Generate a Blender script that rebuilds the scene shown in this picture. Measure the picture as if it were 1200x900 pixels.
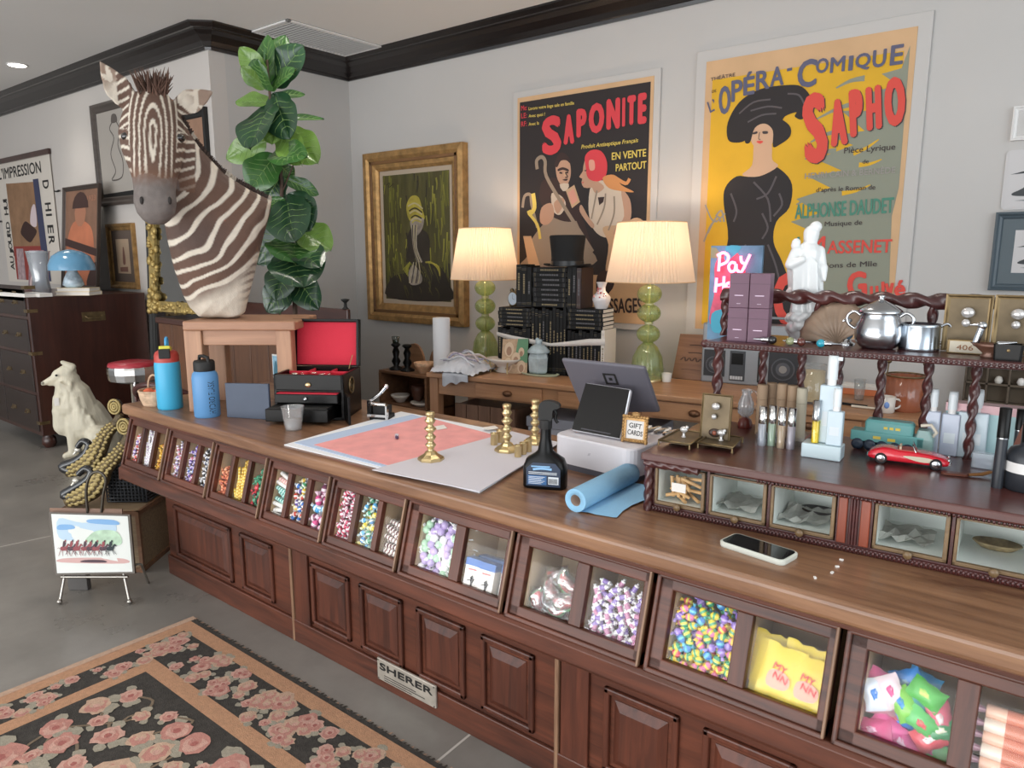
import bpy, bmesh, math, random
from mathutils import Vector, Matrix, noise
from mathutils.geometry import tessellate_polygon
random.seed(7)
scene = bpy.context.scene
for o in list(bpy.data.objects): bpy.data.objects.remove(o)
COL = scene.collection
PI = math.pi
# ------------------------------------------------------------------ camera, world, light, exposure
H, FPX, PITCH, YAW = 1.44, 858.0, math.atan(152/854.0), math.radians(38.5)
cam = bpy.data.cameras.new('camera'); camo = bpy.data.objects.new('camera', cam); COL.objects.link(camo)
camo.location = (0, 0, H); camo.rotation_euler = (PI/2-PITCH, 0, YAW)
cam.sensor_width = 36; cam.lens = 36*FPX/1200; cam.clip_start = 0.05
scene.camera = camo
W = bpy.data.worlds.new('daylight'); scene.world = W; W.use_nodes = True
W.node_tree.nodes['Background'].inputs[0].default_value = (0.86, 0.93, 1.0, 1)
W.node_tree.nodes['Background'].inputs[1].default_value = 0.88
scene.view_settings.view_transform = 'Standard'; scene.view_settings.look = 'None'
scene.view_settings.gamma = 1; scene.view_settings.use_curve_mapping = False
scene.view_settings.exposure = 0.0
def area(name, loc, target, sx, sy, power, col):
    l = bpy.data.lights.new(name, 'AREA'); l.shape = 'RECTANGLE'; l.size = sx; l.size_y = sy; l.energy = power; l.color = col
    o = bpy.data.objects.new(name, l); COL.objects.link(o); o.location = loc
    o.rotation_euler = (Vector(target)-Vector(loc)).to_track_quat('-Z', 'Y').to_euler(); return o
area('shopfront_daylight', (-2.4, -3.6, 1.7), (-2.2, 3, 1.0), 6.5, 2.6, 120, (0.95, 0.98, 1.0))
area('side_window_daylight', (2.6, 0.6, 1.9), (-1.5, 2.6, 1.1), 3.2, 2.2, 52, (0.88, 0.96, 1.0))
area('ceiling_fill', (-3.4, -3.4, .25), (-4.6, 2.6, 2.95), 9, 1.6, 210, (1.0, .98, .95))  # unseen fill panel added low in front to brighten the ceiling
def spot(name, loc, power, col=(1, .93, .84), ang=110):
    l = bpy.data.lights.new(name, 'SPOT'); l.energy = power; l.color = col; l.spot_size = math.radians(ang); l.spot_blend = .8; l.shadow_soft_size = .22
    o = bpy.data.objects.new(name, l); COL.objects.link(o); o.location = loc; return o
# ------------------------------------------------------------------ pixel -> point helpers (1200x900 frame)
CF = Vector((-math.sin(YAW)*math.cos(PITCH), math.cos(YAW)*math.cos(PITCH), -math.sin(PITCH)))
CR = Vector((math.cos(YAW), math.sin(YAW), 0)); CU = CR.cross(CF); CP = Vector((0, 0, H))
def ray(px, py): return CF + CR*((px-600)/FPX) + CU*((450-py)/FPX)
def at_z(px, py, z): r = ray(px, py); return CP + r*((z-H)/r.z)
def at_y(px, py, Y): r = ray(px, py); return CP + r*(Y/r.y)
class Frame:                                   # a turned vertical frame: u along, w into depth, z up
    def __init__(s, O, deg):
        s.O = Vector(O); s.a = math.radians(deg)
        s.u = Vector((math.cos(s.a), math.sin(s.a), 0)); s.n = Vector((-math.sin(s.a), math.cos(s.a), 0))
    def p(s, u, w, z=0): return s.O + s.u*u + s.n*w + Vector((0, 0, z))
    def at(s, px, py, w):                      # pixel on the plane at depth w -> (u, z rel. to O)
        r = ray(px, py); t = ((s.O + s.n*w - CP).dot(s.n))/r.dot(s.n); q = CP + r*t - s.O
        return q.dot(s.u), q.z
    def flat(s, px, py, z=0):                  # pixel on the horizontal plane O.z+z -> (u, w)
        q = at_z(px, py, s.O.z+z) - s.O; return q.dot(s.u), q.dot(s.n)
# ------------------------------------------------------------------ materials
MATS = {}
def lin(c): return c/12.92 if c <= .04045 else ((c+.055)/1.055)**2.4
def hx(h, k=1.0):
    h = h.lstrip('#'); return tuple(min(.95, lin(int(h[i:i+2], 16)/255)*k) for i in (0, 2, 4)) + (1,)
K = 1.25
def mat(name, col, rough=.5, metal=0, var=0, vscale=8, bump=0, bscale=60, emit=0, coat=0, k=None, stretch=None, spec=.5):
    if name in MATS: return MATS[name]
    m = bpy.data.materials.new(name); m.use_nodes = True; nt = m.node_tree; b = nt.nodes['Principled BSDF']
    c = hx(col, K if k is None else k) if isinstance(col, str) else tuple(col)+(1,)
    b.inputs['Base Color'].default_value = c; b.inputs['Roughness'].default_value = rough; b.inputs['Metallic'].default_value = metal
    b.inputs['Specular IOR Level'].default_value = spec
    if coat: b.inputs['Coat Weight'].default_value = coat; b.inputs['Coat Roughness'].default_value = .15
    if emit: b.inputs['Emission Color'].default_value = c; b.inputs['Emission Strength'].default_value = emit
    if var or bump:
        tc = nt.nodes.new('ShaderNodeTexCoord'); mp = nt.nodes.new('ShaderNodeMapping'); nt.links.new(tc.outputs['Object'], mp.inputs[0])
        if stretch: mp.inputs['Scale'].default_value = stretch
    if var:
        n = nt.nodes.new('ShaderNodeTexNoise'); n.inputs['Scale'].default_value = vscale; n.inputs['Detail'].default_value = 5
        nt.links.new(mp.outputs[0], n.inputs['Vector'])
        r = nt.nodes.new('ShaderNodeValToRGB'); r.color_ramp.elements[0].position = .3; r.color_ramp.elements[1].position = .7
        r.color_ramp.elements[0].color = tuple(x*(1-var) for x in c[:3])+(1,); r.color_ramp.elements[1].color = tuple(min(1, x*(1+var)) for x in c[:3])+(1,)
        nt.links.new(n.outputs[0], r.inputs[0]); nt.links.new(r.outputs[0], b.inputs['Base Color'])
    if bump:
        n2 = nt.nodes.new('ShaderNodeTexNoise'); n2.inputs['Scale'].default_value = bscale; n2.inputs['Detail'].default_value = 4
        nt.links.new(mp.outputs[0], n2.inputs['Vector'])
        bp = nt.nodes.new('ShaderNodeBump'); bp.inputs['Strength'].default_value = bump; bp.inputs['Distance'].default_value = .01
        nt.links.new(n2.outputs[0], bp.inputs['Height']); nt.links.new(bp.outputs[0], b.inputs['Normal'])
    MATS[name] = m; return m
def wood(name, dark, light, axis='x', rough=.4, scale=1.0, k=None, coat=.15, wear=None):
    if name in MATS: return MATS[name]
    m = bpy.data.materials.new(name); m.use_nodes = True; nt = m.node_tree; b = nt.nodes['Principled BSDF']; L = nt.links.new
    k = K if k is None else k
    tc = nt.nodes.new('ShaderNodeTexCoord'); mp = nt.nodes.new('ShaderNodeMapping'); L(tc.outputs['Object'], mp.inputs[0])
    s = [9*scale]*3; s['xyz'.index(axis)] = .7*scale; mp.inputs['Scale'].default_value = s
    n = nt.nodes.new('ShaderNodeTexNoise'); n.inputs['Scale'].default_value = 3; n.inputs['Detail'].default_value = 7; n.inputs['Roughness'].default_value = .62; n.inputs['Distortion'].default_value = .6
    L(mp.outputs[0], n.inputs['Vector'])
    n2 = nt.nodes.new('ShaderNodeTexNoise'); n2.inputs['Scale'].default_value = 1.8; n2.inputs['Detail'].default_value = 3; L(tc.outputs['Object'], n2.inputs['Vector'])
    mx = nt.nodes.new('ShaderNodeMath'); mx.operation = 'MULTIPLY_ADD'; L(n2.outputs[0], mx.inputs[0]); mx.inputs[1].default_value = .5; 
    sc = nt.nodes.new('ShaderNodeMath'); sc.operation = 'MULTIPLY_ADD'; L(n.outputs[0], sc.inputs[0]); sc.inputs[1].default_value = .8; sc.inputs[2].default_value = -.15; L(sc.outputs[0], mx.inputs[2])
    r = nt.nodes.new('ShaderNodeValToRGB'); e = r.color_ramp.elements
    e[0].position = .25; e[0].color = hx(dark, k); e[1].position = .75; e[1].color = hx(light, k)
    L(mx.outputs[0], r.inputs[0]); out = r.outputs[0]
    if wear:
        n3 = nt.nodes.new('ShaderNodeTexNoise'); n3.inputs['Scale'].default_value = 3.2; n3.inputs['Detail'].default_value = 6; n3.inputs['Roughness'].default_value = .7
        mp3 = nt.nodes.new('ShaderNodeMapping'); mp3.inputs['Scale'].default_value = (.6, 2.2, 1); L(tc.outputs['Object'], mp3.inputs[0]); L(mp3.outputs[0], n3.inputs['Vector'])
        r3 = nt.nodes.new('ShaderNodeValToRGB'); r3.color_ramp.elements[0].position = .56; r3.color_ramp.elements[1].position = .66; L(n3.outputs[0], r3.inputs[0])
        mc = nt.nodes.new('ShaderNodeMix'); mc.data_type = 'RGBA'; L(r3.outputs[0], mc.inputs[0]); L(out, mc.inputs[6]); mc.inputs[7].default_value = hx(wear, k); out = mc.outputs[2]
    L(out, b.inputs['Base Color']); b.inputs['Roughness'].default_value = rough
    b.inputs['Coat Weight'].default_value = coat; b.inputs['Coat Roughness'].default_value = .2
    bp = nt.nodes.new('ShaderNodeBump'); bp.inputs['Strength'].default_value = .12; bp.inputs['Distance'].default_value = .004; L(n.outputs[0], bp.inputs['Height']); L(bp.outputs[0], b.inputs['Normal'])
    MATS[name] = m; return m
def pane(name, tint=(1, 1, 1), gloss=.12, rough=.02, milk=0):          # thin clear glass: mostly transmits, reflects a little
    if name in MATS: return MATS[name]
    m = bpy.data.materials.new(name); m.use_nodes = True; nt = m.node_tree; L = nt.links.new
    for n in list(nt.nodes): nt.nodes.remove(n)
    o = nt.nodes.new('ShaderNodeOutputMaterial'); t = nt.nodes.new('ShaderNodeBsdfTransparent'); t.inputs[0].default_value = tuple(tint)+(1,)
    g = nt.nodes.new('ShaderNodeBsdfGlossy'); g.inputs['Roughness'].default_value = rough
    mx = nt.nodes.new('ShaderNodeMixShader'); lw = nt.nodes.new('ShaderNodeLayerWeight'); lw.inputs[0].default_value = .5
    ad = nt.nodes.new('ShaderNodeMath'); ad.operation = 'MULTIPLY_ADD'; L(lw.outputs['Facing'], ad.inputs[0]); ad.inputs[1].default_value = gloss*1.5; ad.inputs[2].default_value = gloss*.4
    L(ad.outputs[0], mx.inputs[0]); 
    if milk:
        df = nt.nodes.new('ShaderNodeBsdfDiffuse'); df.inputs[0].default_value = tuple(min(1, c*1.0) for c in tint)+(1,); m0 = nt.nodes.new('ShaderNodeMixShader'); m0.inputs[0].default_value = milk; L(t.outputs[0], m0.inputs[1]); L(df.outputs[0], m0.inputs[2]); L(m0.outputs[0], mx.inputs[1])
    else: L(t.outputs[0], mx.inputs[1])
    L(g.outputs[0], mx.inputs[2]); L(mx.outputs[0], o.inputs[0])
    MATS[name] = m; return m
def glass(name, col=(1, 1, 1), rough=.03, ior=1.3):
    if name in MATS: return MATS[name]
    m = bpy.data.materials.new(name); m.use_nodes = True; b = m.node_tree.nodes['Principled BSDF']
    b.inputs['Base Color'].default_value = tuple(col)+(1,); b.inputs['Transmission Weight'].default_value = 1; b.inputs['Roughness'].default_value = rough; b.inputs['IOR'].default_value = ior
    MATS[name] = m; return m
def glow(name, col, s):
    if name in MATS: return MATS[name]
    m = bpy.data.materials.new(name); m.use_nodes = True; b = m.node_tree.nodes['Principled BSDF']
    b.inputs['Base Color'].default_value = hx(col); b.inputs['Emission Color'].default_value = hx(col); b.inputs['Emission Strength'].default_value = s
    MATS[name] = m; return m
# ------------------------------------------------------------------ mesh builder
def rotz(a): return Matrix.Rotation(a, 4, 'Z')
def rotx(a): return Matrix.Rotation(a, 4, 'X')
def roty(a): return Matrix.Rotation(a, 4, 'Y')
def tr(*v): return Matrix.Translation(Vector(v))
def spline(pts, n=6, closed=True):
    P = [Vector(p) for p in pts]; N = len(P); out = []
    for i in range(N if closed else N-1):
        g = (lambda j: P[j % N]) if closed else (lambda j: P[max(0, min(N-1, j))])
        p0, p1, p2, p3 = g(i-1), g(i), g(i+1), g(i+2)
        for k in range(n):
            t = k/n
            out.append(.5*((2*p1)+(p2-p0)*t+(2*p0-5*p1+4*p2-p3)*t*t+(3*p1-p0-3*p2+p3)*t**3))
    if not closed: out.append(P[-1])
    return out
TXT = {}
def text_geo(s, off=0.0):
    if (s, off) not in TXT:
        c = bpy.data.curves.new('t', 'FONT'); c.body = s; c.resolution_u = 3; c.offset = off; c.fill_mode = 'FRONT'
        o = bpy.data.objects.new('t', c); COL.objects.link(o); dg = bpy.context.evaluated_depsgraph_get(); dg.update()
        me = o.evaluated_get(dg).to_mesh()
        V = [v.co.copy() for v in me.vertices]; F = [tuple(p.vertices) for p in me.polygons]
        o.evaluated_get(dg).to_mesh_clear(); bpy.data.objects.remove(o); bpy.data.curves.remove(c)
        TXT[(s, off)] = (V, F)
    return TXT[(s, off)]
class MB:
    def __init__(s): s.v = []; s.f = []; s.m = []; s.s = []; s.k = 0
    def add(s, V, F, mi=0, sm=False, T=None):
        b = len(s.v); s.v += [(T @ Vector(p)) if T else Vector(p) for p in V]
        for f in F: s.f.append([b+i for i in f]); s.m.append(mi); s.s.append(sm)
        return s
    def box(s, c, d, mi=0, T=None, taper=1):
        x, y, z = c; a, b, h = d[0]/2, d[1]/2, d[2]/2; k = taper
        V = [(x-a, y-b, z-h), (x+a, y-b, z-h), (x+a, y+b, z-h), (x-a, y+b, z-h), (x-a*k, y-b*k, z+h), (x+a*k, y-b*k, z+h), (x+a*k, y+b*k, z+h), (x-a*k, y+b*k, z+h)]
        return s.add(V, [(3, 2, 1, 0), (4, 5, 6, 7), (0, 1, 5, 4), (1, 2, 6, 5), (2, 3, 7, 6), (3, 0, 4, 7)], mi, False, T)
    def b2(s, x0, x1, y0, y1, z0, z1, mi=0, T=None): return s.box(((x0+x1)/2, (y0+y1)/2, (z0+z1)/2), (abs(x1-x0), abs(y1-y0), abs(z1-z0)), mi, T)
    def loft(s, rings, mi=0, sm=True, cap=True, T=None, closed=False):
        n = len(rings[0]); V = [p for r in rings for p in r]; F = []
        R = len(rings)
        for i in range(R if closed else R-1):
            for j in range(n):
                k = (j+1) % n; F.append((i*n+j, i*n+k, ((i+1) % R)*n+k, ((i+1) % R)*n+j))
        s.add(V, F, mi, sm, T)
        if cap and not closed:
            s.add(rings[0], [tuple(range(n))[::-1]], mi, False, T); s.add(rings[-1], [tuple(range(n))], mi, False, T)
        return s
    def lathe(s, prof, n=24, c=(0, 0, 0), mi=0, sm=True, T=None, rib=0, ribn=0, sx=1, sy=1, cap=True):
        rings = []
        for r, z in prof:
            rings.append([(c[0]+sx*r*(1+(rib*abs(math.sin(ribn*PI*j/n)) if rib else 0))*math.cos(2*PI*j/n), c[1]+sy*r*(1+(rib*abs(math.sin(ribn*PI*j/n)) if rib else 0))*math.sin(2*PI*j/n), c[2]+z) for j in range(n)])
        return s.loft(rings, mi, sm, cap, T)
    def tube(s, pts, r, n=8, mi=0, closed=False, T=None, flat=1.0, up=None):
        P = [Vector(p) for p in pts]; N = len(P); rings = []; ref = None
        for i in range(N):
            a = P[(i-1) % N] if (closed or i > 0) else P[i]; b = P[(i+1) % N] if (closed or i < N-1) else P[i]
            d = (b-a).normalized() if (b-a).length > 1e-9 else Vector((0, 0, 1))
            if up is not None: ref = Vector(up)
            elif ref is None: ref = Vector((0, 0, 1)) if abs(d.z) < .9 else Vector((1, 0, 0))
            x = d.cross(ref)
            if x.length < 1e-6: x = d.orthogonal()
            x.normalize(); y = x.cross(d).normalized()
            if up is None: ref = y
            rr = r[i] if isinstance(r, (list, tuple)) else r
            rings.append([P[i]+x*(rr*math.cos(2*PI*j/n))+y*(rr*flat*math.sin(2*PI*j/n)) for j in range(n)])
        return s.loft(rings, mi, True, True, T, closed)
    def prism(s, pts, y0, y1, mi=0, T=None):              # outline in local x,z; extruded along y
        P = [Vector((p[0], 0, p[1])) for p in pts]; n = len(P)
        tri = tessellate_polygon([[Vector((p.x, p.z, 0)) for p in P]])
        V = [(p.x, y0, p.z) for p in P]+[(p.x, y1, p.z) for p in P]; F = []
        ar = sum(P[i].x*P[(i+1) % n].z-P[(i+1) % n].x*P[i].z for i in range(n))
        for t in tri:
            a, b, c = t
            o = (P[b].x-P[a].x)*(P[c].z-P[a].z)-(P[c].x-P[a].x)*(P[b].z-P[a].z)
            if o < 0: a, b, c = a, c, b
            F.append((a, b, c)); F.append((a+n, c+n, b+n))
        for i in range(n):
            j = (i+1) % n; F.append((j, i, i+n, j+n) if ar > 0 else (i, j, j+n, i+n))
        return s.add(V, F, mi, False, T)
    def art(s, pts, layer=1, mi=0, smooth=0, T=None, y=0, step=.0006):   # printed shape facing -y
        P = [Vector((p[0], p[1], 0)) for p in pts]
        if smooth: P = spline(P, smooth)
        tri = tessellate_polygon([P]); F = []; s.k += 1; y -= s.k*3e-6
        for a, b, c in tri:
            o = (P[b].x-P[a].x)*(P[c].y-P[a].y)-(P[c].x-P[a].x)*(P[b].y-P[a].y)
            F.append((a, b, c) if o > 0 else (a, c, b))
        return s.add([(p.x, y-layer*step, p.y) for p in P], F, mi, False, T)
    def stroke(s, pts, w, layer=1, mi=0, smooth=4, T=None, y=0, step=.0006):
        P = [Vector((p[0], p[1], 0)) for p in pts]
        if smooth and len(P) > 2: P = spline(P, smooth, False)
        L, R = [], []; N = len(P); s.k += 1; y -= s.k*3e-6
        for i in range(N):
            d = (P[min(N-1, i+1)]-P[max(0, i-1)]); d.normalize(); nn = Vector((-d.y, d.x, 0))
            ww = (w[0]+(w[1]-w[0])*i/(N-1)) if isinstance(w, (tuple, list)) else w
            L.append(P[i]+nn*ww/2); R.append(P[i]-nn*ww/2)
        V = [(p.x, y-layer*step, p.y) for p in L+R]; F = [(i, N+i, N+i+1, i+1) for i in range(N-1)]
        return s.add(V, F, mi, False, T)
    def text(s, t, x, z, size, layer=2, mi=0, off=0, width=None, shear=0, align='l', rot=0, T=None, y=0, step=.0006, warp=None, height=None):
        V, F = text_geo(t, 0)
        if not V: return s
        if off:
            d = off*.55*size if not height else off*.55*height/.7; d = min(d, .2*width) if width else d; kw = dict(size=size, layer=layer, mi=mi, width=(width-2*d) if width else None, shear=shear, align=align, rot=rot, T=T, step=step, warp=warp, height=(height-2*d) if height else None); d0 = 0 if align != 'l' else d
            ring = [(0, 0)]+[(d*math.cos(q*PI/4), d*math.sin(q*PI/4)) for q in range(8)]
            if off >= .05: ring += [(.55*d*math.cos(q*PI/2), .55*d*math.sin(q*PI/2)) for q in range(4)]
            for i, (dx, dz) in enumerate(ring):
                ca, sa = math.cos(rot), math.sin(rot); ex, ez = dx+d0, dz+(d if height else 0)
                s.text(t, x+ex*ca-ez*sa, z+ex*sa+ez*ca, y=y-i*.00004, off=0, **kw)
            return s
        x0 = min(v.x for v in V); x1 = max(v.x for v in V)
        sx = width/(x1-x0) if width else size
        sz = size
        if height:
            z0 = min(v.y for v in V); z1 = max(v.y for v in V); sz = height/(z1-z0)
        W_ = (x1-x0)*sx; ox = {'l': 0, 'c': -W_/2, 'r': -W_}[align]; out = []
        ca, sa = math.cos(rot), math.sin(rot)
        for v in V:
            a = (v.x-x0)*sx+ox; b = v.y*sz; a += shear*b
            if warp: a, b = warp(a/W_, a, b)
            out.append((x+a*ca-b*sa, y-layer*step, z+a*sa+b*ca))
        return s.add(out, F, mi, False, T)
    def sphere(s, c, r, n=16, m=10, mi=0, T=None):
        r = (r, r, r) if not isinstance(r, (tuple, list)) else r
        V = [(c[0], c[1], c[2]-r[2])]; F = []
        for i in range(1, m):
            a = -PI/2+PI*i/m
            V += [(c[0]+r[0]*math.cos(a)*math.cos(2*PI*j/n), c[1]+r[1]*math.cos(a)*math.sin(2*PI*j/n), c[2]+r[2]*math.sin(a)) for j in range(n)]
        V.append((c[0], c[1], c[2]+r[2])); e = len(V)-1
        for j in range(n): F.append((0, 1+(j+1) % n, 1+j)); F.append((e, e-n+j, e-n+(j+1) % n))
        for i in range(m-2):
            for j in range(n): F.append((1+i*n+j, 1+i*n+(j+1) % n, 1+(i+1)*n+(j+1) % n, 1+(i+1)*n+j))
        return s.add(V, F, mi, True, T)
    def slab(s, q, th, mi=0, T=None):                      # q: 4 corner points (ccw from front), th: thickness backwards
        q = [Vector(p) for p in q]; n = (q[1]-q[0]).cross(q[3]-q[0]).normalized(); b = [p-n*th for p in q]
        return s.add(q+b, [(0, 1, 2, 3), (7, 6, 5, 4), (1, 0, 4, 5), (2, 1, 5, 6), (3, 2, 6, 7), (0, 3, 7, 4)], mi, False, T)
    def mesh(s, name, mats):
        me = bpy.data.meshes.new(name); me.from_pydata([tuple(p) for p in s.v], [], s.f)
        for m in (mats if isinstance(mats, (list, tuple)) else [mats]): me.materials.append(m)
        me.polygons.foreach_set('material_index', s.m); me.polygons.foreach_set('use_smooth', s.s); me.update(); return me
    def build(s, name, mats, parent=None, loc=(0, 0, 0), rz=0, bevel=0, seg=2, sub=0, rot=None, wn=False):
        o = bpy.data.objects.new(name, s.mesh(name, mats)); COL.objects.link(o)
        if parent: o.parent = parent
        o.location = loc; o.rotation_euler = rot if rot else (0, 0, rz)
        if bevel:
            b = o.modifiers.new('bevel', 'BEVEL'); b.width = bevel; b.segments = seg; b.limit_method = 'ANGLE'; b.angle_limit = .6; b.harden_normals = False
        if sub:
            b = o.modifiers.new('sub', 'SUBSURF'); b.levels = sub; b.render_levels = sub
        return o
def tag(o, label, cat, group=None, kind=None):
    if label: o['label'] = label
    if cat: o['category'] = cat
    if group: o['group'] = group
    if kind: o['kind'] = kind
    return o
def thing(name, label, cat, loc=(0, 0, 0), rz=0, group=None):
    o = bpy.data.objects.new(name, None); COL.objects.link(o); o.empty_display_size = .05
    o.location = loc; o.rotation_euler = (0, 0, rz); return tag(o, label, cat, group)
def struct(o): o['kind'] = 'structure'; return o
def dup(root, loc=None, rz=None, label=None, group=None, rot=None, scale=None):
    def cp(o, par):
        c = o.copy(); COL.objects.link(c)
        if par: c.parent = par
        for ch in list(o.children): cp(ch, c)
        return c
    r = cp(root, None)
    if loc is not None: r.location = loc
    if rz is not None: r.rotation_euler = (0, 0, rz)
    if rot is not None: r.rotation_euler = rot
    if scale is not None: r.scale = scale
    if label: r['label'] = label
    if group: r['group'] = group
    return r
def remeshed(mb, voxel, smooth=3, fac=.5):                # union of the builder's closed shapes as one skin
    o = mb.build('tmp', []); r = o.modifiers.new('r', 'REMESH'); r.mode = 'VOXEL'; r.voxel_size = voxel
    sm = o.modifiers.new('s', 'SMOOTH'); sm.iterations = smooth; sm.factor = fac
    dg = bpy.context.evaluated_depsgraph_get(); dg.update()
    me = bpy.data.meshes.new_from_object(o.evaluated_get(dg)); bpy.data.objects.remove(o)
    for p in me.polygons: p.use_smooth = True
    return me
def link(name, me, mats, parent=None, loc=(0, 0, 0), rz=0):
    me.name = name; me.materials.clear()
    for m in (mats if isinstance(mats, (list, tuple)) else [mats]): me.materials.append(m)
    o = bpy.data.objects.new(name, me); COL.objects.link(o); o.location = loc; o.rotation_euler = (0, 0, rz)
    if parent: o.parent = parent
    return o
def cap(mb, a, b, r0, r1, n=12, sq=None):                  # rounded limb between two points
    a, b = Vector(a), Vector(b); ns = 6; pts = []; rr = []
    d = (b-a).normalized()
    for i in range(3): t = (i+.35)/3; pts.append(a-d*r0*math.cos(t*PI/2)); rr.append(r0*math.sin(t*PI/2))
    for i in range(ns+1): pts.append(a.lerp(b, i/ns)); rr.append(r0+(r1-r0)*i/ns)
    for i in range(3): t = 1-(i+.65)/3; pts.append(b+d*r1*math.cos(t*PI/2)); rr.append(r1*math.sin(t*PI/2))
    return mb.tube(pts, rr, n)
# ------------------------------------------------------------------ common materials
M_wall = mat('painted_wall', '#c3c0bd', .7, var=.015, vscale=2, bump=.03, bscale=200, k=1.0)
M_ceil = mat('painted_ceiling', '#e6e4e1', .8, var=.01, vscale=1, k=1.0)
M_black = mat('black_gloss', '#100f0f', .3, k=1, spec=.22)
M_blackm = mat('black_matte', '#1a1918', .6, k=1)
M_crown = wood('black_crown', '#151212', '#241c1a', 'x', .25, k=1, coat=.4)
M_white = mat('white_paint', '#e8e6e4', .5, k=1)
M_paper = mat('paper', '#e9e4de', .8, k=1)
M_chrome = mat('chrome', '#d8d8d8', .12, 1, k=1.1)
M_silver = mat('aged_silver', '#b9bcc0', .2, 1, var=.25, vscale=14, k=1.1)
M_brass = mat('brass', '#c4b084', .28, .9, var=.12, vscale=20, k=1.15)
M_brassold = mat('old_brass', '#7d6a4c', .4, .8, var=.3, vscale=25, k=1.0)
M_gilt = mat('gilt', '#a58152', .42, .6, var=.3, vscale=18, bump=.3, bscale=90, k=1.2)
M_pane = pane('window_glass', gloss=.02)
M_cglass = pane('clear_glass', (.93, .96, .97), gloss=.14, rough=.03, milk=.08)
# ------------------------------------------------------------------ the room
D = 4.05; LW = 2.851; CX = -4.9; CEIL = 2.95; CRB = 2.80
def make_floor():
    m = bpy.data.materials.new('polished_concrete'); m.use_nodes = True; nt = m.node_tree; b = nt.nodes['Principled BSDF']; L = nt.links.new
    tc = nt.nodes.new('ShaderNodeTexCoord')
    n = nt.nodes.new('ShaderNodeTexNoise'); n.inputs['Scale'].default_value = 1.3; n.inputs['Detail'].default_value = 9; n.inputs['Roughness'].default_value = .65; L(tc.outputs['Object'], n.inputs['Vector'])
    r = nt.nodes.new('ShaderNodeValToRGB'); e = r.color_ramp.elements; e[0].position = .32; e[0].color = hx('#76726d', 1.0); e[1].position = .7; e[1].color = hx('#98938d', 1.0)
    L(n.outputs[0], r.inputs[0]); L(r.outputs[0], b.inputs['Base Color'])
    r2 = nt.nodes.new('ShaderNodeMapRange'); r2.inputs[3].default_value = .18; r2.inputs[4].default_value = .42; L(n.outputs[0], r2.inputs[0]); L(r2.outputs[0], b.inputs['Roughness'])
    f = MB(); f.b2(-11, 3, -4, D+.1, -.1, 0); return f.build('floor', m)
struct(make_floor())
struct(MB().b2(CX-.12, 3, D, D+.12, 0, CEIL).build('wall_back', M_wall))
struct(MB().b2(-11, CX, LW, LW+.12, 0, CEIL).build('wall_left', mat('painted_wall_warm', '#c6c0bb', .7, var=.015, vscale=2, bump=.03, bscale=200, k=1.08)))
struct(MB().b2(CX-.12, CX, LW+.12, D, 0, CEIL).build('wall_return', M_wall))
struct(MB().b2(-11.1, -11, -4, D, 0, CEIL).build('wall_far_left', M_wall))
struct(MB().b2(-11, 3, -4, D+.12, CEIL, CEIL+.1).build('ceiling', M_ceil))
# crown moulding: profile swept along left wall, chamfered outer corner, return wall, back wall
def crown():
    prof = [(0, CRB), (.014, CRB), (.018, CRB+.018), (.03, CRB+.022), (.045, CRB+.05), (.075, CRB+.085), (.105, CRB+.105), (.112, CRB+.115), (.125, CRB+.118), (.15, CRB+.14), (.155, CEIL), (0, CEIL)]
    c = .0
    path = [(Vector((-11, LW)), Vector((0, -1))), (Vector((CX, LW)), None), (Vector((CX, D)), None), (Vector((3, D)), Vector((0, -1)))]
    nrm = [Vector((0, -1)), Vector((.55, -1)).normalized()*1.14, Vector((1, -1)), Vector((0, -1))]
    P = [Vector((-11, LW)), Vector((CX-.02, LW)), Vector((CX, LW+.02)), Vector((CX, D)), Vector((3, D))]
    N = [Vector((0, -1)), Vector((.42, -1)), Vector((1, -.42)), Vector((1, -1)), Vector((0, -1))]
    rings = [[(p.x+n.x*o, p.y+n.y*o, z) for o, z in prof] for p, n in zip(P, N)]
    mb = MB(); mb.loft(rings, 0, False, True); return struct(mb.build('trim_1', M_crown))
crown()
b = MB(); b.b2(CX, 3, D-.015, D, 0, .14); b.b2(-11, CX, LW-.015, LW, 0, .14); struct(b.build('baseboard_back', M_black, bevel=.004))
# floor joints
fj = MB()
a, c2 = at_z(553, 859, 0), at_z(519, 887, 0); d = (c2-a).normalized(); w = Vector((-d.y, d.x, 0))*.004
fj.add([a+w, a-w, c2-w+d*.3, c2+w+d*.3], [(0, 1, 2, 3)], T=tr(0, 0, .0006))
a, c2 = at_z(0, 641, 0), at_z(60, 628, 0); d = (c2-a).normalized(); w = Vector((-d.y, d.x, 0))*.004
fj.add([a+w-d*2, a-w-d*2, c2-w+d*1.5, c2+w+d*1.5], [(0, 1, 2, 3)], T=tr(0, 0, .0006))
struct(fj.build('trim_2', mat('joint_line', '#b7b2ab', .6)))
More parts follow.
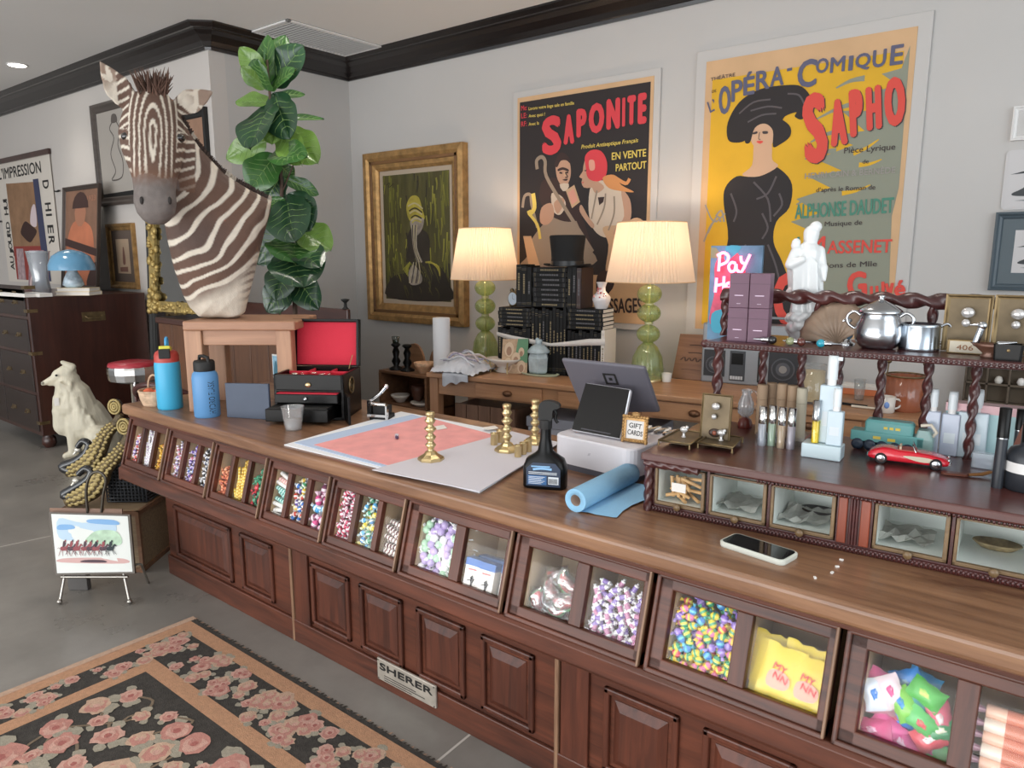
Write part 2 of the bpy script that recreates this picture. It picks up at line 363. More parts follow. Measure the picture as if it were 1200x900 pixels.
# ceiling vent and downlights
p = [at_z(338, 24, CEIL-.004), at_z(437, 57, CEIL-.004)]
vx0, vx1, vy0, vy1 = p[0].x-.42, p[0].x+.02, p[0].y-.02, p[1].y+.02
vt = thing('ceiling_vent', 'white louvred air vent in the ceiling against the black crown moulding', 'vent', ((vx0+vx1)/2, (vy0+vy1)/2, CEIL))
hwx, hwy = (vx1-vx0)/2, (vy1-vy0)/2
f = MB(); f.b2(-hwx, hwx, -hwy, -hwy+.03, -.012, 0).b2(-hwx, hwx, hwy-.03, hwy, -.012, 0).b2(-hwx, -hwx+.03, -hwy, hwy, -.012, 0).b2(hwx-.03, hwx, -hwy, hwy, -.012, 0)
f.build('frame', M_white, vt, bevel=.003)
f = MB(); f.b2(-hwx, hwx, -hwy, hwy, -.002, 0); f.build('backing', mat('vent_shadow', '#5a5957', .8), vt)
f = MB()
for i in range(24):
    y = -hwy+.03+(2*hwy-.06)*(i+.5)/24; f.box((0, y, -.007), (2*hwx-.05, .003, .012), T=None)
f.build('louvre', mat('vent_grey', '#b4b2b0', .6), vt)
dl = at_z(20, 76, CEIL-.002)
def downlight(loc, label, power=26):
    t = thing('recessed_downlight', label, 'ceiling light', loc)
    MB().lathe([(.055, 0), (.075, 0), (.078, -.006), (.055, -.008)], 28).build('trim_ring', M_white, t)
    MB().lathe([(.066, -.006), (.06, -.010), (.02, -.012), (.001, -.0122)], 24).build('lens', glow('lamp_lens', '#fff6e8', 14), t)
    spot('downlight_beam', (loc[0], loc[1], CEIL-.03), power); return t
downlight((dl.x, dl.y, CEIL), 'small round lit downlight in the ceiling at far left')
for (x, y), lab in zip(((-5.9, 1.6), (-2.9, 2.2), (-1.3, 2.2), (-4.2, .4), (-1.5, 0.2)), ('in front of the chest', 'above the counter papers', 'above the till', 'above the floor beside the rug', 'above the floral rug')): downlight((x, y, CEIL), 'added unseen ceiling downlight '+lab, 42)  # unseen fixtures added for more light from above on counter and floor
# ------------------------------------------------------------------ the long counter
T = .81; CX0, CX1 = -3.19, .46
W_top = wood('counter_top_wood', '#5e3d2b', '#a67c5c', 'x', .34, 1.2, coat=.25, wear='#684431', k=1.0)
W_front = wood('counter_front_wood', '#28130d', '#743f2b', 'x', .45, 1.3, coat=.08, k=1.0)
W_frontz = wood('counter_stile_wood', '#26120d', '#6e3b29', 'z', .45, 1.3, coat=.08, k=1.0)
W_edge = wood('worn_wood_edge', '#5a3a2a', '#a58266', 'z', .45, 2.2, k=1.0, coat=.05)
W_pale = wood('pale_bin_wood', '#a98c6c', '#cdb490', 'z', .6, 1, coat=0, k=1.1)
counter = thing('shop_counter', 'long dark wooden shop counter with glazed candy bins and raised panels along its front', 'counter', (0, 0, 0))
MB().b2(CX0-.02, CX1, 1.355, 2.07, T-.045, T).build('worktop', W_top, counter, bevel=.012, seg=3)
body = MB()
body.b2(CX0, CX1, 1.56, 1.97, .49, T-.045)
body.b2(CX0, CX1, 1.5, 1.97, 0, .49)
body.b2(CX0, CX1, 1.372, 1.4, .752, T-.045)
body.prism([(1.322, .548), (1.312, .54), (1.31, .5), (1.318, .49), (1.52, .49), (1.52, .52), (1.335, .548)], 0, CX1-CX0, T=Matrix(((0, 1, 0, CX0), (1, 0, 0, 0), (0, 0, 1, 0), (0, 0, 0, 1))))
body.build('carcass', W_front, counter, bevel=.004)
# left cheek
ck = MB(); ck.prism([(1.312, .49), (1.327, .55), (1.385, .765), (1.95, .765), (1.95, .49)], -.006, .014, T=Matrix(((0, 1, 0, CX0), (1, 0, 0, 0), (0, 0, 1, 0), (0, 0, 0, 1))))
ck.build('end_panel', W_frontz, counter)
ANG = -.2783
TB = tr(0, 1.325, .545) @ rotx(ANG)
edges = [CX0+.343*i for i in range(6)]+[-1.085, -.695, -.305, .085, CX1-.005]
COMP = {}
S0, S1, SL = .036, .184, .2184
for i in range(10):
    x0, x1 = edges[i], edges[i+1]; nc = 3 if i < 5 else 2
    fl, fr = (.028, .02) if nc == 3 else (.046, .024)
    if i == 9: nc = 2
    dv = .02 if nc == 3 else .034
    xs = x0+.008; xe = x1-.004
    fb = MB()
    fb.b2(xs, xs+fl-.008, 0, .022, 0, SL).b2(xe-fr+.004, xe, 0, .022, 0, SL)
    fb.b2(xs, xe, 0, .022, 0, S0).b2(xs, xe, 0, .022, S1, SL)
    # raised outer lip
    fb.b2(xs, xe, -.008, 0, 0, .012).b2(xs, xe, -.008, 0, SL-.012, SL).b2(xs, xs+.01, -.008, 0, 0, SL)
    bin_ = fb.build('display_bin', W_front, counter, loc=(0, 1.325, .545), bevel=.003); bin_.rotation_euler = (ANG, 0, 0)
    MB().b2(xe-.006, xe, -.010, .002, .004, SL-.004).build('worn_edge', W_edge, bin_, bevel=.002)
    wx0, wx1 = x0+fl, x1-fr; cw = (wx1-wx0-dv*(nc-1))/nc
    inn = MB()
    inn.b2(wx0-.012, wx0, .02, .17, S0-.02, SL-.01).b2(wx1, wx1+.008, .02, .17, S0-.02, SL-.01)
    inn.b2(wx0, wx1, .165, .172, S0-.02, SL-.01).b2(wx0, wx1, .02, .17, S0-.03, S0-.02)
    for c in range(nc):
        a = wx0+c*(cw+dv); COMP[(i, c)] = (a, a+cw)
        if c < nc-1: inn.b2(a+cw+dv*.3, a+cw+dv*.8, .004, .17, S0-.02, SL-.012)
    inn.build('bin_lining', W_pale, bin_, bevel=.001)
    for c in range(nc-1):
        a = wx0+c*(cw+dv)+cw; MB().b2(a, a+dv, .002, .02, S0, S1).build('mullion', W_frontz, bin_, bevel=.002)
    MB().b2(wx0-.003, wx1+.003, .012, .0145, S0-.003, S1+.003).build('glass_pane', M_pane, bin_)
# base panels
def raised(x0, x1, z0, z1, y=1.5):
    g = MB(); w = .018
    for a, b_, c, d in ((x0, x1, z0, z0+w), (x0, x1, z1-w, z1), (x0, x0+w, z0, z1), (x1-w, x1, z0, z1)): g.b2(a, b_, y-.012, y+.002, c, d)
    o = g.build('raised_panel', W_frontz, counter, bevel=.005)
    f = MB(); m = .03; q = .022
    A = [(x0+m, y-.002, z0+m), (x1-m, y-.002, z0+m), (x1-m, y-.002, z1-m), (x0+m, y-.002, z1-m)]
    B = [(x0+m+q, y-.014, z0+m+q), (x1-m-q, y-.014, z0+m+q), (x1-m-q, y-.014, z1-m-q), (x0+m+q, y-.014, z1-m-q)]
    f.add(A+B, [(4, 5, 6, 7), (0, 1, 5, 4), (1, 2, 6, 5), (2, 3, 7, 6), (3, 0, 4, 7)])
    f.build('panel_field', W_frontz, o)
for x0, x1 in ((-3.11, -2.65), (-2.58, -2.36), (-2.12, -1.905), (-1.85, -1.64), (-1.575, -1.37), (-1.305, -1.11), (-.885, -.675), (-.615, -.40), (-.34, -.13), (.12, .38)): raised(x0, x1, .105, .345)
for x in (-2.235, -1.03, .03):
    MB().b2(x-.007, x+.007, 1.486, 1.5, 0, .49).build('pilaster_strip', W_edge, counter, bevel=.004)
    MB().b2(x+.012, x+.1, 1.49, 1.5, 0, .49).build('pilaster', W_frontz, counter, bevel=.003)
rl = MB(); rl.b2(CX0, CX1, 1.488, 1.5, 0, .09); rl.build('base_rail', W_front, counter, bevel=.004)
pl = MB().b2(-1.755, -1.482, 1.480, 1.4885, .034, .112).build('name_plate', mat('plate_steel', '#b0a89c', .4, .3, var=.15, vscale=30, k=1.0), counter, bevel=.003)
lt = MB(); lt.text('SHERER', -1.742, .074, .04, 1, off=.07, width=.247, height=.026, y=1.4798)
for zz, w_ in ((.058, .15), (.05, .19), (.042, .13)): lt.stroke([(-1.72, zz), (-1.72+w_, zz)], .0028, 1, y=1.4798)
for px in (-1.748, -1.489):
    for pz in (.04, .106): lt.art([(px+.003*math.cos(t), pz+.003*math.sin(t)) for t in [k*PI/3 for k in range(6)]], 1, y=1.4798)
lt.build('lettering', M_blackm, pl)
# ------------------------------------------------------------------ candy
def crinkle(mb, x0, x1, r0, r1, mi, n=10):
    rings = []
    for x, r in ((x0, r0), ((x0+x1)/2, (r0+r1)/2), (x1, r1)):
        rings.append([(x, r*(1+.25*math.sin(3*2*PI*j/n))*math.cos(2*PI*j/n), .55*r*(1+.25*math.cos(3*2*PI*j/n))*math.sin(2*PI*j/n)) for j in range(n)])
    mb.loft(rings, mi, False)
def candy_twist(l=.011, r=.0085, body=(1, 1)):
    mb = MB()
    mb.lathe([(r*.35, -l), (r*.8, -l*.75), (r, -l*.2), (r, l*.3), (r*.8, l*.75), (r*.35, l)], 9, T=roty(PI/2), sx=1, sy=.85)
    mb.lathe([(r*1.03, -l*.25), (r*1.03, l*.3)], 9, T=roty(PI/2), mi=1, cap=False, sy=.85)
    crinkle(mb, l*.95, l*1.75, r*.3, r*.85, 1); crinkle(mb, -l*.95, -l*1.75, r*.3, r*.85, 1); return mb
def candy_roll(l=.016, r=.0058):
    mb = MB(); mb.lathe([(r, -l*.72), (r, l*.72)], 9, T=roty(PI/2))
    mb.lathe([(r*1.04, -l*.45), (r*1.04, l*.45)], 9, T=roty(PI/2), mi=1, cap=False)
    crinkle(mb, l*.72, l*1.05, r*.55, r*.9, 0, 8); crinkle(mb, -l*.72, -l*1.05, r*.55, r*.9, 0, 8); return mb
def candy_stick(l=.04, r=.005):
    mb = MB(); mb.lathe([(r*.6, -l), (r, -l*.97), (r, l*.97), (r*.6, l)], 8, T=roty(PI/2))
    for k in range(5): mb.lathe([(r*1.05, -l*.8+k*l*.38), (r*1.05, -l*.8+k*l*.38+l*.14)], 8, T=roty(PI/2), mi=1, cap=False)
    return mb
def candy_lolly():
    mb = MB(); mb.sphere((0, 0, 0), (.0125, .0115, .0125), 10, 7); crinkle(mb, .008, .02, .005, .009, 1)
    mb.tube([(.01, 0, 0), (.062, 0, 0)], .0019, 6, 2); return mb
def candy_packet(w=.05, h=.036, t=.012):
    mb = MB(); nx, ny = 9, 7; V = []; F = []
    for s in (-1, 1):
        for j in range(ny):
            for i in range(nx):
                u, v = i/(nx-1)*2-1, j/(ny-1)*2-1
                V.append((u*w/2*(1+.05*math.sin(9*v)), s*t/2*max(.02, (1-u**4)*(1-v**4))*(1+.32*math.sin(7*u+5*v)+.22*math.sin(11*v-6*u)), v*h/2*(1-.08*(1-u*u)+.05*math.sin(8*u))))
    for s in (0, 1):
        for j in range(ny-1):
            for i in range(nx-1):
                a = s*nx*ny+j*nx+i; q = (a, a+1, a+1+nx, a+nx); F.append(q if s == 0 else q[::-1])
    mb.add(V, F, 0, True)
    V2 = [(p[0]*.52, p[1]*1.12-.0004, p[2]*.42) for p in V[:nx*ny]]
    mb.add(V2, F[:(nx-1)*(ny-1)], 1, True); return mb
CM = lambda h: mat('candy_'+h.strip('#'), h, .3, coat=.3, k=1.15)
binword = ['first', 'second', 'third', 'fourth', 'fifth', 'sixth', 'seventh', 'eighth', 'ninth', 'tenth']
def where(i, c):
    nc = 3 if i < 5 else 2
    return (('left', 'middle', 'right')[c] if nc == 3 else ('left', 'right')[c])+' compartment of the '+binword[i]+' bin'
def fill(i, c, maker, name, cols, desc, cat, dx, ds, fillh=.8, jit=.35, ang=None, layers=2, thick=.008, order=None, xm=.002):
    a, b_ = COMP[(i, c)]; a += xm; b_ -= xm; protos = []
    grp = 'candies in the '+where(i, c)
    for cc in cols:
        hexes = cc[1:]; ms = [CM(h) for h in hexes]; protos.append((maker().mesh(name, ms), cc[0]))
    nx = max(1, int((b_-a)/dx+.45)); top = S0-.015+(S1-S0+.02)*fillh; ns = max(1, int((top-S0+.015)/ds)); first = True
    for L in range(layers):
        for r in range(ns+(1 if L else 0)):
            for k in range(nx):
                x = a+(b_-a)*(k+.5+(.5 if (r+L) % 2 and nx > 2 else 0)*.6*(1 if nx > 2 else 0))/nx
                x = min(b_-dx*.25, max(a+dx*.25, x+random.uniform(-jit, jit)*dx*.5))
                s = S0-.012+ds*(r+.5)+random.uniform(-jit, jit)*ds*.5-(.02*abs(k-nx/2+.5)/max(1, nx)*(r/ns))
                y = .0165+thick+L*thick*1.9+random.uniform(0, .004)
                q = random.randrange(len(protos)) if order is None else order(r, k, ns) % len(protos)
                me, cn = protos[q]
                o = bpy.data.objects.new(name, me); COL.objects.link(o)
                an = random.uniform(0, 2*PI) if ang is None else ang+random.uniform(-.35, .35)
                Mx = TB @ tr(x, y, s) @ roty(an) @ rotx(random.uniform(-.5, .5) if ang is None else random.uniform(-3, 3))
                o.location = Mx.translation; o.rotation_euler = Mx.to_euler()
                tag(o, (cn+' '+desc+' in the '+where(i, c)).strip(), cat, grp)
tw = lambda l=.010, r=.008: (lambda: candy_twist(l, r))
fill(0, 0, tw(), 'wrapped_candy', [('red', '#c5443c', '#e8d8d8'), ('lilac', '#8f7ab8', '#ded6ea')], 'twist-wrapped candy', 'candy', .026, .021, .85)
fill(0, 1, lambda: candy_stick(.034, .0045), 'candy_stick', [('clear white', '#e4e2e2', '#bdb9c4'), ('white', '#f0eeec', '#b9a0c0')], 'candy stick', 'candy', .017, .03, .95, ang=1.25)
fill(0, 2, tw(), 'foil_candy', [('gold', '#c9952b', '#e6c35a'), ('amber', '#a86a1c', '#e0b040')], 'foil wrapped candy', 'candy', .026, .02, .75)
fill(1, 0, tw(.009, .007), 'hard_candy', [('pink', '#c87a8a', '#efe4ea'), ('pale violet', '#9a86b4', '#eee8f2')], 'small wrapped candy', 'candy', .024, .019, .85)
fill(1, 1, tw(.009, .007), 'hard_candy', [('violet', '#6a4fa0', '#d9d0ee'), ('blue', '#4a66b0', '#dfe4f4'), ('rose', '#b0456a', '#f0dce6')], 'wrapped candy', 'candy', .024, .019, .85)
fill(1, 2, tw(.013, .008), 'wrapped_candy', [('black and white striped', '#222228', '#e9e9ee'), ('navy and white', '#2b3358', '#f0f0f4')], 'wrapped candy', 'candy', .03, .022, .95)
fill(2, 0, tw(.014, .0075), 'foil_candy', [('copper', '#a5472a', '#d9825a'), ('orange', '#b9603a', '#e6a078')], 'crinkled foil candy', 'candy', .03, .02, .7, ang=.2)
fill(2, 1, lambda: candy_stick(.03, .005), 'candy_stick', [('yellow', '#e0b934', '#f0dc88'), ('gold', '#c99a28', '#efd068')], 'wrapped candy stick', 'candy', .017, .028, .75, ang=1.3)
fill(2, 2, tw(.011, .0085), 'wrapped_candy', [('red', '#c02a34', '#e8404a'), ('green', '#1f6a4a', '#3f9a70'), ('black', '#1c1c20', '#c43038')], 'shiny wrapped candy', 'candy', .028, .021, .85)
fill(3, 0, lambda: candy_stick(.032, .0075), 'taffy_bar', [('white', '#e8e4da', '#f4f0ea'), ('teal', '#4fa89a', '#d8eee8'), ('pink', '#dc9a94', '#f4dcd6')], 'taffy bar lying flat', 'candy', .07, .0165, .95, ang=0, order=lambda r, k, ns: [0, 0, 0, 1, 1, 1, 0, 2, 0, 0][r % 10])
fill(3, 1, tw(.010, .0085), 'wrapped_candy', [('blue', '#2f6fc0', '#e8eef8'), ('yellow', '#e0b838', '#f6ead0'), ('purple', '#5a3f98', '#e4dcf2'), ('red', '#c0402f', '#f4e0da'), ('green', '#3a8f5a', '#def0e4')], 'wrapped candy', 'candy', .026, .02, .85)
fill(3, 2, tw(.017, .013), 'wrapped_candy', [('hot pink', '#d0508a', '#f0d0e0'), ('sky blue', '#3a9ad0', '#d8ecf6'), ('plum', '#7a3a5a', '#ecd4de')], 'large wrapped candy', 'candy', .035, .03, .75)
fill(4, 0, tw(.009, .0072), 'peppermint_candy', [('pink and white', '#d05a78', '#f0e6ea'), ('white', '#ece4e6', '#c83a5a'), ('burgundy', '#8a3450', '#eadce2')], 'small wrapped candy', 'candy', .022, .018, .97)
fill(4, 1, tw(.010, .0082), 'fruit_candy', [('light blue', '#58a8d8', '#d8ecf6'), ('yellow', '#e6cc3a', '#f4ecb0'), ('green', '#4a9a78', '#cfe8da'), ('blue', '#3a86c4', '#e0f0fa')], 'wrapped candy', 'candy', .025, .02, .9)
fill(4, 2, lambda: candy_stick(.033, .007), 'candy_stick', [('cream and maroon', '#efe6de', '#6a2a30'), ('maroon', '#5a2228', '#efe4dc')], 'candy stick stacked flat', 'candy', .07, .0155, .62, ang=0, order=lambda r, k, ns: (0, 0, 1)[r % 3])
fill(5, 0, candy_lolly, 'lollipop', [('violet', '#b09ccc', '#f0ecf2', '#f2f0ee'), ('white', '#eceaea', '#f6f4f4', '#f2f0ee'), ('mint green', '#a8d0b0', '#eef4f0', '#f2f0ee'), ('lilac', '#c0a8d8', '#f4f0f8', '#f2f0ee')], 'wrapped lollipop with white stick', 'lollipop', .03, .0185, .95, thick=.013)
fill(6, 1, lambda: candy_roll(.0155, .006), 'candy_roll', [('white and purple', '#ece8ee', '#8a72b4'), ('white and pink', '#f0eaec', '#b87a9c')], 'small wrapped roll', 'candy', .031, .0125, .8, thick=.007, jit=.5)
fill(7, 0, tw(.0095, .0088), 'chewy_candy', [('purple', '#8a68c0', '#b49ae0'), ('pink', '#e07aa8', '#f0c840'), ('yellow', '#e8d040', '#4aa070'), ('blue', '#3a80c8', '#68c0d8'), ('green', '#3fa070', '#e8d850'), ('red', '#d8485a', '#f4d048')], 'chewy wrapped candy', 'candy', .0235, .0175, .88, thick=.010)
# boxes, bags and packets in the right-hand bins
def place(o, i, c, fx, s, y, an=0, tilt=0, rx=0):
    a, b_ = COMP[(i, c)]; Mx = TB @ tr(a+(b_-a)*fx, y, s) @ roty(an) @ rotz(tilt) @ rotx(rx); o.location = Mx.translation; o.rotation_euler = Mx.to_euler()
for k, (fx, y, h_) in enumerate(((.22, .035, 0), (.56, .035, 0), (.22, .085, .002), (.56, .085, .004), (.87, .06, .0))):
    w_ = .046 if k < 4 else .03
    mb = MB(); mb.b2(-w_/2, w_/2, -.017, .017, 0, .088+h_)
    ar = MB(); ar.b2(-w_/2-.0006, w_/2+.0006, -.0178, .0178, .07, .089+h_, 0); ar.art([(-.008, .012), (.0, .02), (-.004, .04), (.004, .046), (.009, .034), (.005, .02), (.01, .01)], 1, 1, y=-.0172); ar.stroke([(-.012, .03), (.012, .036)], .0025, 2, 1, y=-.0172); ar.stroke([(-.013, .06), (.013, .061)], .003, 2, 2, y=-.0172)
    o = mb.build('candy_box', mat('box_white', '#e9e6e0', .55, k=1.1), bevel=.001)
    ar.build('box_print', [mat('box_blue', '#3a66a8', .5), M_blackm, mat('box_red', '#b0303a', .5)], o)
    place(o, 5, 1, fx, S0-.018, y, 0, .15)
    tag(o, ['white candy box with blue top, front left of those in the sixth bin', 'white candy box with blue top, front middle of those in the sixth bin', 'white candy box behind the front left one in the sixth bin', 'white candy box behind the front middle one in the sixth bin', 'narrow white candy box at the right side of the sixth bin'][k], 'candy box', 'candy boxes in the sixth bin')
M_bag = pane('clear_bag', (.93, .95, .95), gloss=.5, rough=.15)
def slice_mb():
    mb = MB(); mb.prism(spline([(-.03, .012), (-.022, -.008), (0, -.018), (.022, -.008), (.03, .012), (0, .008)], 4), -.006, .006, 0)
    mb.tube(spline([(-.031, .013, 0), (-.023, -.010, 0), (0, -.0205, 0), (.023, -.010, 0), (.031, .013, 0)], 4, False), .0045, 6, 1, T=rotx(0) @ Matrix(((1, 0, 0, 0), (0, 0, 1, 0), (0, 1, 0, 0), (0, 0, 0, 1))))
    return mb
sl_m = slice_mb().mesh('gummy', [CM('#cf4148'), CM('#5a9a5a')])
bag_m = candy_packet(.078, .05, .034)
bag_me = bag_m.mesh('wrapper', [M_bag, M_bag])
for k, (fx, s, an, y) in enumerate(((.2, .05, 1.4, .034), (.55, .052, .3, .036), (.75, .075, -.5, .033), (.4, .088, .9, .04), (.75, .115, .5, .035), (.45, .125, -.3, .045), (.3, .02+.01, .1, .05), (.7, .03, .2, .06))):
    t = bpy.data.objects.new('wrapped_gummy', sl_m); COL.objects.link(t); place(t, 6, 0, fx, s, y+.004, an, .2*((-1)**k))
    w_ = bpy.data.objects.new('clear_wrapper', bag_me); COL.objects.link(w_); w_.parent = t
    tag(t, 'red gummy slice in clear wrapper, left compartment of the seventh bin', 'candy', 'wrapped gummies in the seventh bin')
def pk(name, w, h, t, c1, c2): return candy_packet(w, h, t).mesh(name, [CM(c1), CM(c2)])
M_yel = '#ddc431'
for k, (fx, s, an, y) in enumerate(((.2, .085, .05, .055), (.3, .07, .1, .04), (.42, .072, .12, .03), (.8, .068, .08, .03), (.65, .085, .1, .045))):
    mb = candy_packet(.078, .112, .012); o = MB(); o.v, o.f, o.m, o.s = mb.v, mb.f, [0]*len(mb.m), mb.s
    ob = o.build('candy_packet', [CM(M_yel)])
    ar = MB(); ar.art([(-.018, -.03), (.018, -.027), (.022, -.004), (.0, .006), (-.02, -.002)], 1, 1, 3, y=-.0082); ar.text('MY', -.002, .004, .02, 3, 0, .02, align='c', rot=-.15, y=-.0088); ar.text('NN', .003, -.014, .02, 3, 0, .02, align='c', rot=-.15, y=-.0085)
    ar.build('packet_print', [mat('packet_red', '#c8313a', .4), mat('packet_pink', '#e4a08a', .4)], ob)
    place(ob, 7, 1, fx, s+.012, y, an, 0, -.1)
    tag(ob, ['rear left yellow candy packet in the eighth bin', 'second yellow candy packet from the back left in the eighth bin', 'front left yellow candy packet with red lettering in the eighth bin', 'front right yellow candy packet with red lettering in the eighth bin', 'rear middle yellow candy packet in the eighth bin'][k], 'candy packet', 'yellow packets in the eighth bin')
big = [('lime green', '#7cc24a', '#2f8fd0', .45, .105, .9), ('cherry red', '#d04858', '#f0e0e0', .78, .06, -.7), ('hot pink', '#e05a9c', '#5ab868', .3, .05, .5), ('light blue', '#58a8e0', '#e04c7c', .6, .145, .2), ('white and blue', '#d8e0ea', '#3a80d0', .12, .105, 1.2), ('dark green', '#3a8a58', '#e8e8d0', .88, .08, -.4), ('pink', '#d8508c', '#f0a8c4', .18, .125, .3), ('blue', '#3a8ad8', '#a8d4f0', .42, .14, -.5), ('green', '#4fb04a', '#c8e070', .68, .135, .4), ('rose', '#d86a80', '#f4d8d8', .85, .1, 1.2), ('grey pink', '#c08a98', '#e8ccd0', .2, .085, -.1), ('bright blue', '#2f86dc', '#c04858', .35, .07, -.2), ('green with red print', '#58b860', '#d85a60', .68, .085, .5), ('deep pink', '#c83a78', '#e8b0c8', .17, .04, -.3), ('magenta', '#d04a90', '#f0c0d8', .5, .03, .7), ('pale green', '#6cc070', '#e0509a', .8, .035, .2), ('white and pink', '#e8d4da', '#d84a8a', .3, .12, 1.0), ('teal', '#3a9aa0', '#d0e8e0', .55, .105, -.8)]
for k, (cn, c1, c2, fx, s, an) in enumerate(big):
    o = bpy.data.objects.new('candy_packet', pk('packet', .058, .042, .024, c1, c2)); COL.objects.link(o); place(o, 8, 0, fx, s, .03+.011*(k % 4), an, random.uniform(-.3, .3), random.uniform(-.3, .3))
    tag(o, cn+' foil candy packet in the left compartment of the ninth bin', 'candy packet', 'bright packets in the ninth bin')
rp = MB(); rp.lathe([(.011, -.05), (.012, -.048), (.012, .048), (.011, .05)], 12, T=roty(PI/2)); rp.lathe([(.0122, -.02), (.0122, .02)], 12, mi=1, T=roty(PI/2), cap=False); crinkle(rp, -.05, -.062, .006, .011, 2)
for k in range(6):
    o = bpy.data.objects.new('candy_roll', rp.mesh('roll', [CM(('#e8d8c8', '#e4b8a0')[k % 2]), CM('#c87a62'), CM('#b890a0')])); COL.objects.link(o); place(o, 8, 1, .42, S0-.005+.0215*k, .035+.006*(k % 2), 0)
    tag(o, binword[k]+' roll from the bottom of the stacked cream and orange candy rolls in ninth bin', 'candy roll', 'candy rolls in the ninth bin')
# ------------------------------------------------------------------ left wall and background furniture
def S(px, py, z=T):                       # point on the level z under a pixel, and metres per pixel there
    p = at_z(px, py, z); return p, (p-CP).dot(CF)/FPX
def SY(px, py, Y):
    p = at_y(px, py, Y); return p, (p-CP).dot(CF)/FPX
def wall_rect(px0, py0, px1, py1, Y):     # opposite corners seen at two pixels on a wall plane
    a, b_ = at_y(px0, py0, Y), at_y(px1, py1, Y); return min(a.x, b_.x), max(a.x, b_.x), min(a.z, b_.z), max(a.z, b_.z)
def frame_parts(t, w, h, bw, dp, mats, inner=None, steps=1):   # four mitred bars, local: x across, z up from 0, back at y=0
    o = MB(); x0, x1 = -w/2, w/2
    prof = [(0, 0), (0, -dp), (bw*.3, -dp*1.1), (bw*.55, -dp*.75), (bw*.85, -dp*.6), (bw, -dp*.35), (bw, 0)] if steps else [(0, 0), (0, -dp), (bw, -dp), (bw, 0)]
    rings = []
    for sx, sz in ((-1, 0), (1, 0), (1, 1), (-1, 1)):
        rings.append([(sx*(w/2-i), y, (i if sz == 0 else h-i)) for i, y in prof])
    o.loft(rings, 0, False, False, None, True); return o.build('frame', mats, t)
def picture(name, label, cat, x0, x1, z0, z1, Y, bw, dp, fm, mat_w, matm, paint, rot=None, mname='mount'):
    w, h = x1-x0, z1-z0; t = thing(name, label, cat, ((x0+x1)/2, Y, z0))
    if rot: t.rotation_euler = rot
    frame_parts(t, w, h, bw, dp, fm)
    MB().b2(-w/2+bw*.5, w/2-bw*.5, -.006, 0, bw*.5, h-bw*.5).build('backing', M_blackm, t)
    a = MB()
    if mat_w: MB().b2(-w/2+bw, w/2-bw, -.0085, -.006, bw, h-bw).build(mname, matm, t)
    iw, ih = w/2-bw-mat_w, h-2*(bw+mat_w)
    art, mats = paint(iw, ih, bw+mat_w); art.build('printed_picture', mats, t); return t
# chest against the left wall
W_chest = wood('mahogany_chest', '#2c1713', '#4e2a20', 'z', .35, .9, k=1.0, coat=.3)
W_chestd = wood('dark_chest_front', '#1f1512', '#33231d', 'x', .4, .9, k=1.0)
cf_ = at_z(52, 527, 0); CHZ = at_y(47, 350, cf_.y).z; chw = 1.35; chd = LW-.04-cf_.y
chest = thing('campaign_chest', 'tall dark mahogany chest of drawers with brass fittings against the left wall', 'chest', (cf_.x, cf_.y, 0))
MB().b2(-chw, 0, 0, chd, .1, CHZ).build('carcass', W_chest, chest, bevel=.006)
rows = [.12, .42, .72, .98, 1.2, CHZ-.02]; rows = [r*(CHZ-.02)/rows[-1] if r != .12 else r for r in rows]
for i in range(5):
    for c in range(2):
        x0, x1 = -chw+.03+c*(chw-.05)/2, -chw+.03+(c+1)*(chw-.05)/2-.015
        dr = MB().b2(x0, x1, -.008, .002, rows[i]+.012, rows[i+1]-.012).build('drawer', W_chestd, chest, bevel=.004)
        zc = (rows[i]+rows[i+1])/2
        for sx in (.28, .72):
            h_ = MB(); hx_ = x0+(x1-x0)*sx; h_.b2(hx_-.04, hx_+.04, -.011, -.008, zc-.014, zc+.014); h_.tube([(hx_-.03, -.013, zc), (hx_-.026, -.024, zc-.012), (hx_+.026, -.024, zc-.012), (hx_+.03, -.013, zc)], .003, 6); h_.build('handle', M_brassold, dr)
for z in (.2, rows[2], rows[4], CHZ-.1):
    MB().b2(-.06, .003, -.011, .06, z-.012, z+.012).build('corner_strap', M_brassold, chest, bevel=.001)
hp = MB(); hp.b2(0, .003, chd*.42, chd*.62, CHZ-.2, CHZ-.13); hp.tube([(.004, chd*.45, CHZ-.16), (.02, chd*.46, CHZ-.175), (.02, chd*.58, CHZ-.175), (.004, chd*.59, CHZ-.16)], .005, 6); hp.build('side_handle', M_brassold, chest)
for x, y in ((-.06, .06), (-.06, chd-.06), (-chw+.06, .06), (-chw+.06, chd-.06)):
    MB().lathe([(.03, 0), (.05, .03), (.045, .075), (.03, .09), (.035, .1)], 16, (x, y, 0)).build('foot', W_chest, chest)
# banner on the left wall
bx0, bz1 = at_y(-6, 184, LW-.01).x, at_y(58, 178, LW-.01).z; bx1 = at_y(58, 178, LW-.01).x; bz0 = CHZ+.02
bn = thing('fabric_banner', 'long hanging poster banner with black lettering on the left wall above the chest', 'banner', ((bx0+bx1)/2, LW-.012, bz0))
bw2, bh = (bx1-bx0)/2, bz1-bz0
MB().b2(-bw2, bw2, -.002, 0, 0, bh).build('cloth', mat('banner_cream', '#d8d0c6', .9, k=1.05), bn)
MB().b2(-bw2-.02, bw2+.02, -.02, .006, bh-.02, bh+.03).build('top_rail', W_chest, bn, bevel=.004)
a = MB(); ow = bw2*1.12
a.art([(-bw2*.66, bh*.02), (bw2*.5, bh*.02), (bw2*.42, bh*.8), (-bw2*.66, bh*.82)], 1, 0)
a.art([(-bw2*.66, bh*.3), (bw2*.4, bh*.3), (bw2*.42, bh*.8), (-bw2*.66, bh*.82)], 2, 1)
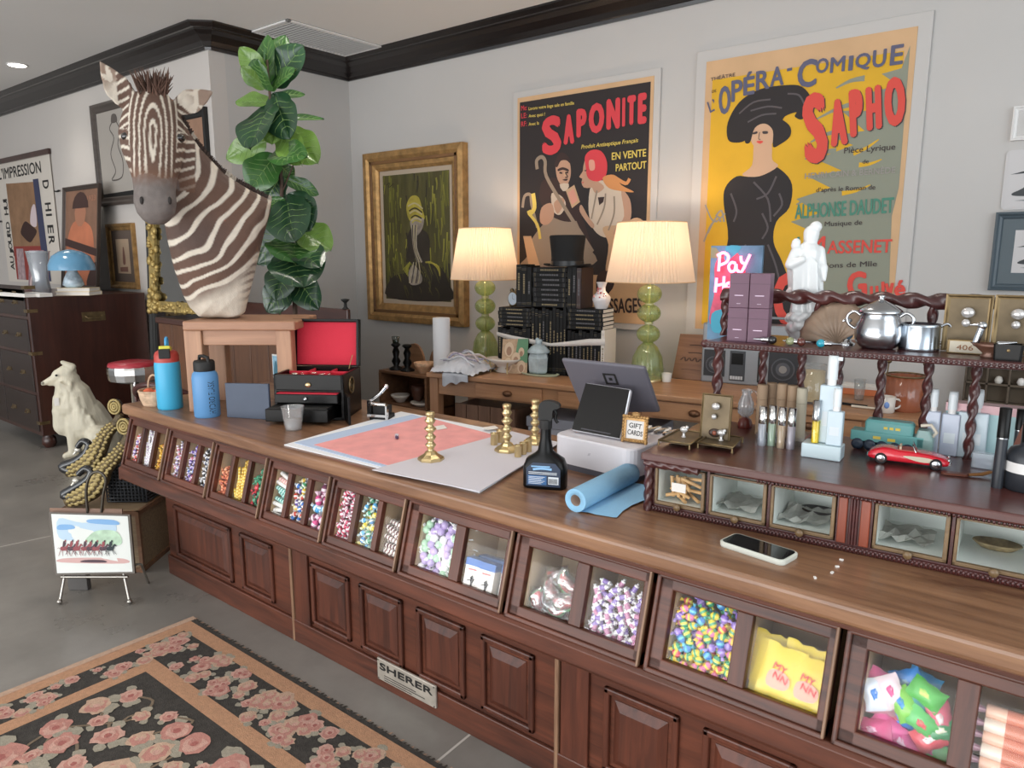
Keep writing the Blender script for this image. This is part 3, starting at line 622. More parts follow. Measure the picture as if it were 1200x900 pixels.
a.art([(bw2*.38, bh*.02), (bw2*.62, bh*.02), (bw2*.55, bh*.82), (bw2*.36, bh*.82)], 3, 2)
a.art([(-bw2*.3, bh*.42), (-bw2*.1, bh*.5), (bw2*.1, bh*.47), (bw2*.3, bh*.42), (bw2*.15, bh*.36), (-.0, bh*.33), (-bw2*.2, bh*.37)], 3, 3, 4)
a.art([(bw2*.1, bh*.48), (bw2*.32, bh*.46), (bw2*.34, bh*.62), (bw2*.2, bh*.6)], 3, 4, 4)
a.art([(-bw2*.6, bh*.02), (-bw2*.3, bh*.02), (-bw2*.28, bh*.28), (-bw2*.55, bh*.28)], 3, 5)
for v_ in a.v: v_.y -= .0022
a.build('printed_picture', [mat('ban_red', '#8a3a34', .9), mat('ban_brown', '#8a6a50', .9, var=.2, vscale=6), mat('ban_blue', '#3c3f58', .9), mat('ban_dark', '#3a2622', .9), mat('ban_pale', '#c9b9bc', .9), mat('ban_mauve', '#a08a8e', .9, var=.3, vscale=20)], bn)
a = MB(); a.text('L\u2019IMPRESSION', -bw2*.92, bh*.86, .2, 1, off=.03, width=bw2*1.6, height=bh*.09)
for i, ch in enumerate('D\u2019HIER'): a.text(ch, bw2*.68, bh*(.80-.085*i), .15, 1, off=.03, width=.065*bh if ch not in '\u2019I' else .02, rot=-PI/2, height=bw2*.2)
for i, ch in enumerate('AUJOURD\u2019HUI'): a.text(ch, -bw2*.7, bh*(.1+.058*i), .15, 1, off=.03, rot=PI/2, width=.06*bh if ch not in '\u2019I' else .02, height=bw2*.16)
for v_ in a.v: v_.y -= .0024
a.build('lettering', M_blackm, bn)
# leaning picture on the chest
q = [at_y(70, 345, LW-.26), at_y(101, 345, LW-.26)]
lw_ = (q[1]-q[0]).length; lh = at_y(108, 217, LW-.07).z-CHZ
def p_lean(w, h, z0):
    m = MB(); m.art([(-w, z0), (w, z0), (w, z0+h), (-w, z0+h)], 1, 0, y=-.0085)
    m.art([(-w*.8, z0), (w*.7, z0), (w*.75, z0+h*.5), (w*.3, z0+h*.66), (-w*.5, z0+h*.66), (-w*.9, z0+h*.4)], 2, 1, 4, y=-.0085)
    m.art([(w*.35*math.cos(t)-.02, z0+h*.76+w*.36*math.sin(t)) for t in [k*PI/5 for k in range(10)]], 3, 3, y=-.0085)
    m.art([(w*.5*math.cos(t)-.02, z0+h*.81+w*.42*math.sin(t)) for t in [k*PI/8 for k in range(9)]], 4, 2, y=-.0085)
    m.art([(-w, z0+h*.42), (w, z0+h*.3), (w, z0+h*.38), (-w, z0+h*.5)], 3, 2, 0, y=-.0085)
    m.art([(w*.4, z0), (w, z0+h*.02), (w, z0+h*.25), (w*.6, z0+h*.16)], 3, 2, 3, y=-.0085)
    m.text('1923', w*.35, z0+h*.88, .06, 3, 3, width=w*.5, y=-.0085)
    return m, [mat('lean_bg', '#7a5a48', .6, var=.15), mat('lean_orange', '#b06a4c', .6, var=.15, vscale=5), mat('lean_dark', '#3a2420', .6), mat('lean_skin', '#9c6a52', .6)]
picture('framed_poster', 'brown framed poster of a dark-haired sitter in orange leaning on the chest', 'picture', (q[0].x+q[1].x)/2-.30, (q[0].x+q[1].x)/2+.42, CHZ+.012, CHZ+lh, LW-.21, .035, .025, wood('dark_frame', '#2e2420', '#4a3a30', 'z', .4, 1, k=1), 0, None, p_lean, rot=(-.11, 0, 0))
# small things on the chest
cy = cf_.y
def on_chest(px, py): return S(px, py, CHZ)
p, s = on_chest(81, 346)
for k, (lab, c) in enumerate((('lower cream book under the blue glass lamp on the chest', '#d9cbae'), ('upper cream book under the blue glass lamp on the chest', '#cfc0a2'))):
    t = thing('book', lab, 'book', (p.x, p.y+.07, CHZ+.028*k), .66+.1*k, 'books under the blue lamp')
    MB().b2(-.125+.01*k, .125-.01*k, -.08, .08, .003, .025).build('page_block', M_paper, t); f = MB(); f.b2(-.13+.01*k, .13-.01*k, -.085, .085, 0, .003).b2(-.13+.01*k, .13-.01*k, -.085, .085, .025, .028).b2(-.13+.01*k, .13-.01*k, .08, .085, 0, .028); f.build('cover', mat('cream_cover%d' % k, c, .6), t)
t = thing('mushroom_lamp', 'blue glass mushroom lamp standing on two cream books on the chest', 'lamp', (p.x-.03, p.y+.05, CHZ+.056))
MB().lathe([(.05, 0), (.075, .02), (.06, .07), (.035, .12), (.03, .17)], 20).build('lamp_base', mat('lamp_glass_pale', '#a9bac6', .15, var=.4, vscale=20, coat=.5), t)
MB().lathe([(.16, .13), (.158, .17), (.13, .235), (.08, .27), (.02, .285), (.001, .286), (.001, .283), (.02, .28), (.076, .266), (.125, .23), (.152, .168), (.155, .13)], 28).build('lamp_shade', mat('lamp_glass_blue', '#5f92b4', .12, coat=.6), t)
p, s = on_chest(41, 344)
t = thing('glass_vase', 'clear cut glass vase beside the blue lamp on the chest', 'vase', (p.x, p.y+.05, CHZ))
MB().lathe([(.06, 0), (.065, .03), (.055, .12), (.08, .32), (.085, .33), (.078, .33), (.05, .12), (.055, .04), (.001, .03)], 24, rib=.05, ribn=10).build('vase_body', pane('cut_glass', (.84, .88, .92), .22, .08, .3), t)
p, s = on_chest(24, 342)
t = thing('photo_card', 'small colourful card propped against the banner on the chest', 'picture', (p.x-.02, p.y+.12, CHZ), .2); t.rotation_euler = (-.12, 0, .2)
MB().b2(-.1, .1, -.004, .004, 0, .34).build('card', mat('card_mixed', '#8a7078', .6, var=.5, vscale=14), t, bevel=.002); m = MB(); m.art([(-.07, .02), (.07, .02), (.06, .13), (0, .16), (-.06, .12)], 1, 0, 4, y=-.005); m.text('DEC', -.07, .25, .06, 1, 0, .02, y=-.005); m.build('print', mat('card_pale', '#d8c0c0', .6), t)
for k, (px, w_, lab) in enumerate(((24, .2, 'white book lying flat left on the chest'), (46, .14, 'second white book lying flat by the glass vase'))):
    p, s = on_chest(px, 347); t = thing('book', lab, 'book', (p.x, p.y+.02, CHZ), .1)
    MB().b2(-w_, w_, -.08, .0, .003, .022).build('page_block', M_paper, t); f = MB(); f.b2(-w_-.004, w_+.004, -.085, .004, 0, .003).b2(-w_-.004, w_+.004, -.085, .004, .022, .026).b2(-w_-.004, w_+.004, 0, .004, 0, .026); f.build('cover', M_white, t)
# pictures on the left wall
def p_draw(w, h, z0):
    m = MB(); m.art([(-w, z0), (w, z0), (w, z0+h), (-w, z0+h)], 1, 0, y=-.0085)
    m.art([(-w, z0), (w, z0), (w, z0+h*.06), (-w, z0+h*.04)], 2, 1, y=-.0085)
    m.stroke([(-w*.2, z0+h*.9), (-w*.45, z0+h*.8), (-w*.3, z0+h*.68), (-w*.5, z0+h*.5), (-w*.35, z0+h*.3), (-w*.55, z0+h*.2), (-w*.1, z0+h*.22), (0, z0+h*.4), (-w*.15, z0+h*.6), (0, z0+h*.75), (-w*.2, z0+h*.9)], .012, 2, 2, 5, y=-.0085)
    m.art([(-w*.35, z0+h*.86), (-w*.1, z0+h*.86), (-w*.12, z0+h*.94), (-w*.3, z0+h*.95)], 3, 2, 4, y=-.0085); return m, [mat('draw_paper', '#b3aca4', .3, k=1), M_blackm, mat('charcoal', '#57504c', .8)]
x0, x1, z0, z1 = wall_rect(109, 128, 122, 242, LW); x1 = x0+.95
picture('framed_drawing', 'large framed charcoal figure drawing on the left wall behind the zebra head', 'picture', x0, x1, z0, z1+.02, LW, .07, .03, wood('grey_frame', '#3a332f', '#5c514a', 'x', .35, 1, k=1), 0, None, p_draw)
def p_brown(w, h, z0):
    m = MB(); m.art([(-w, z0), (w, z0), (w, z0+h), (-w, z0+h)], 1, 0, y=-.0085); m.art([(-w*.3, z0+h*.1), (w*.5, z0+h*.1), (w*.4, z0+h*.7), (0, z0+h*.85), (-w*.3, z0+h*.6)], 2, 1, 4, y=-.0085); return m, [mat('sepia', '#8c6c58', .5, var=.2), mat('sepia_dark', '#6a4a3a', .5)]
xr = at_y(248, 170, LW).x-.02; zb = at_y(247, 186, LW).z; zt_ = at_y(240, 126, LW).z
picture('framed_picture', 'sepia picture in a black frame on the left wall behind the zebra ear', 'picture', xr-.75, xr, zb-.25, zt_, LW, .06, .03, M_blackm, 0, None, p_brown)
x0, x1, z0, z1 = wall_rect(127, 263, 165, 339, LW)
def p_small(w, h, z0):
    m = MB(); m.art([(-w, z0), (w, z0), (w, z0+h), (-w, z0+h)], 1, 0, y=-.0085); m.art([(-w*.1, z0+h*.3), (w*.3, z0+h*.3), (w*.25, z0+h*.7), (w*.05, z0+h*.75)], 2, 1, 4, y=-.0085); m.art([(-w*.6, z0+h*.05), (w*.6, z0+h*.05), (w*.6, z0+h*.2), (-w*.6, z0+h*.18)], 2, 1, y=-.0085); return m, [mat('small_print', '#a08a74', .7), mat('small_ink', '#6b4a40', .7)]
picture('framed_print', 'small gilt framed print with dark mount on the left wall above the switch', 'picture', x0, x1, z0, z1, LW, .055, .03, M_gilt, .07, mat('dark_mount', '#574a42', .8), p_small)
x0, x1, z0, z1 = wall_rect(140, 347, 164, 366, LW)
t = thing('light_switch', 'white double rocker light switch below the small gilt print', 'switch', ((x0+x1)/2, LW, z0))
hw = (x1-x0)/2; hh = z1-z0
MB().b2(-hw, hw, -.008, 0, 0, hh).build('cover_plate', M_white, t, bevel=.003)
for sx in (-.5, .5): MB().b2(sx*hw-hw*.3, sx*hw+hw*.3, -.013, -.008, hh*.2, hh*.8).build('rocker', mat('rocker_white', '#f0eeec', .35, k=1), t, bevel=.002)
# tall black mirror frame leaning on the left wall
xm = at_y(180, 390, LW-.12).x
t = thing('tall_mirror', 'tall black framed mirror leaning on the left wall behind the gilt ornament', 'mirror', (xm+.45, LW-.16, 0)); t.rotation_euler = (-.05, 0, 0)
frame_parts(t, .9, 1.75, .05, .035, M_blackm); MB().b2(-.42, .42, -.01, -.004, .03, 1.72).build('mirror_glass', mat('mirror_silver', '#9a9a98', .05, 1, k=1), t)
# plank sideboard behind the counter, with gilt ornament frame
W_side = wood('brown_planks', '#4b3022', '#7a5238', 'z', .45, 1.2, k=1.0)
W_rail = wood('dark_rail', '#3b2420', '#54352d', 'x', .35, 1.2, k=1.0)
ya = 2.42; xa, xb = at_y(187, 400, ya).x, at_y(410, 380, ya+.3).x; zs = at_y(300, 384, ya).z
sb = thing('plank_sideboard', 'brown plank sideboard with a dark top rail standing behind the zebra stool', 'sideboard', (xa, ya, 0))
L_ = xb-xa
f = MB(); n = 9
for k in range(n): f.b2(L_*k/n+.002, L_*(k+1)/n-.002, 0, .02, .08, zs-.04)
f.build('plank_front', W_side, sb, bevel=.003)
f = MB(); f.b2(0, L_, .02, .3, .08, zs-.04); f.build('carcass', W_side, sb)
MB().b2(-.01, L_+.01, -.015, .31, zs-.04, zs).build('top', W_rail, sb, bevel=.006)
z2 = at_y(390, 361, ya+.3).z
MB().b2(L_*.2, L_, .285, .31, zs, z2).build('back_rail', W_rail, sb, bevel=.006)
for x in (.03, L_-.03): MB().lathe([(.02, 0), (.028, .03), (.022, .08)], 12, (x, .05, 0)).build('foot', W_rail, sb)
MB().lathe([(.022, 0), (.01, .012), (.008, .035), (.022, .048), (.026, .056), (.001, .06)], 14, (L_-.03, .297, z2)).build('finial', M_blackm, sb)
# gilt ornate frame on sideboard
gy = ya+.06; ga, gs = SY(190, 376, gy); gz1 = at_y(180, 225, gy).z
t = thing('ornate_gilt_frame', 'ornate gilt carved frame standing on the sideboard below the zebra muzzle', 'frame', (ga.x+.28, gy, zs+.03)); t.rotation_euler = (-.06, 0, .1)
gh = gz1-zs; f = MB(); random.seed(3)
for x, a, b_ in ((-.30, 0, gh), (.30, 0, gh)):
    f.b2(x-.035, x+.035, -.02, .02, 0, gh)
    for k in range(40): f.sphere((x+random.uniform(-.045, .045), -.015+random.uniform(-.012, .01), .02+(gh-.04)*k/39), (random.uniform(.014, .026), .016, random.uniform(.014, .03)), 8, 6)
for z in (.04, gh-.04):
    f.b2(-.33, .33, -.02, .02, z-.035, z+.035)
    for k in range(26): f.sphere((-.32+.64*k/25, -.015, z+random.uniform(-.035, .03)), (random.uniform(.014, .028), .016, random.uniform(.014, .026)), 8, 6)
for sx in (-1, 1):
    for k in range(14): f.sphere((sx*(.3+random.uniform(-.06, .05)), -.02, random.uniform(0, .13)), random.uniform(.016, .03), 8, 6)
f.build('carved_moulding', mat('antique_gold', '#a08a54', .45, .55, var=.35, vscale=22, bump=.4, bscale=70, k=1.15), t)
MB().b2(-.27, .27, .0, .01, .06, gh-.06).build('mirror_glass', mat('mirror_silver', '#9a9a98', .05, 1, k=1), t)
# small pictures leaning at the sideboard seen under the stool
p, s = SY(322, 430, 2.38)
t = thing('postcard_stand', 'small blue postcard in a white frame seen between the stool legs', 'picture', (p.x, 2.40, p.z-.07), 0)
MB().b2(-.035, .035, -.012, 0, -.0, .14).build('frame', M_white, t, bevel=.002); m = MB(); m.art([(-.028, .008), (.028, .008), (.028, .132), (-.028, .132)], 1, 0, y=-.0122); m.art([(-.02, .03), (.02, .02), (.01, .1), (-.01, .09)], 2, 1, 3, y=-.0122); m.build('printed_picture', [mat('postcard_blue', '#7fa4b8', .5, var=.3, vscale=30), mat('postcard_teal', '#3f6a7a', .5)], t)
MB().b2(-.03, .03, .0, .02, -.02, .0).build('clip', M_brassold, t)
# bar stool with red seat
p, s = SY(156, 428, 2.25)
t = thing('diner_stool', 'round diner stool with a red seat and chrome band behind the dog statue', 'stool', (p.x, p.y, 0)); r = 28*s; zt_ = p.z+.02
MB().lathe([(r*.9, zt_-.03), (r*.97, zt_-.02), (r*.93, zt_), (r*.5, zt_+.012), (.001, zt_+.015)], 32).build('seat', mat('red_vinyl', '#a62f3c', .35, coat=.3), t)
MB().lathe([(r*.72, zt_-.13), (r*.95, zt_-.115), (r*1.0, zt_-.07), (r*1.0, zt_-.035), (r*.97, zt_-.02), (r*.9, zt_-.02), (r*.88, zt_-.1)], 16, sm=False).build('chrome_band', M_chrome, t)
MB().lathe([(.2, 0), (.19, .02), (.05, .05), (.03, .09), (.03, zt_-.12), (.08, zt_-.11), (.08, zt_-.1)], 24).build('pedestal', M_chrome, t)
# dark bentwood chair beyond the counter end
p, s = SY(190, 470, 1.95)
t = thing('bentwood_chair', 'dark red wooden chair with curved back behind the basket on the counter end', 'chair', (p.x, p.y, 0), .5)
W_bent = wood('bentwood', '#3c1f1c', '#5e302a', 'x', .3, 1, k=1)
zc = p.z+.08
MB().tube(spline([(-.2, .12, zc-.12), (-.15, -.02, zc-.02), (0, -.09, zc+.03), (.15, -.02, zc-.02), (.2, .12, zc-.12)], 6, False), .018, 10).build('top_rail', W_bent, t)
MB().tube(spline([(-.2, .12, zc-.2), (-.15, -.02, zc-.11), (0, -.09, zc-.07), (.15, -.02, zc-.11), (.2, .12, zc-.2)], 6, False), .018, 10).build('lower_rail', W_bent, t)
for x in (-.14, -.07, 0, .07, .14): y = -.09+.07*(x/.15)**2; MB().tube([(x, y, .46), (x, y, zc-.01-abs(x)*.3)], .008, 8).build('spindle', W_bent, t)
MB().lathe([(.2, .43), (.21, .445), (.2, .465), (.001, .468)], 28, (0, .08, 0)).build('seat', W_bent, t)
for x, y in ((-.15, -.04), (.15, -.04), (-.15, .22), (.15, .22)): MB().tube([(x*.9, y, .44), (x*1.15, y+(.03 if y > 0 else -.03), 0)], [.018, .013], 8).build('leg', W_bent, t)
# small two-tier shelf with bowls
yb = 3.22; a, b_ = at_y(447, 470, yb), at_y(503, 480, yb)
W_shelf = wood('shelf_brown', '#5a3c2b', '#8a6346', 'x', .5, 1.3, k=1)
za, zm = at_y(450, 434, yb).z, at_y(470, 475, yb).z
sh = thing('wooden_shelf', 'small brown wooden two-tier shelf with round-topped back boards beside the desk', 'shelf', (a.x-.02, yb, 0)); sw = b_.x-a.x+.0
for z in (za, zm): MB().b2(0, sw, 0, .26, z-.018, z).build('shelf_board', W_shelf, sh, bevel=.003)
for x in (0, sw-.018): MB().b2(x, x+.018, 0, .26, 0, za-.018).build('side_panel', W_shelf, sh)
MB().b2(0, sw, .25, .262, 0, za).build('back_panel', W_shelf, sh)
for x in (sw*.22, sw*.75): MB().prism([(x+.10*math.cos(k*PI/12), za+.16*math.sin(k*PI/12)) for k in range(13)], .235, .25).build('round_back_board', wood('shelf_light', '#7a5840', '#a57e5e', 'x', .5, 1, k=1), sh)
for k, px in enumerate((464.5, 477.5)):
    p = at_y(px, 432, yb+.08); t = thing('candlestick', ['black turned candlestick with a glass cup, left of two on the small shelf', 'black turned candlestick, right of two on the small shelf'][k], 'candlestick', (p.x, yb+.08, za), 0, 'black candlesticks on the small shelf')
    MB().lathe([(r*1.4, z*1.4) for r, z in ((.034, 0), (.034, .008), (.012, .018), (.022, .04), (.012, .06), (.018, .085), (.01, .105), (.024, .118), (.018, .125), (.001, .125))], 16).build('stem', M_black, t)
    if k == 0: MB().lathe([(.02, .175), (.027, .22), (.025, .22), (.017, .178)], 14).build('glass_cup', pane('smoke_glass', (.35, .42, .38), .2), t)
M_china = mat('china', '#ddd5cc', .25, coat=.4, k=1); M_tan = mat('tan_pottery', '#b08a68', .5)
def bowl(loc, r, h, m, lab, name='bowl', grp=None):
    o = MB().lathe([(r*.45, 0), (r*.5, h*.08), (r*.85, h*.6), (r, h), (r*.95, h), (r*.8, h*.6), (r*.4, h*.15), (.001, h*.12)], 22).build(name, m, loc=loc); return tag(o, lab, 'bowl', grp)
bowl((a.x+sw*.72, yb+.09, za), .07, .07, mat('striped_bowl', '#c09a7a', .4, var=.3, vscale=30), 'tan striped bowl on the top tier of the small shelf')
bowl((a.x+sw*.22, yb+.08, zm), .065, .05, M_china, 'white bowl with brown pattern on the lower tier of the small shelf')
bowl((a.x+sw*.5, yb+.12, zm), .05, .12, mat('brown_pot', '#5a3a2e', .35), 'dark brown pot on the lower tier of the small shelf', 'pot')
t = thing('dish_stack', 'flat pale dish at the front of the small shelf lower tier', 'dish', (a.x+sw*.68, yb+.09, zm)); MB().lathe([(.05, 0), (.085, .02), (.083, .026), (.035, .008), (.001, .008)], 24).build('dish', M_china, t)
# ------------------------------------------------------------------ collie statue
fc = Frame(at_z(92, 536, 0), 64); sc_ = (fc.O-CP).dot(CF)/FPX
def cpt(px, py, w=0): u, z = fc.at(px, py, w); return (u, w, z)
mb = MB(); q = sc_
cap(mb, cpt(80, 446, 0), cpt(83, 475, 0), 12.5*q, 18*q); cap(mb, cpt(88, 462, 0), cpt(98, 496, .02), 17*q, 24*q); cap(mb, cpt(100, 486, .03), cpt(117, 514, .05), 22*q, 24*q)
cap(mb, cpt(79, 436, 0), cpt(69, 440, -.01), 9.5*q, 7.5*q); cap(mb, cpt(68, 442, -.01), cpt(50.5, 449.5, -.03), 5.8*q, 2.6*q); cap(mb, cpt(70, 447, -.01), cpt(58, 450, -.02), 5*q, 2.4*q)
for w in (-.045, .055): cap(mb, cpt(73, 424.5, w), cpt(84, 430, w), 2.4*q, 4.6*q)
cap(mb, cpt(73, 468, -.02), cpt(77, 498, 0), 10*q, 13*q); cap(mb, cpt(70, 482, -.02), cpt(76, 500, 0), 8*q, 9*q)
for w in (-.06, .07): cap(mb, cpt(86, 498, w), cpt(86, 528, w), 8.5*q, 5.2*q); cap(mb, cpt(87, 531, w), cpt(77, 534, w-.01), 5*q, 3.4*q)
for w in (-.1, .12): cap(mb, cpt(116, 512, w), cpt(112, 528, w), 15*q, 8*q); cap(mb, cpt(118, 533, w), cpt(104, 534.5, w), 5.5*q, 4*q)
cap(mb, cpt(128, 524, .1), cpt(143, 531, .12), 8*q, 5*q)
for k in range(46):
    a_ = random.uniform(0, 1); px, py = 74+a_*40+random.uniform(-6, 8), 452+a_*55+random.uniform(-8, 12); rr_ = (15+9*a_)*q; cap(mb, cpt(px, py, -rr_*.86), cpt(px+3, py+random.uniform(9, 16), -rr_*.9), 2.2*q, 1.0*q, 8)
me = remeshed(mb, .008, 2, .4)
st = link('collie_statue', me, mat('statue_cream', '#cfc8b4', .5, var=.14, vscale=9, bump=.5, bscale=24, k=1.1, stretch=(1.6, 1.6, .5)), loc=fc.O, rz=fc.a)
tag(st, 'cream painted sitting collie dog statue in front of the dark chest', 'statue')
d = MB(); d.sphere(cpt(66, 440, -.02-7.5*q), 1.3*q, 8, 6); d.build('eye', M_blackm, st); d = MB(); d.sphere(cpt(50, 449, -.04), 1.8*q, 8, 6); d.build('nose', mat('nose_grey', '#8a8378', .5), st)
mb = MB(); u, w, z = cpt(67, 470, -10*q); mb.box((u, w-.03, z), (5*q, .004, 9*q)); mb.build('paper_tag', M_paper, st)
# ------------------------------------------------------------------ wicker crate, black mesh pouf, carved swans
fr = Frame(at_z(175, 664, 0), 38.5); cu, cz = fr.at(175, 594, 0); cu0, _ = fr.at(76, 594, 0); cs = (fr.O-CP).dot(CF)/FPX
t = thing('rattan_crate', 'tan woven rattan crate standing behind the horse picture easel', 'crate', fr.O, fr.a)
MB().b2(cu0, 0, -.06, .3, 0, cz).build('woven_side', wood('rattan', '#6b5844', '#9c8568', 'x', .7, 3.2, k=1, coat=0), t, bevel=.004)
f = MB()
for z in (.01, cz-.012):
    f.b2(cu0-.005, .005, -.066, -.054, z-.008, z+.012).b2(-.006, .008, -.066, .306, z-.008, z+.012).b2(cu0-.008, cu0+.006, -.066, .306, z-.008, z+.012)
for u in (cu0, 0): f.b2(u-.008, u+.008, -.068, -.052, 0, cz)
f.build('edge_binding', W_shelf, t)
t = thing('mesh_basket', 'black woven mesh basket standing on the rattan crate by the counter end', 'basket', fr.p(0, 0, cz+.001), fr.a)
u0, z0 = fr.at(126, 592, .05); u1, z1 = fr.at(168, 545, .05); hz = z1-cz
f = MB(); f.b2(u0, u1, .06, .28, 0, hz*.98); f.build('basket_body', M_blackm, t, bevel=.01)
f = MB(); g = mat('mesh_wire', '#34363a', .35, .4)
for k in range(12): x = u0+(u1-u0)*k/11; f.tube([(x, .055, .004), (x, .052, hz)], .0035, 6)
for k in range(12): z = .006+(hz-.01)*k/11; f.tube([(u0, .053, z), (u1, .053, z), (u1+.004, .28, z)], .003, 6)
f.build('wire_weave', g, t)
# swans: gold feathered body sweeping up to a rosette, black looped neck
M_gold_feather = mat('gold_feather', '#5c4d34', .55, .2, var=.4, vscale=60, bump=.6, bscale=90, k=1.0)
M_swblack = mat('swan_black', '#141519', .2, coat=.5, k=1)
def swan(pts, neck, rose, w, lab, head):
    t = thing('carved_swan', lab, 'ornament', fr.p(0, w, cz), fr.a)
    P = lambda px, py: (fr.at(px, py, w)[0], 0, fr.at(px, py, w)[1]-cz)
    B = [Vector(P(x, y)) for x, y, r in pts]; R = [r*cs for x, y, r in pts]
    Bs = spline(B, 5, False); Rs = [R[min(len(R)-1, i//5)]*(1-(i % 5)/5)+R[min(len(R)-1, i//5+1)]*(i % 5)/5 for i in range(len(Bs))]
    zmin = min(b_.z-r for b_, r in zip(Bs, Rs))
    Bs = [b_+Vector((0, 0, 0)) for b_ in Bs]
    body = MB(); body.tube(Bs, Rs, 12, flat=.8, up=(0, 1, 0)); body.build('feathered_body', M_gold_feather, t)
    # scale rows
    sc = MB()
    for i in range(2, len(Bs)-6):
        d_ = (Bs[i+1]-Bs[i-1]).normalized(); n_ = Vector((-d_.z, 0, d_.x))
        for k in (-.6, 0, .6): c = Bs[i]+n_*Rs[i]*(k+.15*(i % 2)); sc.sphere((c.x, -Rs[i]*.8*math.sqrt(max(.1, 1-k*k)), c.z), (Rs[i]*.33, .004, Rs[i]*.24), 8, 5, 0, None)
    sc.build('feather_scale', mat('scale_gold', '#a5925f', .5, .25, var=.2, vscale=40, k=1.0), t)
    N = spline([Vector(P(x, y)) for x, y in neck], 6, False); MB().tube(N, [6.5*cs-3.2*cs*i/len(N) for i in range(len(N))], 10).build('neck', M_swblack, t)
    hd = MB(); h0 = Vector(P(*head)); hd.sphere(h0, (4.5*cs, 3.5*cs, 3.4*cs), 10, 8); cap(hd, h0, h0+Vector((-4*cs, -.01, -5*cs)), 2.6*cs, 1*cs, 8); hd.build('head', mat('swan_silver', '#b8b4aa', .3, .5), t)
    ro = MB(); c = Vector(P(*rose)); 
    for rr in (8.5, 5, 2): ro.tube([(c.x+rr*cs*math.cos(a_)*.8, -.015, c.z+rr*cs*math.sin(a_)) for a_ in [k*PI/8 for k in range(16)]], 1.5*cs, 8, 0, True)
    ro.lathe([(8.5*cs, -.012), (8.5*cs, .012)], 18, T=tr(c.x, 0, c.z) @ rotx(PI/2), mi=1, sx=.8); ro.build('rosette', [mat('scale_gold', '#a5925f', .5, .25, var=.2, vscale=40, k=1.0), M_swblack], t)
    return t
swan([(78, 554, 6), (92, 549, 9), (108, 540, 11), (117, 525, 10), (125, 508, 8), (136, 496, 6), (141, 485, 4)], [(84, 552), (74, 547), (88, 541), (101, 531), (104, 521), (97, 517), (91, 524)], (136, 476), .22, 'rear carved black swan with gold feathered body ending in a rosette', (91, 527))
swan([(78, 587, 7), (94, 582, 10), (108, 574, 11), (118, 562, 10), (123, 549, 9), (136, 535, 7.5), (148, 518, 6), (152, 504, 4)], [(92, 582), (76, 580), (86, 573), (103, 562), (107, 553), (100, 549), (92, 556)], (147, 499), -.01, 'front carved black swan with gold feathered body just above the easel', (89, 563))
# ------------------------------------------------------------------ easel with horse racing print
fe = Frame(at_z(70, 708, 0), 38.5); es = (fe.O-CP).dot(CF)/FPX
def ep(px, py, w=0): u, z = fe.at(px, py, w); return Vector((u, w, z))
ez = thing('metal_easel', 'low metal easel with ball feet holding the horse racing print', 'easel', fe.O, fe.a)
M_pew = mat('pewter', '#a49f98', .3, .9, k=1.1)
for a_, b_ in (((70, 706, 0), (77, 668, .04)), ((152, 706, 0), (144, 668, .04)), ((176, 688, .22), (166, 662, .10))):
    f = MB(); f.tube([ep(*a_), ep(*b_)], .0055, 8); f.sphere(ep(*a_)+Vector((0, 0, .004)), .011, 10, 8); f.build('leg', M_pew, ez)
f = MB(); f.tube([ep(72, 676, .02), ep(150, 676, .02)], .006, 8); f.tube([ep(75, 668, .04), ep(166, 661, .10)], .005, 8); f.tube([ep(144, 668, .04), ep(140, 600, .13)], .005, 8); f.tube([ep(77, 668, .04), ep(80, 600, .13)], .005, 8); f.tube([ep(80, 600, .13), ep(140, 600, .13)], .006, 8); f.build('ledge_rail', M_pew, ez)
f = MB(); f.tube(spline([ep(103, 602, .12), ep(101, 575, .12), ep(106, 557, .12), ep(116, 553, .12), ep(124, 562, .12), ep(121, 580, .12), ep(119, 600, .12)], 5, False), .006, 8); f.build('carry_handle', mat('dark_iron', '#4b4740', .35, .8), ez)
c = [ep(64.5, 674, .0), ep(158, 672, .0), ep(152, 603, .10), ep(57, 600, .10)]
pr = thing('horse_print', 'watercolour print of racing horses under blue sky mounted on the low easel', 'picture', fe.O, fe.a)
f = MB(); f.slab(c, .012); f.build('frame_board', mat('print_edge', '#4e463e', .5), pr)
def cq(u, v, l=1): return c[0].lerp(c[1], u).lerp(c[3].lerp(c[2], u), v)+Vector((0, -.001*l, .0002*l))
class Q:                                               # printed shapes mapped on the tilted sheet
    def __init__(s): s.mb = MB()
    def art(s, pts, l, mi, sm=0):
        m = MB(); m.art(pts, 0, 0, sm); s.mb.add([cq(p.x, p.z, l) for p in m.v], m.f, mi)
f = Q(); f.art([(.03, .03), (.975, .03), (.975, .97), (.03, .97)], 1, 0)
f.art([(.1, .6), (.3, .55), (.75, .62), (.8, .86), (.4, .84), (.12, .9)], 2, 1, 4); f.art([(.1, .72), (.3, .74), (.28, .8), (.12, .8)], 3, 2, 4); f.art([(.5, .84), (.85, .82), (.8, .9), (.5, .9)], 3, 2, 4)
f.art([(.45, .52), (.85, .48), (.83, .7), (.6, .72), (.47, .62)], 3, 3, 4); f.art([(.1, .2), (.88, .17), (.88, .25), (.5, .27), (.12, .26)], 2, 4, 4); f.art([(.35, .2), (.65, .19), (.62, .23), (.4, .235)], 3, 5, 4)
random.seed(5)
def ln(pts, w, l, mi): m = MB(); m.stroke(pts, w, 0, 0, 3); f.mb.add([cq(p.x, p.z, l) for p in m.v], m.f, mi)
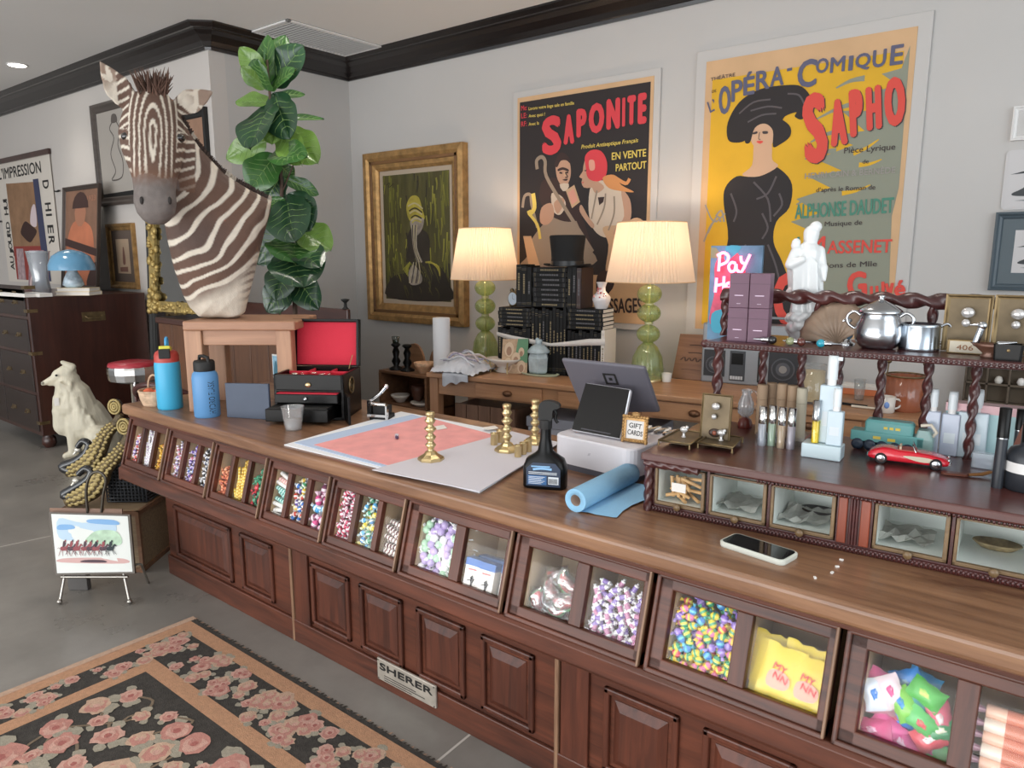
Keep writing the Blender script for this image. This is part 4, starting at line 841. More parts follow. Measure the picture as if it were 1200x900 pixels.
for n_, (x, cc, rc) in enumerate(((.15, 6, 5), (.24, 5, 6), (.31, 6, 6), (.41, 6, 5), (.48, 5, 6), (.55, 6, 7), (.64, 5, 6), (.73, 7, 7))):
    l = 4+n_*.3; f.art([(x-.045, .41), (x-.02, .385), (x+.02, .39), (x+.04, .41), (x+.06, .47), (x+.075, .455), (x+.08, .475), (x+.055, .50), (x+.025, .455), (x-.03, .45)], l, cc, 3)
    f.art([(x-.012, .45), (x+.01, .45), (x+.03, .5), (x+.02, .54), (x+.0, .53)], l+.1, rc, 3); f.art([(x+.022, .53), (x+.036, .53), (x+.036, .56), (x+.022, .56)], l+.15, cc, 2)
    for a_, b_ in ((-.035, -.075), (-.025, -.02), (.02, .045), (.03, .075)): ln([(x+a_, .41), (x+(a_+b_)/2, .36), (x+b_, .3+.02*(n_ % 2))], (.008, .004), l+.05, cc)
    ln([(x-.045, .41), (x-.065, .43), (x-.085, .415)], (.006, .002), l, cc)
f.mb.build('printed_picture', [mat('print_paper', '#d9dcd8', .7, k=1), mat('wash_sky', '#b4cbdd', .8, k=1), mat('wash_blue', '#7fa9d4', .8, k=1), mat('wash_green', '#b3cdb4', .8, var=.2, vscale=30, k=1), mat('wash_pink', '#c9a4a0', .8, k=1), mat('ink_dark', '#54424a', .8, k=1), mat('ink_red', '#8f4f54', .8, k=1), mat('ink_black', '#30383c', .8, k=1)], pr)
t = thing('backing_frame', 'second thin brown picture behind the horse print on the low easel', 'picture', fe.O, fe.a)
MB().slab([ep(64, 668, .03), ep(145, 666, .03), ep(143, 596.5, .125), ep(58, 595, .125)], .008).build('board', W_shelf, t)
t = thing('dark_book', 'dark grey book standing on the floor under the low easel', 'book', fe.p(*fe.flat(80, 692)), fe.a)
f = MB(); f.b2(0, .085, 0, .03, 0, .11); f.build('cover', mat('grey_cover', '#4d4a48', .6), t, bevel=.003); MB().b2(.004, .082, .004, .026, .11, .112).build('page_block', M_paper, t)
# ------------------------------------------------------------------ carpet
ra = at_z(228, 727, 0); rx0 = ra.x-.01; ry1 = ra.y; rx1, ry0 = -.2, -.6
rg = thing('floral_rug', 'black flatweave rug with pink roses and salmon border bands on the floor', 'rug', (rx0, ry1, 0))
RW, RH = rx1-rx0, ry1-ry0
MB().b2(0, RW, -RH, 0, 0, .006).build('woven_field', mat('rug_black', '#3d3935', .95, var=.25, vscale=60, bump=.35, bscale=260, k=1), rg)
i1 = at_z(181, 774, 0); wA = .055; w2 = ry1-i1.y; w2x = i1.x-rx0
f = MB(); zz = .0066
def band(x0, y0, w, mi):
    f.add([(x0, -y0, zz), (RW, -y0, zz), (RW, -y0-w, zz), (x0+w, -y0-w, zz)], [(3, 2, 1, 0)], mi); f.add([(x0, -y0, zz), (x0+w, -y0-w, zz), (x0+w, -RH, zz), (x0, -RH, zz)], [(3, 2, 1, 0)], mi)
band(.012, .018, wA, 0); band(w2x, w2, .058, 0)
random.seed(11)
BI = [0]
def blob(cx, cy, r, mi, lay, n=17, jag=.25, sq=1.0):
    BI[0] += 1; jag = min(jag, .22)
    pts = [(cx+r*(1+random.uniform(-jag, jag))*math.cos(a_)*sq, cy+r*(1+random.uniform(-jag, jag))*math.sin(a_)) for a_ in [2*PI*k/n for k in range(n)]]
    m = MB(); m.art(pts, 0, 0, 0); f.add([(p.x, p.z, zz+.0003*lay+BI[0]*4e-7) for p in m.v], m.f, mi)
def rose(cx, cy, r, pal):
    for k in range(3): a_ = random.uniform(0, 6.3); blob(cx+r*1.2*math.cos(a_), cy+r*1.2*math.sin(a_), r*.42, 4, 1, 7, .22, 1.3)
    blob(cx, cy, r, pal[0], 2, 19, .2); blob(cx+r*.08, cy-r*.05, r*.72, pal[1], 3, 15, .22); blob(cx-r*.1, cy+r*.1, r*.45, pal[0], 4, 13, .22); blob(cx+r*.05, cy, r*.25, pal[2], 5, 9, .22)
def stem(x0, y0, x1, y1):
    m = MB(); m.stroke([(x0, y0), ((x0+x1)/2+random.uniform(-.05, .05), (y0+y1)/2+random.uniform(-.05, .05)), (x1, y1)], .009, 0, 0, 4); BI[0] += 1; f.add([(p.x, p.z, zz+.0001+BI[0]*4e-7) for p in m.v], m.f, 5)
pals = ((1, 2, 3), (2, 1, 3), (6, 1, 2))
wm = (wA+.02+w2)/2
x = .16
while x < RW:
    for k in range(11): rose(x+random.uniform(-.075, .075), -(wm+random.uniform(-.085, .085)*w2/.3), random.uniform(.018, .036), random.choice(pals[1:] if k % 3 else pals))
    x += .195
y = -.2
while y > -RH:
    for k in range(7): rose((wA+.02+w2x)/2+random.uniform(-.04, .04), y+random.uniform(-.07, .07), random.uniform(.016, .028), random.choice(pals[1:]))
    y -= .17
pts = []
for k in range(2600):
    p = (random.uniform(w2x+.12, RW), -random.uniform(w2+.12, RH))
    if all((p[0]-q[0])**2+(p[1]-q[1])**2 > .0062 for q in pts): pts.append(p)
for i, p in enumerate(pts):
    r = random.choice((.026, .034, .04, .058)); rose(p[0], p[1], r*(1.12 if i % 3 else .8), random.choice(pals))
    if i: q = min(pts[:i], key=lambda q: (q[0]-p[0])**2+(q[1]-p[1])**2); stem(p[0], p[1], q[0], q[1])
RM = lambda n, h: mat('rug_'+n, h, .95, var=.12, vscale=80, bump=.3, bscale=260, k=1)
f.build('rose_pattern', [RM('salmon', '#b98d6e'), RM('pink', '#b98378'), RM('pale_pink', '#c69c8e'), RM('rose', '#a3625c'), RM('sage', '#9c9585'), RM('stem', '#7a6a58'), RM('cream', '#bfa08a')], rg)
f = MB()
f.b2(-.012, .014, -RH, .006, 0, .0085); f.build('cream_binding', mat('rug_cream', '#c9b9a4', .95, bump=.3, bscale=200, k=1), rg)
f = MB(); n = 150
for k in range(n):
    x = RW*k/n; f.add([(x, 0, .004), (x+.009, 0, .004), (x+.008+random.uniform(-.003, .003), random.uniform(.008, .018), .001), (x+.001, random.uniform(.008, .018), .001)], [(0, 1, 2, 3)], 0 if k % 3 else 1)
f.build('fringe', [mat('fringe_dark', '#46403a', .9), mat('rug_cream', '#c9b9a4', .95, bump=.3, bscale=200, k=1)], rg)
# ------------------------------------------------------------------ wooden stool and zebra mount
W_stool = wood('stool_oak', '#8a6048', '#b98c6e', 'x', .5, 1.1, k=1.05, coat=.05)
W_stoolz = wood('stool_oak_leg', '#8f664e', '#c09474', 'z', .5, 1.1, k=1.05, coat=.05)
fs = Frame(at_z(222, 483, T), 38.5)
ul, ztop = fs.at(213, 376.5, -.02); ur, _ = fs.at(347, 376, 0); _, zlo = fs.at(213, 387, 0); lw0 = fs.at(242, 480, 0)[0]; rl0, rl1 = fs.at(323, 400, 0)[0], fs.at(341, 400, 0)[0]
SD = .31
stl = thing('display_stool', 'chunky light brown wooden stool on the counter carrying the zebra mount', 'stool', fs.O, fs.a)
MB().b2(ul, ur, -.02, SD, zlo, ztop).build('top', W_stool, stl, bevel=.006)
_, ap = fs.at(260, 405, 0)
for u0, u1, w0, w1 in ((0, lw0, 0, .06), (rl0, rl1, 0, .06), (0, lw0, SD-.08, SD-.02), (rl0, rl1, SD-.08, SD-.02)):
    MB().b2(u0, u1, w0, w1, 0, zlo).build('leg', W_stoolz, stl, bevel=.004)
f = MB(); f.b2(lw0, rl0, .012, .035, ap, zlo).b2(lw0, rl0, SD-.05, SD-.03, ap, zlo).b2(.015, .04, .06, SD-.08, ap, zlo).b2(rl1-.04, rl1-.015, .06, SD-.08, ap, zlo); f.build('apron', W_stool, stl, bevel=.003)
fz = Frame(fs.p((ul+ur)/2, .17, ztop), 62); zs_ = (fz.O-CP).dot(CF)/FPX
def zp(px, py, w=0): u, z = fz.at(px, py, w); return Vector((u, w, z))
ZW = .0
ZX0, ZZ0 = fz.at(180, 180, -.1)
def ppx(v): return 180+(v.x-ZX0)/zs_, 180-(v.z-ZZ0)/zs_
def zebra():
    mb = MB()
    def se(c, A, B, n=26, e=2.3):
        return [c+A*(abs(math.cos(t))**(2/e)*math.copysign(1, math.cos(t)))+B*(abs(math.sin(t))**(2/e)*math.copysign(1, math.sin(t))) for t in [2*PI*k/n for k in range(n)]]
    neck = [((202, 122), (190, 205), .05, -.07), ((212, 136), (186, 225), .075, -.06), ((233, 172), (190, 248), .09, -.045), ((262, 203), (195, 276), .108, -.03), ((290, 221), (203, 312), .13, -.01), ((318, 235), (214, 345), .145, .01), ((317, 247), (222, 360), .147, .015), ((309, 275), (233, 371), .14, .02), ((297, 325), (246, 372), .12, .02), ((287, 365), (262, 372), .09, .02), ((280, 371), (268, 372.5), .05, .02)]
    rings = []
    for m, t, hd, w in neck:
        a, b_ = zp(*m, w), zp(*t, w); c = (a+b_)/2; rings.append([Vector((p.x, p.y, max(.001, p.z))) for p in se(c, (a-b_)/2, Vector((0, hd, 0)))])
    mb.loft(rings[::-1])
    head = [(104, 178, 9, -.12, -.05), (112, 178, 17, -.145, -.03), (122, 178, 24, -.17, 0), (140, 178.5, 30, -.2, .02), (158, 179.5, 33.5, -.222, .025), (178, 180.5, 31, -.24, .01), (196, 181.5, 25.5, -.256, -.045), (210, 181.5, 21.5, -.27, -.09), (224, 181.5, 20, -.285, -.12), (238, 182, 20.5, -.297, -.135), (250, 183, 18, -.295, -.15), (258, 183.5, 13, -.28, -.17), (263, 184, 7, -.26, -.195)]
    rings = []
    for y, cx, hw, wf, wb in head:
        wc = (wf+wb)/2; c = zp(cx, y, wc); rings.append(se(c, Vector((hw*zs_*.97, 0, 0)), Vector((0, (wb-wf)/2, 0)), 28, 2.35))
    mb.loft(rings)
    for x, y in ((151, 159), (208, 161)): mb.sphere(zp(x, y, -.135), (.03, .034, .026), 14, 10)
    for x, y in ((169, 236), (196, 236)): mb.sphere(zp(x, y, -.268), (.017, .022, .02), 12, 8)
    mb.sphere(zp(184, 256, -.235), (.032, .045, .02), 14, 8)
    for b0, t0, wmax in (((155, 128), (117, 72), 14), ((204, 129), (250, 107), 13)):
        A, B = zp(*b0, -.09), zp(*t0, -.10); n = 12; d = (B-A).normalized(); side = Vector((0, 1, 0)).cross(d).normalized(); rr = []
        for i in range(n+1):
            t = i/n; r = wmax*zs_*(.5+.5*math.sin(min(1, t*1.9)*PI/2))*((1-((t-.35)/.65)**1.6) if t > .35 else 1)+.001
            c = A.lerp(B, t); rr.append([c+side*(r*math.cos(q))+Vector((0, 1, 0))*(.011*math.sin(q)+.022*(math.cos(q)**2)*-(r/(wmax*zs_))) for q in [2*PI*k/14 for k in range(14)]])
        mb.loft(rr)
    me = remeshed(mb, .0052, 3, .45)
    dark, white, grey, brown = Vector(hx('#55433c', 1.0)[:3]), Vector(hx('#cfc5b6', 1.1)[:3]), Vector(hx('#6d6561', 1.1)[:3]), Vector(hx('#6e4e3c', 1.1)[:3])
    ca = me.color_attributes.new('coat', 'FLOAT_COLOR', 'POINT'); out = []
    sm = lambda e0, e1, x: max(0, min(1, (x-e0)/(e1-e0)))
    for v in me.vertices:
        p = v.co; x, y = ppx(p); nz = noise.noise(p*9)*.5; nf = noise.noise(p*60)
        xh = 180+(p.x-zp(180, y, -.15).x)/zs_*1.03; dx = xh-180.5; thr = -.02 if y < 175 else -.075-(y-175)*.0014
        onhead = p.y < thr and abs(dx) < 40 and y < 272
        if ((x < 152 and y < 132+(x-140)*.2) or (x > 207 and y < 138 and x-207 > (y-128)*1.2)) and p.y > -.14:    # ears
            t = math.hypot(x-(152 if x < 170 else 207), y-128)/60
            k = abs(noise.noise(p*24))*1.6
            col = white.lerp(brown, min(1, sm(.72, .98, t)*.95+(.8*sm(.32, .1, abs(t-.45)) if k > .32 else .12)))
        elif onhead:
            if y > 206+noise.noise(p*20)*4 and abs(dx) < 24:
                col = brown.lerp(grey, sm(203, 218, y)); col = col.lerp(grey*1.25, sm(-.2, .6, nf)*.5); col = col.lerp(grey*.8, sm(245, 262, y)*.6)
            else:
                lim = 23-max(0, y-170)*.1
                if abs(dx) < lim:
                    q = math.hypot(dx, (y-163)/(3.6 if y < 163 else 9.0)); st = math.sin(q*2*PI/5.0+1.2+nz*1.5)
                else: st = math.sin((y-abs(dx)*(.6 if y < 160 else -.35))*.66+nz*2.4)
                d = sm(-.72, -.35, st); col = white.lerp(dark.lerp(brown, .4), d)
                col = col.lerp(brown, sm(194, 208, y)*.8)
        else:
            r = math.hypot(x-150, (y-168))+noise.noise(p*6)*9+noise.noise(p*14)*3
            ph = r/16.5; st = math.sin(2*PI*ph+.9); d = sm(-.72, -.42, st)
            c2 = sm(168, 186, math.hypot(x-150, y-168)-max(0, 250-y)*.4); st2 = math.sin((y+(x-262)*.3)*.8+noise.noise(p*8)*5)
            d2 = sm(.1, .5, st2)*.7*sm(252, 268, x+noise.noise(p*10)*8); d = d*(1-c2)+d2*c2
            e = ((x-240)/32)**2+((y-356)/26)**2
            d *= sm(.6, 1.2, e+noise.noise(p*12)*.4); col = white.lerp(dark.lerp(brown, .3+.5*noise.noise(p*5)), d)
            if y > 366: col = col*.9
        col = col*(1+.08*nf); out += [col.x, col.y, col.z, 1]
    ca.data.foreach_set('color', out)
    m = mat('zebra_coat', '#888888', .75, bump=.25, bscale=240); nt = m.node_tree; a = nt.nodes.new('ShaderNodeVertexColor'); a.layer_name = 'coat'
    nt.links.new(a.outputs[0], nt.nodes['Principled BSDF'].inputs['Base Color'])
    z = link('zebra_mount', me, m, loc=fz.O, rz=fz.a)
    tag(z, 'taxidermy zebra head and shoulder mount standing on the wooden stool', 'zebra')
    for x, y, s in ((148.5, 160, -1), (210.5, 162, 1)): MB().sphere(zp(x, y, -.178), (.019, .021, .016), 16, 12).build('eye', mat('eye_dark', '#15100e', .08, coat=1, k=1), z)
    for x, s in ((166, -1), (199, 1)): MB().sphere(zp(x, 235, -.285), (.007, .010, .014), 12, 8, 0, None).build('nostril', mat('nostril_dark', '#2b2523', .7, k=1), z)
    random.seed(2); t = MB()
    for k in range(170):
        px, py = 181+random.gauss(0, 6.5), 112+random.uniform(-4, 7); a = zp(px, py, -.12+random.uniform(-.03, .04)); L = random.uniform(.055, .1)
        d = Vector((random.gauss(0, .32)+(px-180)*.02, random.uniform(-.5, .2), 1)).normalized(); t.tube([a, a+d*L*.6, a+d*L+Vector((0, -.008, -.004))], [.004, .003, .0006], 5)
    t.build('forelock', mat('mane_brown', '#5e4438', .8, var=.3, vscale=30, k=1), z)
    t = MB(); ml = [(208, 132), (220, 152), (233, 171), (262, 202), (290, 219), (316, 234)]
    P = spline([zp(x, y, w) for (x, y), w in zip(ml, (-.07, -.06, -.045, -.03, -.01, .01))], 30, False)
    for i, a in enumerate(P):
        for k in range(5):
            o = Vector((random.gauss(0, .002), random.uniform(-.02, .02), -.006)); d = Vector((.45+random.gauss(0, .15), random.gauss(0, .2), .8)).normalized()
            t.tube([a+o, a+o+d*random.uniform(.012, .02)], [.0035, .0012], 5, 1 if (i//13) % 4 == 3 else 0)
    t.build('mane', [mat('mane_dark', '#42332d', .8, k=1), mat('mane_white', '#bfb4a6', .8, k=1)], z)
zebra()
# ------------------------------------------------------------------ fiddle leaf fig
pp = at_y(345, 392, 2.2); PY = 2.2
fig = thing('fiddle_leaf_fig', 'tall potted fiddle leaf fig with big glossy leaves behind the zebra mount', 'plant', (pp.x, PY, 0)); ff = Frame((pp.x, PY, 0), 38.5)
def fp(px, py, w=0): u, z = ff.at(px, py, w); return ff.u*u+ff.n*w+Vector((0, 0, z))
MB().lathe([(.13, 0), (.15, .02), (.17, .26), (.18, .28), (.165, .28), (.15, .24), (.001, .24)], 24).build('pot', mat('clay_pot', '#8a6a58', .7), fig)
tk = spline([Vector((0, 0, .22)), fp(347, 420), fp(346, 372), fp(343, 320), fp(331, 255), fp(330, 215), fp(326, 180), fp(318, 130), fp(315, 92), fp(313, 70)], 6, False)
f = MB(); f.tube(tk, [.014-.009*i/len(tk) for i in range(len(tk))], 8)
for a, b_ in (((331, 225), (345, 190)), ((345, 190), (350, 180))): f.tube([fp(*a), fp(*b_)], .004, 6)
f.build('trunk', mat('fig_bark', '#4a3a30', .8), fig)
def leaf(mb, base, tip, wid, mi, facing, curl=.12, wave=.05):
    base, tip = Vector(base), Vector(tip); ax = tip-base; L = ax.length; ax.normalize()
    f_ = Vector(facing).normalized(); side = ax.cross(f_).normalized(); nrm = side.cross(ax).normalized()
    nu, nv = 20, 11; V = []
    for i in range(nu):
        t = i/(nu-1); w = wid*.5*1.08*max(.0, math.sin(PI*t**.9))**.62*(1-.16*math.exp(-((t-.33)/.13)**2))
        w = max(w, .0015)
        for j in range(nv):
            v = j/(nv-1)*2-1
            h = curl*L*(.9*(t-.5)**2*-1.6+.25*v*v)+wave*wid*math.sin(9*t+3*abs(v))*abs(v)+.018*wid*abs(math.sin(t*PI*7+abs(v)*2.2))*(1-abs(v))-.05*wid*math.exp(-(v/.12)**2)
            V.append(base+ax*(t*L)+side*(v*w)+nrm*h)
    F = [(i*nv+j, i*nv+j+1, (i+1)*nv+j+1, (i+1)*nv+j) for i in range(nu-1) for j in range(nv-1)]
    mb.add(V, F, mi, True)
    for t0 in (.18, .32, .46, .6, .73):
        for sd in (-1, 1):
            P = []
            for q in range(5):
                t = t0+.045*q; v = sd*.2*q; w = wid*.5*1.08*math.sin(PI*min(1, t)**.9)**.62*(1-.16*math.exp(-((t-.33)/.13)**2))
                P.append(base+ax*(t*L)+side*(v*w)+nrm*(curl*L*(.9*(t-.5)**2*-1.6+.25*v*v)+wave*wid*math.sin(9*t+3*abs(v))*abs(v)+.018*wid*abs(math.sin(t*PI*7+abs(v)*2.2))*(1-abs(v))-.05*wid*math.exp(-(v/.12)**2)))
            mb.tube(P, [.0016, .0015, .0013, .0011, .0007], 4, 3)
    mb.tube([base+ax*(t*L)+nrm*(curl*L*-1.44*(t-.5)**2-.045*wid) for t in [k/8 for k in range(9)]], [.0035-.002*k/8 for k in range(9)], 5, 3)
LF = [((313, 100), (312, 40), 34, 0, .02), ((313, 95), (280, 55), 28, 1, 0), ((314, 92), (334, 40), 30, 0, .04), ((318, 100), (354, 52), 44, 2, -.02), ((312, 104), (282, 78), 22, 1, -.03), ((316, 104), (345, 80), 24, 0, -.05), ((312, 106), (300, 70), 40, 0, -.06),
      ((316, 118), (275, 118), 26, 1, .05), ((320, 108), (338, 162), 46, 2, -.06), ((320, 112), (358, 110), 12, 0, .08), ((314, 120), (290, 172), 56, 2, -.1), ((322, 130), (318, 168), 34, 1, -.05), ((324, 140), (380, 138), 12, 0, .1), ((330, 150), (372, 190), 44, 1, -.04), ((328, 152), (352, 192), 36, 1, -.08),
      ((312, 165), (264, 186), 32, 1, .03), ((322, 180), (292, 222), 46, 0, -.02), ((330, 170), (338, 190), 42, 0, -.1), ((322, 176), (358, 182), 32, 0, -.12), ((333, 208), (374, 228), 20, 0, .06), ((330, 195), (345, 210), 20, 0, .05), ((330, 205), (312, 232), 34, 2, .02),
      ((334, 228), (344, 282), 58, 2, -.12), ((338, 226), (362, 270), 50, 2, -.05), ((336, 258), (300, 310), 48, 2, .02), ((345, 262), (388, 292), 44, 1, -.02), ((345, 275), (345, 306), 66, 0, -.08), ((345, 285), (375, 312), 40, 2, -.1), ((340, 290), (356, 334), 66, 2, -.14), ((342, 300), (322, 352), 44, 2, -.06), ((344, 318), (372, 362), 38, 2, -.08), ((342, 325), (312, 366), 40, 2, 0), ((344, 338), (325, 366), 38, 2, .05), ((330, 248), (318, 232), 26, 0, 0)]
random.seed(4); f = MB()
for (a, b_, w, mi, dz) in LF:
    A, B = fp(*a), fp(*b_, dz*1.6-.02); fc_ = -ff.n*random.uniform(.7, 1)+Vector((random.uniform(-.5, .5), 0, random.uniform(.1, .8)))
    leaf(f, A, B, w*.94*(A+fig.location-CP).dot(CF)/FPX, mi, fc_)
LG = lambda n, h: mat(n, h, .32, var=.22, vscale=9, coat=.3, k=1.0)
f.build('leaf_cluster', [LG('leaf_green', '#37612c'), LG('leaf_light', '#688a3e'), LG('leaf_dark', '#23432b'), mat('leaf_vein', '#7a9a58', .5, k=1)], fig)
# ------------------------------------------------------------------ things along the counter top
p, s = S(200, 478)
t = thing('water_bottle', 'turquoise insulated bottle with a red and yellow lid at the left end of the counter', 'bottle', p, -.6)
MB().lathe([(13.2*s, 0), (14*s, 2*s), (14*s, 52*s), (13.4*s, 55*s)], 28).build('bottle_body', mat('bottle_cyan', '#3fa9d2', .4, k=1.05), t)
MB().lathe([(13.4*s, 55*s), (13.4*s, 62*s), (12*s, 66*s), (9*s, 68*s), (.001, 68*s)], 28).build('lid', mat('lid_red', '#b5433c', .45, k=1.05), t)
f = MB(); f.box((3*s, 0, 70*s), (16*s, 12*s, 6*s), 0, tr(3*s, 0, 70*s) @ roty(-.18) @ tr(-3*s, 0, -70*s)); f.build('spout_cover', mat('lid_yellow', '#c9c244', .5), t, bevel=.004)
MB().b2(11*s, 15*s, -6*s, 6*s, 60*s, 71*s).build('lid_catch', M_blackm, t, bevel=.003)
MB().tube([(-9*s+5.5*s*math.cos(a), 0, 75*s+6.5*s*math.sin(a)) for a in [k*PI/8 for k in range(16)]], 1.7*s, 8, 0, True).build('carry_loop', mat('bottle_cyan_loop', '#3f8fc0', .4), t)
p, s = S(243.5, 487.5)
t = thing('water_bottle', 'blue steel bottle with a black screw lid and black lettering beside the turquoise one', 'bottle', p, 0)
MB().lathe([(13.5*s, 0), (14.5*s, 1.5*s), (14.5*s, 46*s), (13.5*s, 51*s), (11*s, 54*s), (10.4*s, 55*s)], 30).build('bottle_body', mat('bottle_blue', '#5b8fc0', .45, k=1.05), t)
f = MB(); f.lathe([(11.5*s, 54*s), (11.8*s, 55*s), (11.8*s, 64*s), (10.5*s, 66*s), (.001, 66*s)], 24); f.tube([(-10*s, 0, 64*s), (-9*s, 0, 70*s), (0, 0, 71*s), (9*s, 0, 70*s), (10*s, 0, 64*s)], 2*s, 8); f.build('lid', M_blackm, t)
f = MB(); az = math.atan2(-p.y, -p.x)+.42
def onbottle(txt, z0, ww, hh):
    V, F = text_geo(txt, 0); x0, x1 = min(v.x for v in V), max(v.x for v in V); y0, y1 = min(v.y for v in V), max(v.y for v in V); out = []
    for v in V:
        a = (v.x-x0)/(x1-x0)*ww; b_ = (v.y-y0)/(y1-y0)*hh; q = az+(hh/2-b_)/(14.6*s); out.append((14.62*s*math.cos(q), 14.62*s*math.sin(q), z0+a))
    f.add(out, [F_[::-1] for F_ in F] if 0 else F, 0)
onbottle('HYDRO FLASK', 5*s, 38*s, 7.5*s); f.build('lettering', M_blackm, t)
# wicker basket with oranges
p, s = S(183, 474)
t = thing('wicker_basket', 'small pale wicker basket with a handle behind the turquoise bottle', 'basket', p)
f = MB(); f.lathe([(13*s, 0), (16*s, 8*s), (17.5*s, 18*s), (16.5*s, 18*s), (15*s, 8*s), (12*s, 1.5*s), (.001, 1.5*s)], 30, rib=.06, ribn=24)
for k in range(5): f.tube([((13.5+k*1.0)*s*math.cos(a), (13.5+k*1.0)*s*math.sin(a), (2+3.8*k)*s) for a in [j*PI/12 for j in range(24)]], 1.1*s, 6, 0, True)
f.build('woven_bowl', mat('wicker', '#b59a80', .7, var=.2, vscale=60), t)
MB().tube([(16*s*math.cos(a), 0, 17*s+18*s*math.sin(a)) for a in [k*PI/12 for k in range(13)]], 1.2*s, 8).build('handle', mat('wicker', '#b59a80', .7), t)
for k, (dx, dy, dz, lab) in enumerate(((-3, -6, 9, 'orange at the front of the small wicker basket'), (5, 3, 9, 'orange at the back of the small wicker basket'))):
    o = MB().sphere((0, 0, 0), 7*s, 16, 12).build('orange', mat('orange_peel', '#d2603c', .5, bump=.2, bscale=200), loc=p+Vector((dx*s, dy*s, (dz+4)*s))); tag(o, lab, 'fruit', 'oranges in the basket')
# slate board
fb_ = Frame(at_z(266, 489, T), 24)
t = thing('slate_board', 'dark blue grey slate board standing on edge between the blue bottle and jewellery box', 'board', fb_.O, fb_.a)
u1, z1 = fb_.at(314, 450, 0); MB().prism([(0, 0), (u1, 0), (u1, z1), (0, z1-.005)], 0, .012).build('board', mat('slate_blue', '#4c5566', .6, var=.08, k=1), t, bevel=.002)
MB().b2(.01, u1-.01, .012, .06, 0, .01).build('stand_foot', M_blackm, t)
# jewellery box
JL = M_black; JR = mat('red_velvet', '#c4273c', .8, bump=.2, bscale=300, k=1.05)
fj_ = Frame(at_z(404, 493, T), 33); js = (fj_.O-CP).dot(CF)/FPX; JW, JD, JH = 84*js, .22, fj_.at(404, 440, 0)[1]
jb = thing('jewellery_box', 'open black lacquer jewellery box with bright red velvet lining and pulled-out drawers', 'jewellery box', fj_.O, fj_.a)
f = MB(); w_ = .012
f.b2(-JW, -JW+w_, 0, JD, 0, JH).b2(-w_, 0, 0, JD, 0, JH).b2(-JW, 0, JD-w_, JD, 0, JH).b2(-JW, 0, 0, JD, 0, w_).b2(-JW, 0, 0, w_, JH*.66, JH).b2(-JW, 0, 0, JD, JH*.62, JH*.66).b2(-JW, 0, 0, JD, JH*.36, JH*.38)
f.build('case', JL, jb, bevel=.003)
f = MB(); f.b2(-JW+w_, -w_, w_, JD-w_, JH*.66, JH*.9)
for k in (.33, .66): f.b2(-JW+JW*k-.004, -JW+JW*k+.004, w_, JD-w_, JH*.9, JH*.97)
f.b2(-JW+w_, -w_, JD*.55, JD*.55+.008, JH*.9, JH*.97); f.build('velvet_tray', JR, jb, bevel=.004)
f = MB(); random.seed(9)
for k in range(16): x, y = random.uniform(-JW*.8, -JW*.1), random.uniform(.03, JD*.5); f.tube([(x+.012*math.cos(a), y+.009*math.sin(a), JH*.915+.004*(k % 3)) for a in [j*PI/5 for j in range(10)]], .0014, 5, 0, True)
f.build('necklace', mat('trinket_silver', '#c9c3b8', .25, .9), jb)
lid = thing('lid', None, None, (0, JD, JH)); lid.parent = jb; lid.rotation_euler = (-.12, 0, 0)
LH = (426-371)*js*1.06
ld = MB(); LW2 = .025
ld.b2(-JW, 0, .0, .008, 0, LH).b2(-JW, -JW+.01, -LW2, 0, 0, LH).b2(-.01, 0, -LW2, 0, 0, LH).b2(-JW, 0, -LW2, 0, LH-.01, LH)
bpy.data.objects.remove(lid); lo = ld.build('lid', JL, jb, loc=(0, JD, JH+.002), bevel=.002); lo.rotation_euler = (-.12, 0, 0)
MB().b2(-JW+.011, -.011, -.008, -.0005, .004, LH-.012).build('lid_lining', JR, lo, bevel=.003)
MB().tube([(-.03, JD*.75, JH), (-.025, JD*.92, JH+.05)], .0018, 6).build('lid_stay', M_brass, jb)
f = MB(); f.b2(-JW+w_+.002, -w_-.002, -.03, .06, JH*.4, JH*.6); o = f.build('drawer', JL, jb, bevel=.003); MB().b2(-JW+w_+.008, -w_-.008, -.024, .05, JH*.6, JH*.615).build('drawer_lining', JR, o); MB().sphere((-JW/2, -.036, JH*.5), .008, 10, 8).build('knob', M_silver, o)
f = MB(); f.b2(-JW+w_-.01, -w_-.02, -.095, .05, .012, JH*.34); o = f.build('drawer', JL, jb, bevel=.003); MB().b2(-JW+w_, -w_-.028, -.085, .04, JH*.34, JH*.35).build('drawer_lining', M_blackm, o); MB().sphere((-JW/2, -.101, JH*.2), .008, 10, 8).build('knob', M_silver, o)
MB().sphere((-JW/2, -.003, JH*.78), (.012, .006, .01), 10, 8).build('lock_plate', M_brass, jb)
f = MB(); f.b2(0, .012, -.005, .0, 0, JH*.62); f.add([], []); d = f; d = MB().b2(0, .10, -.006, .004, .004, JH*.62).build('side_door', JL, jb, loc=(.003, .005, 0), bevel=.002); d.rotation_euler = (0, 0, -1.1)
f = MB(); rc = .028
f.tube([(.002, JD*.42+rc*math.cos(a), JH*.7+rc*1.1*math.sin(a)) for a in [k*PI/10 for k in range(20)]], .004, 6, 0, True); f.tube([(.002, JD*.42+rc*.55*math.cos(a), JH*.7+rc*.6*math.sin(a)) for a in [k*PI/2 for k in range(4)]], .003, 5, 0, True); f.build('ring_emblem', M_brassold, jb)
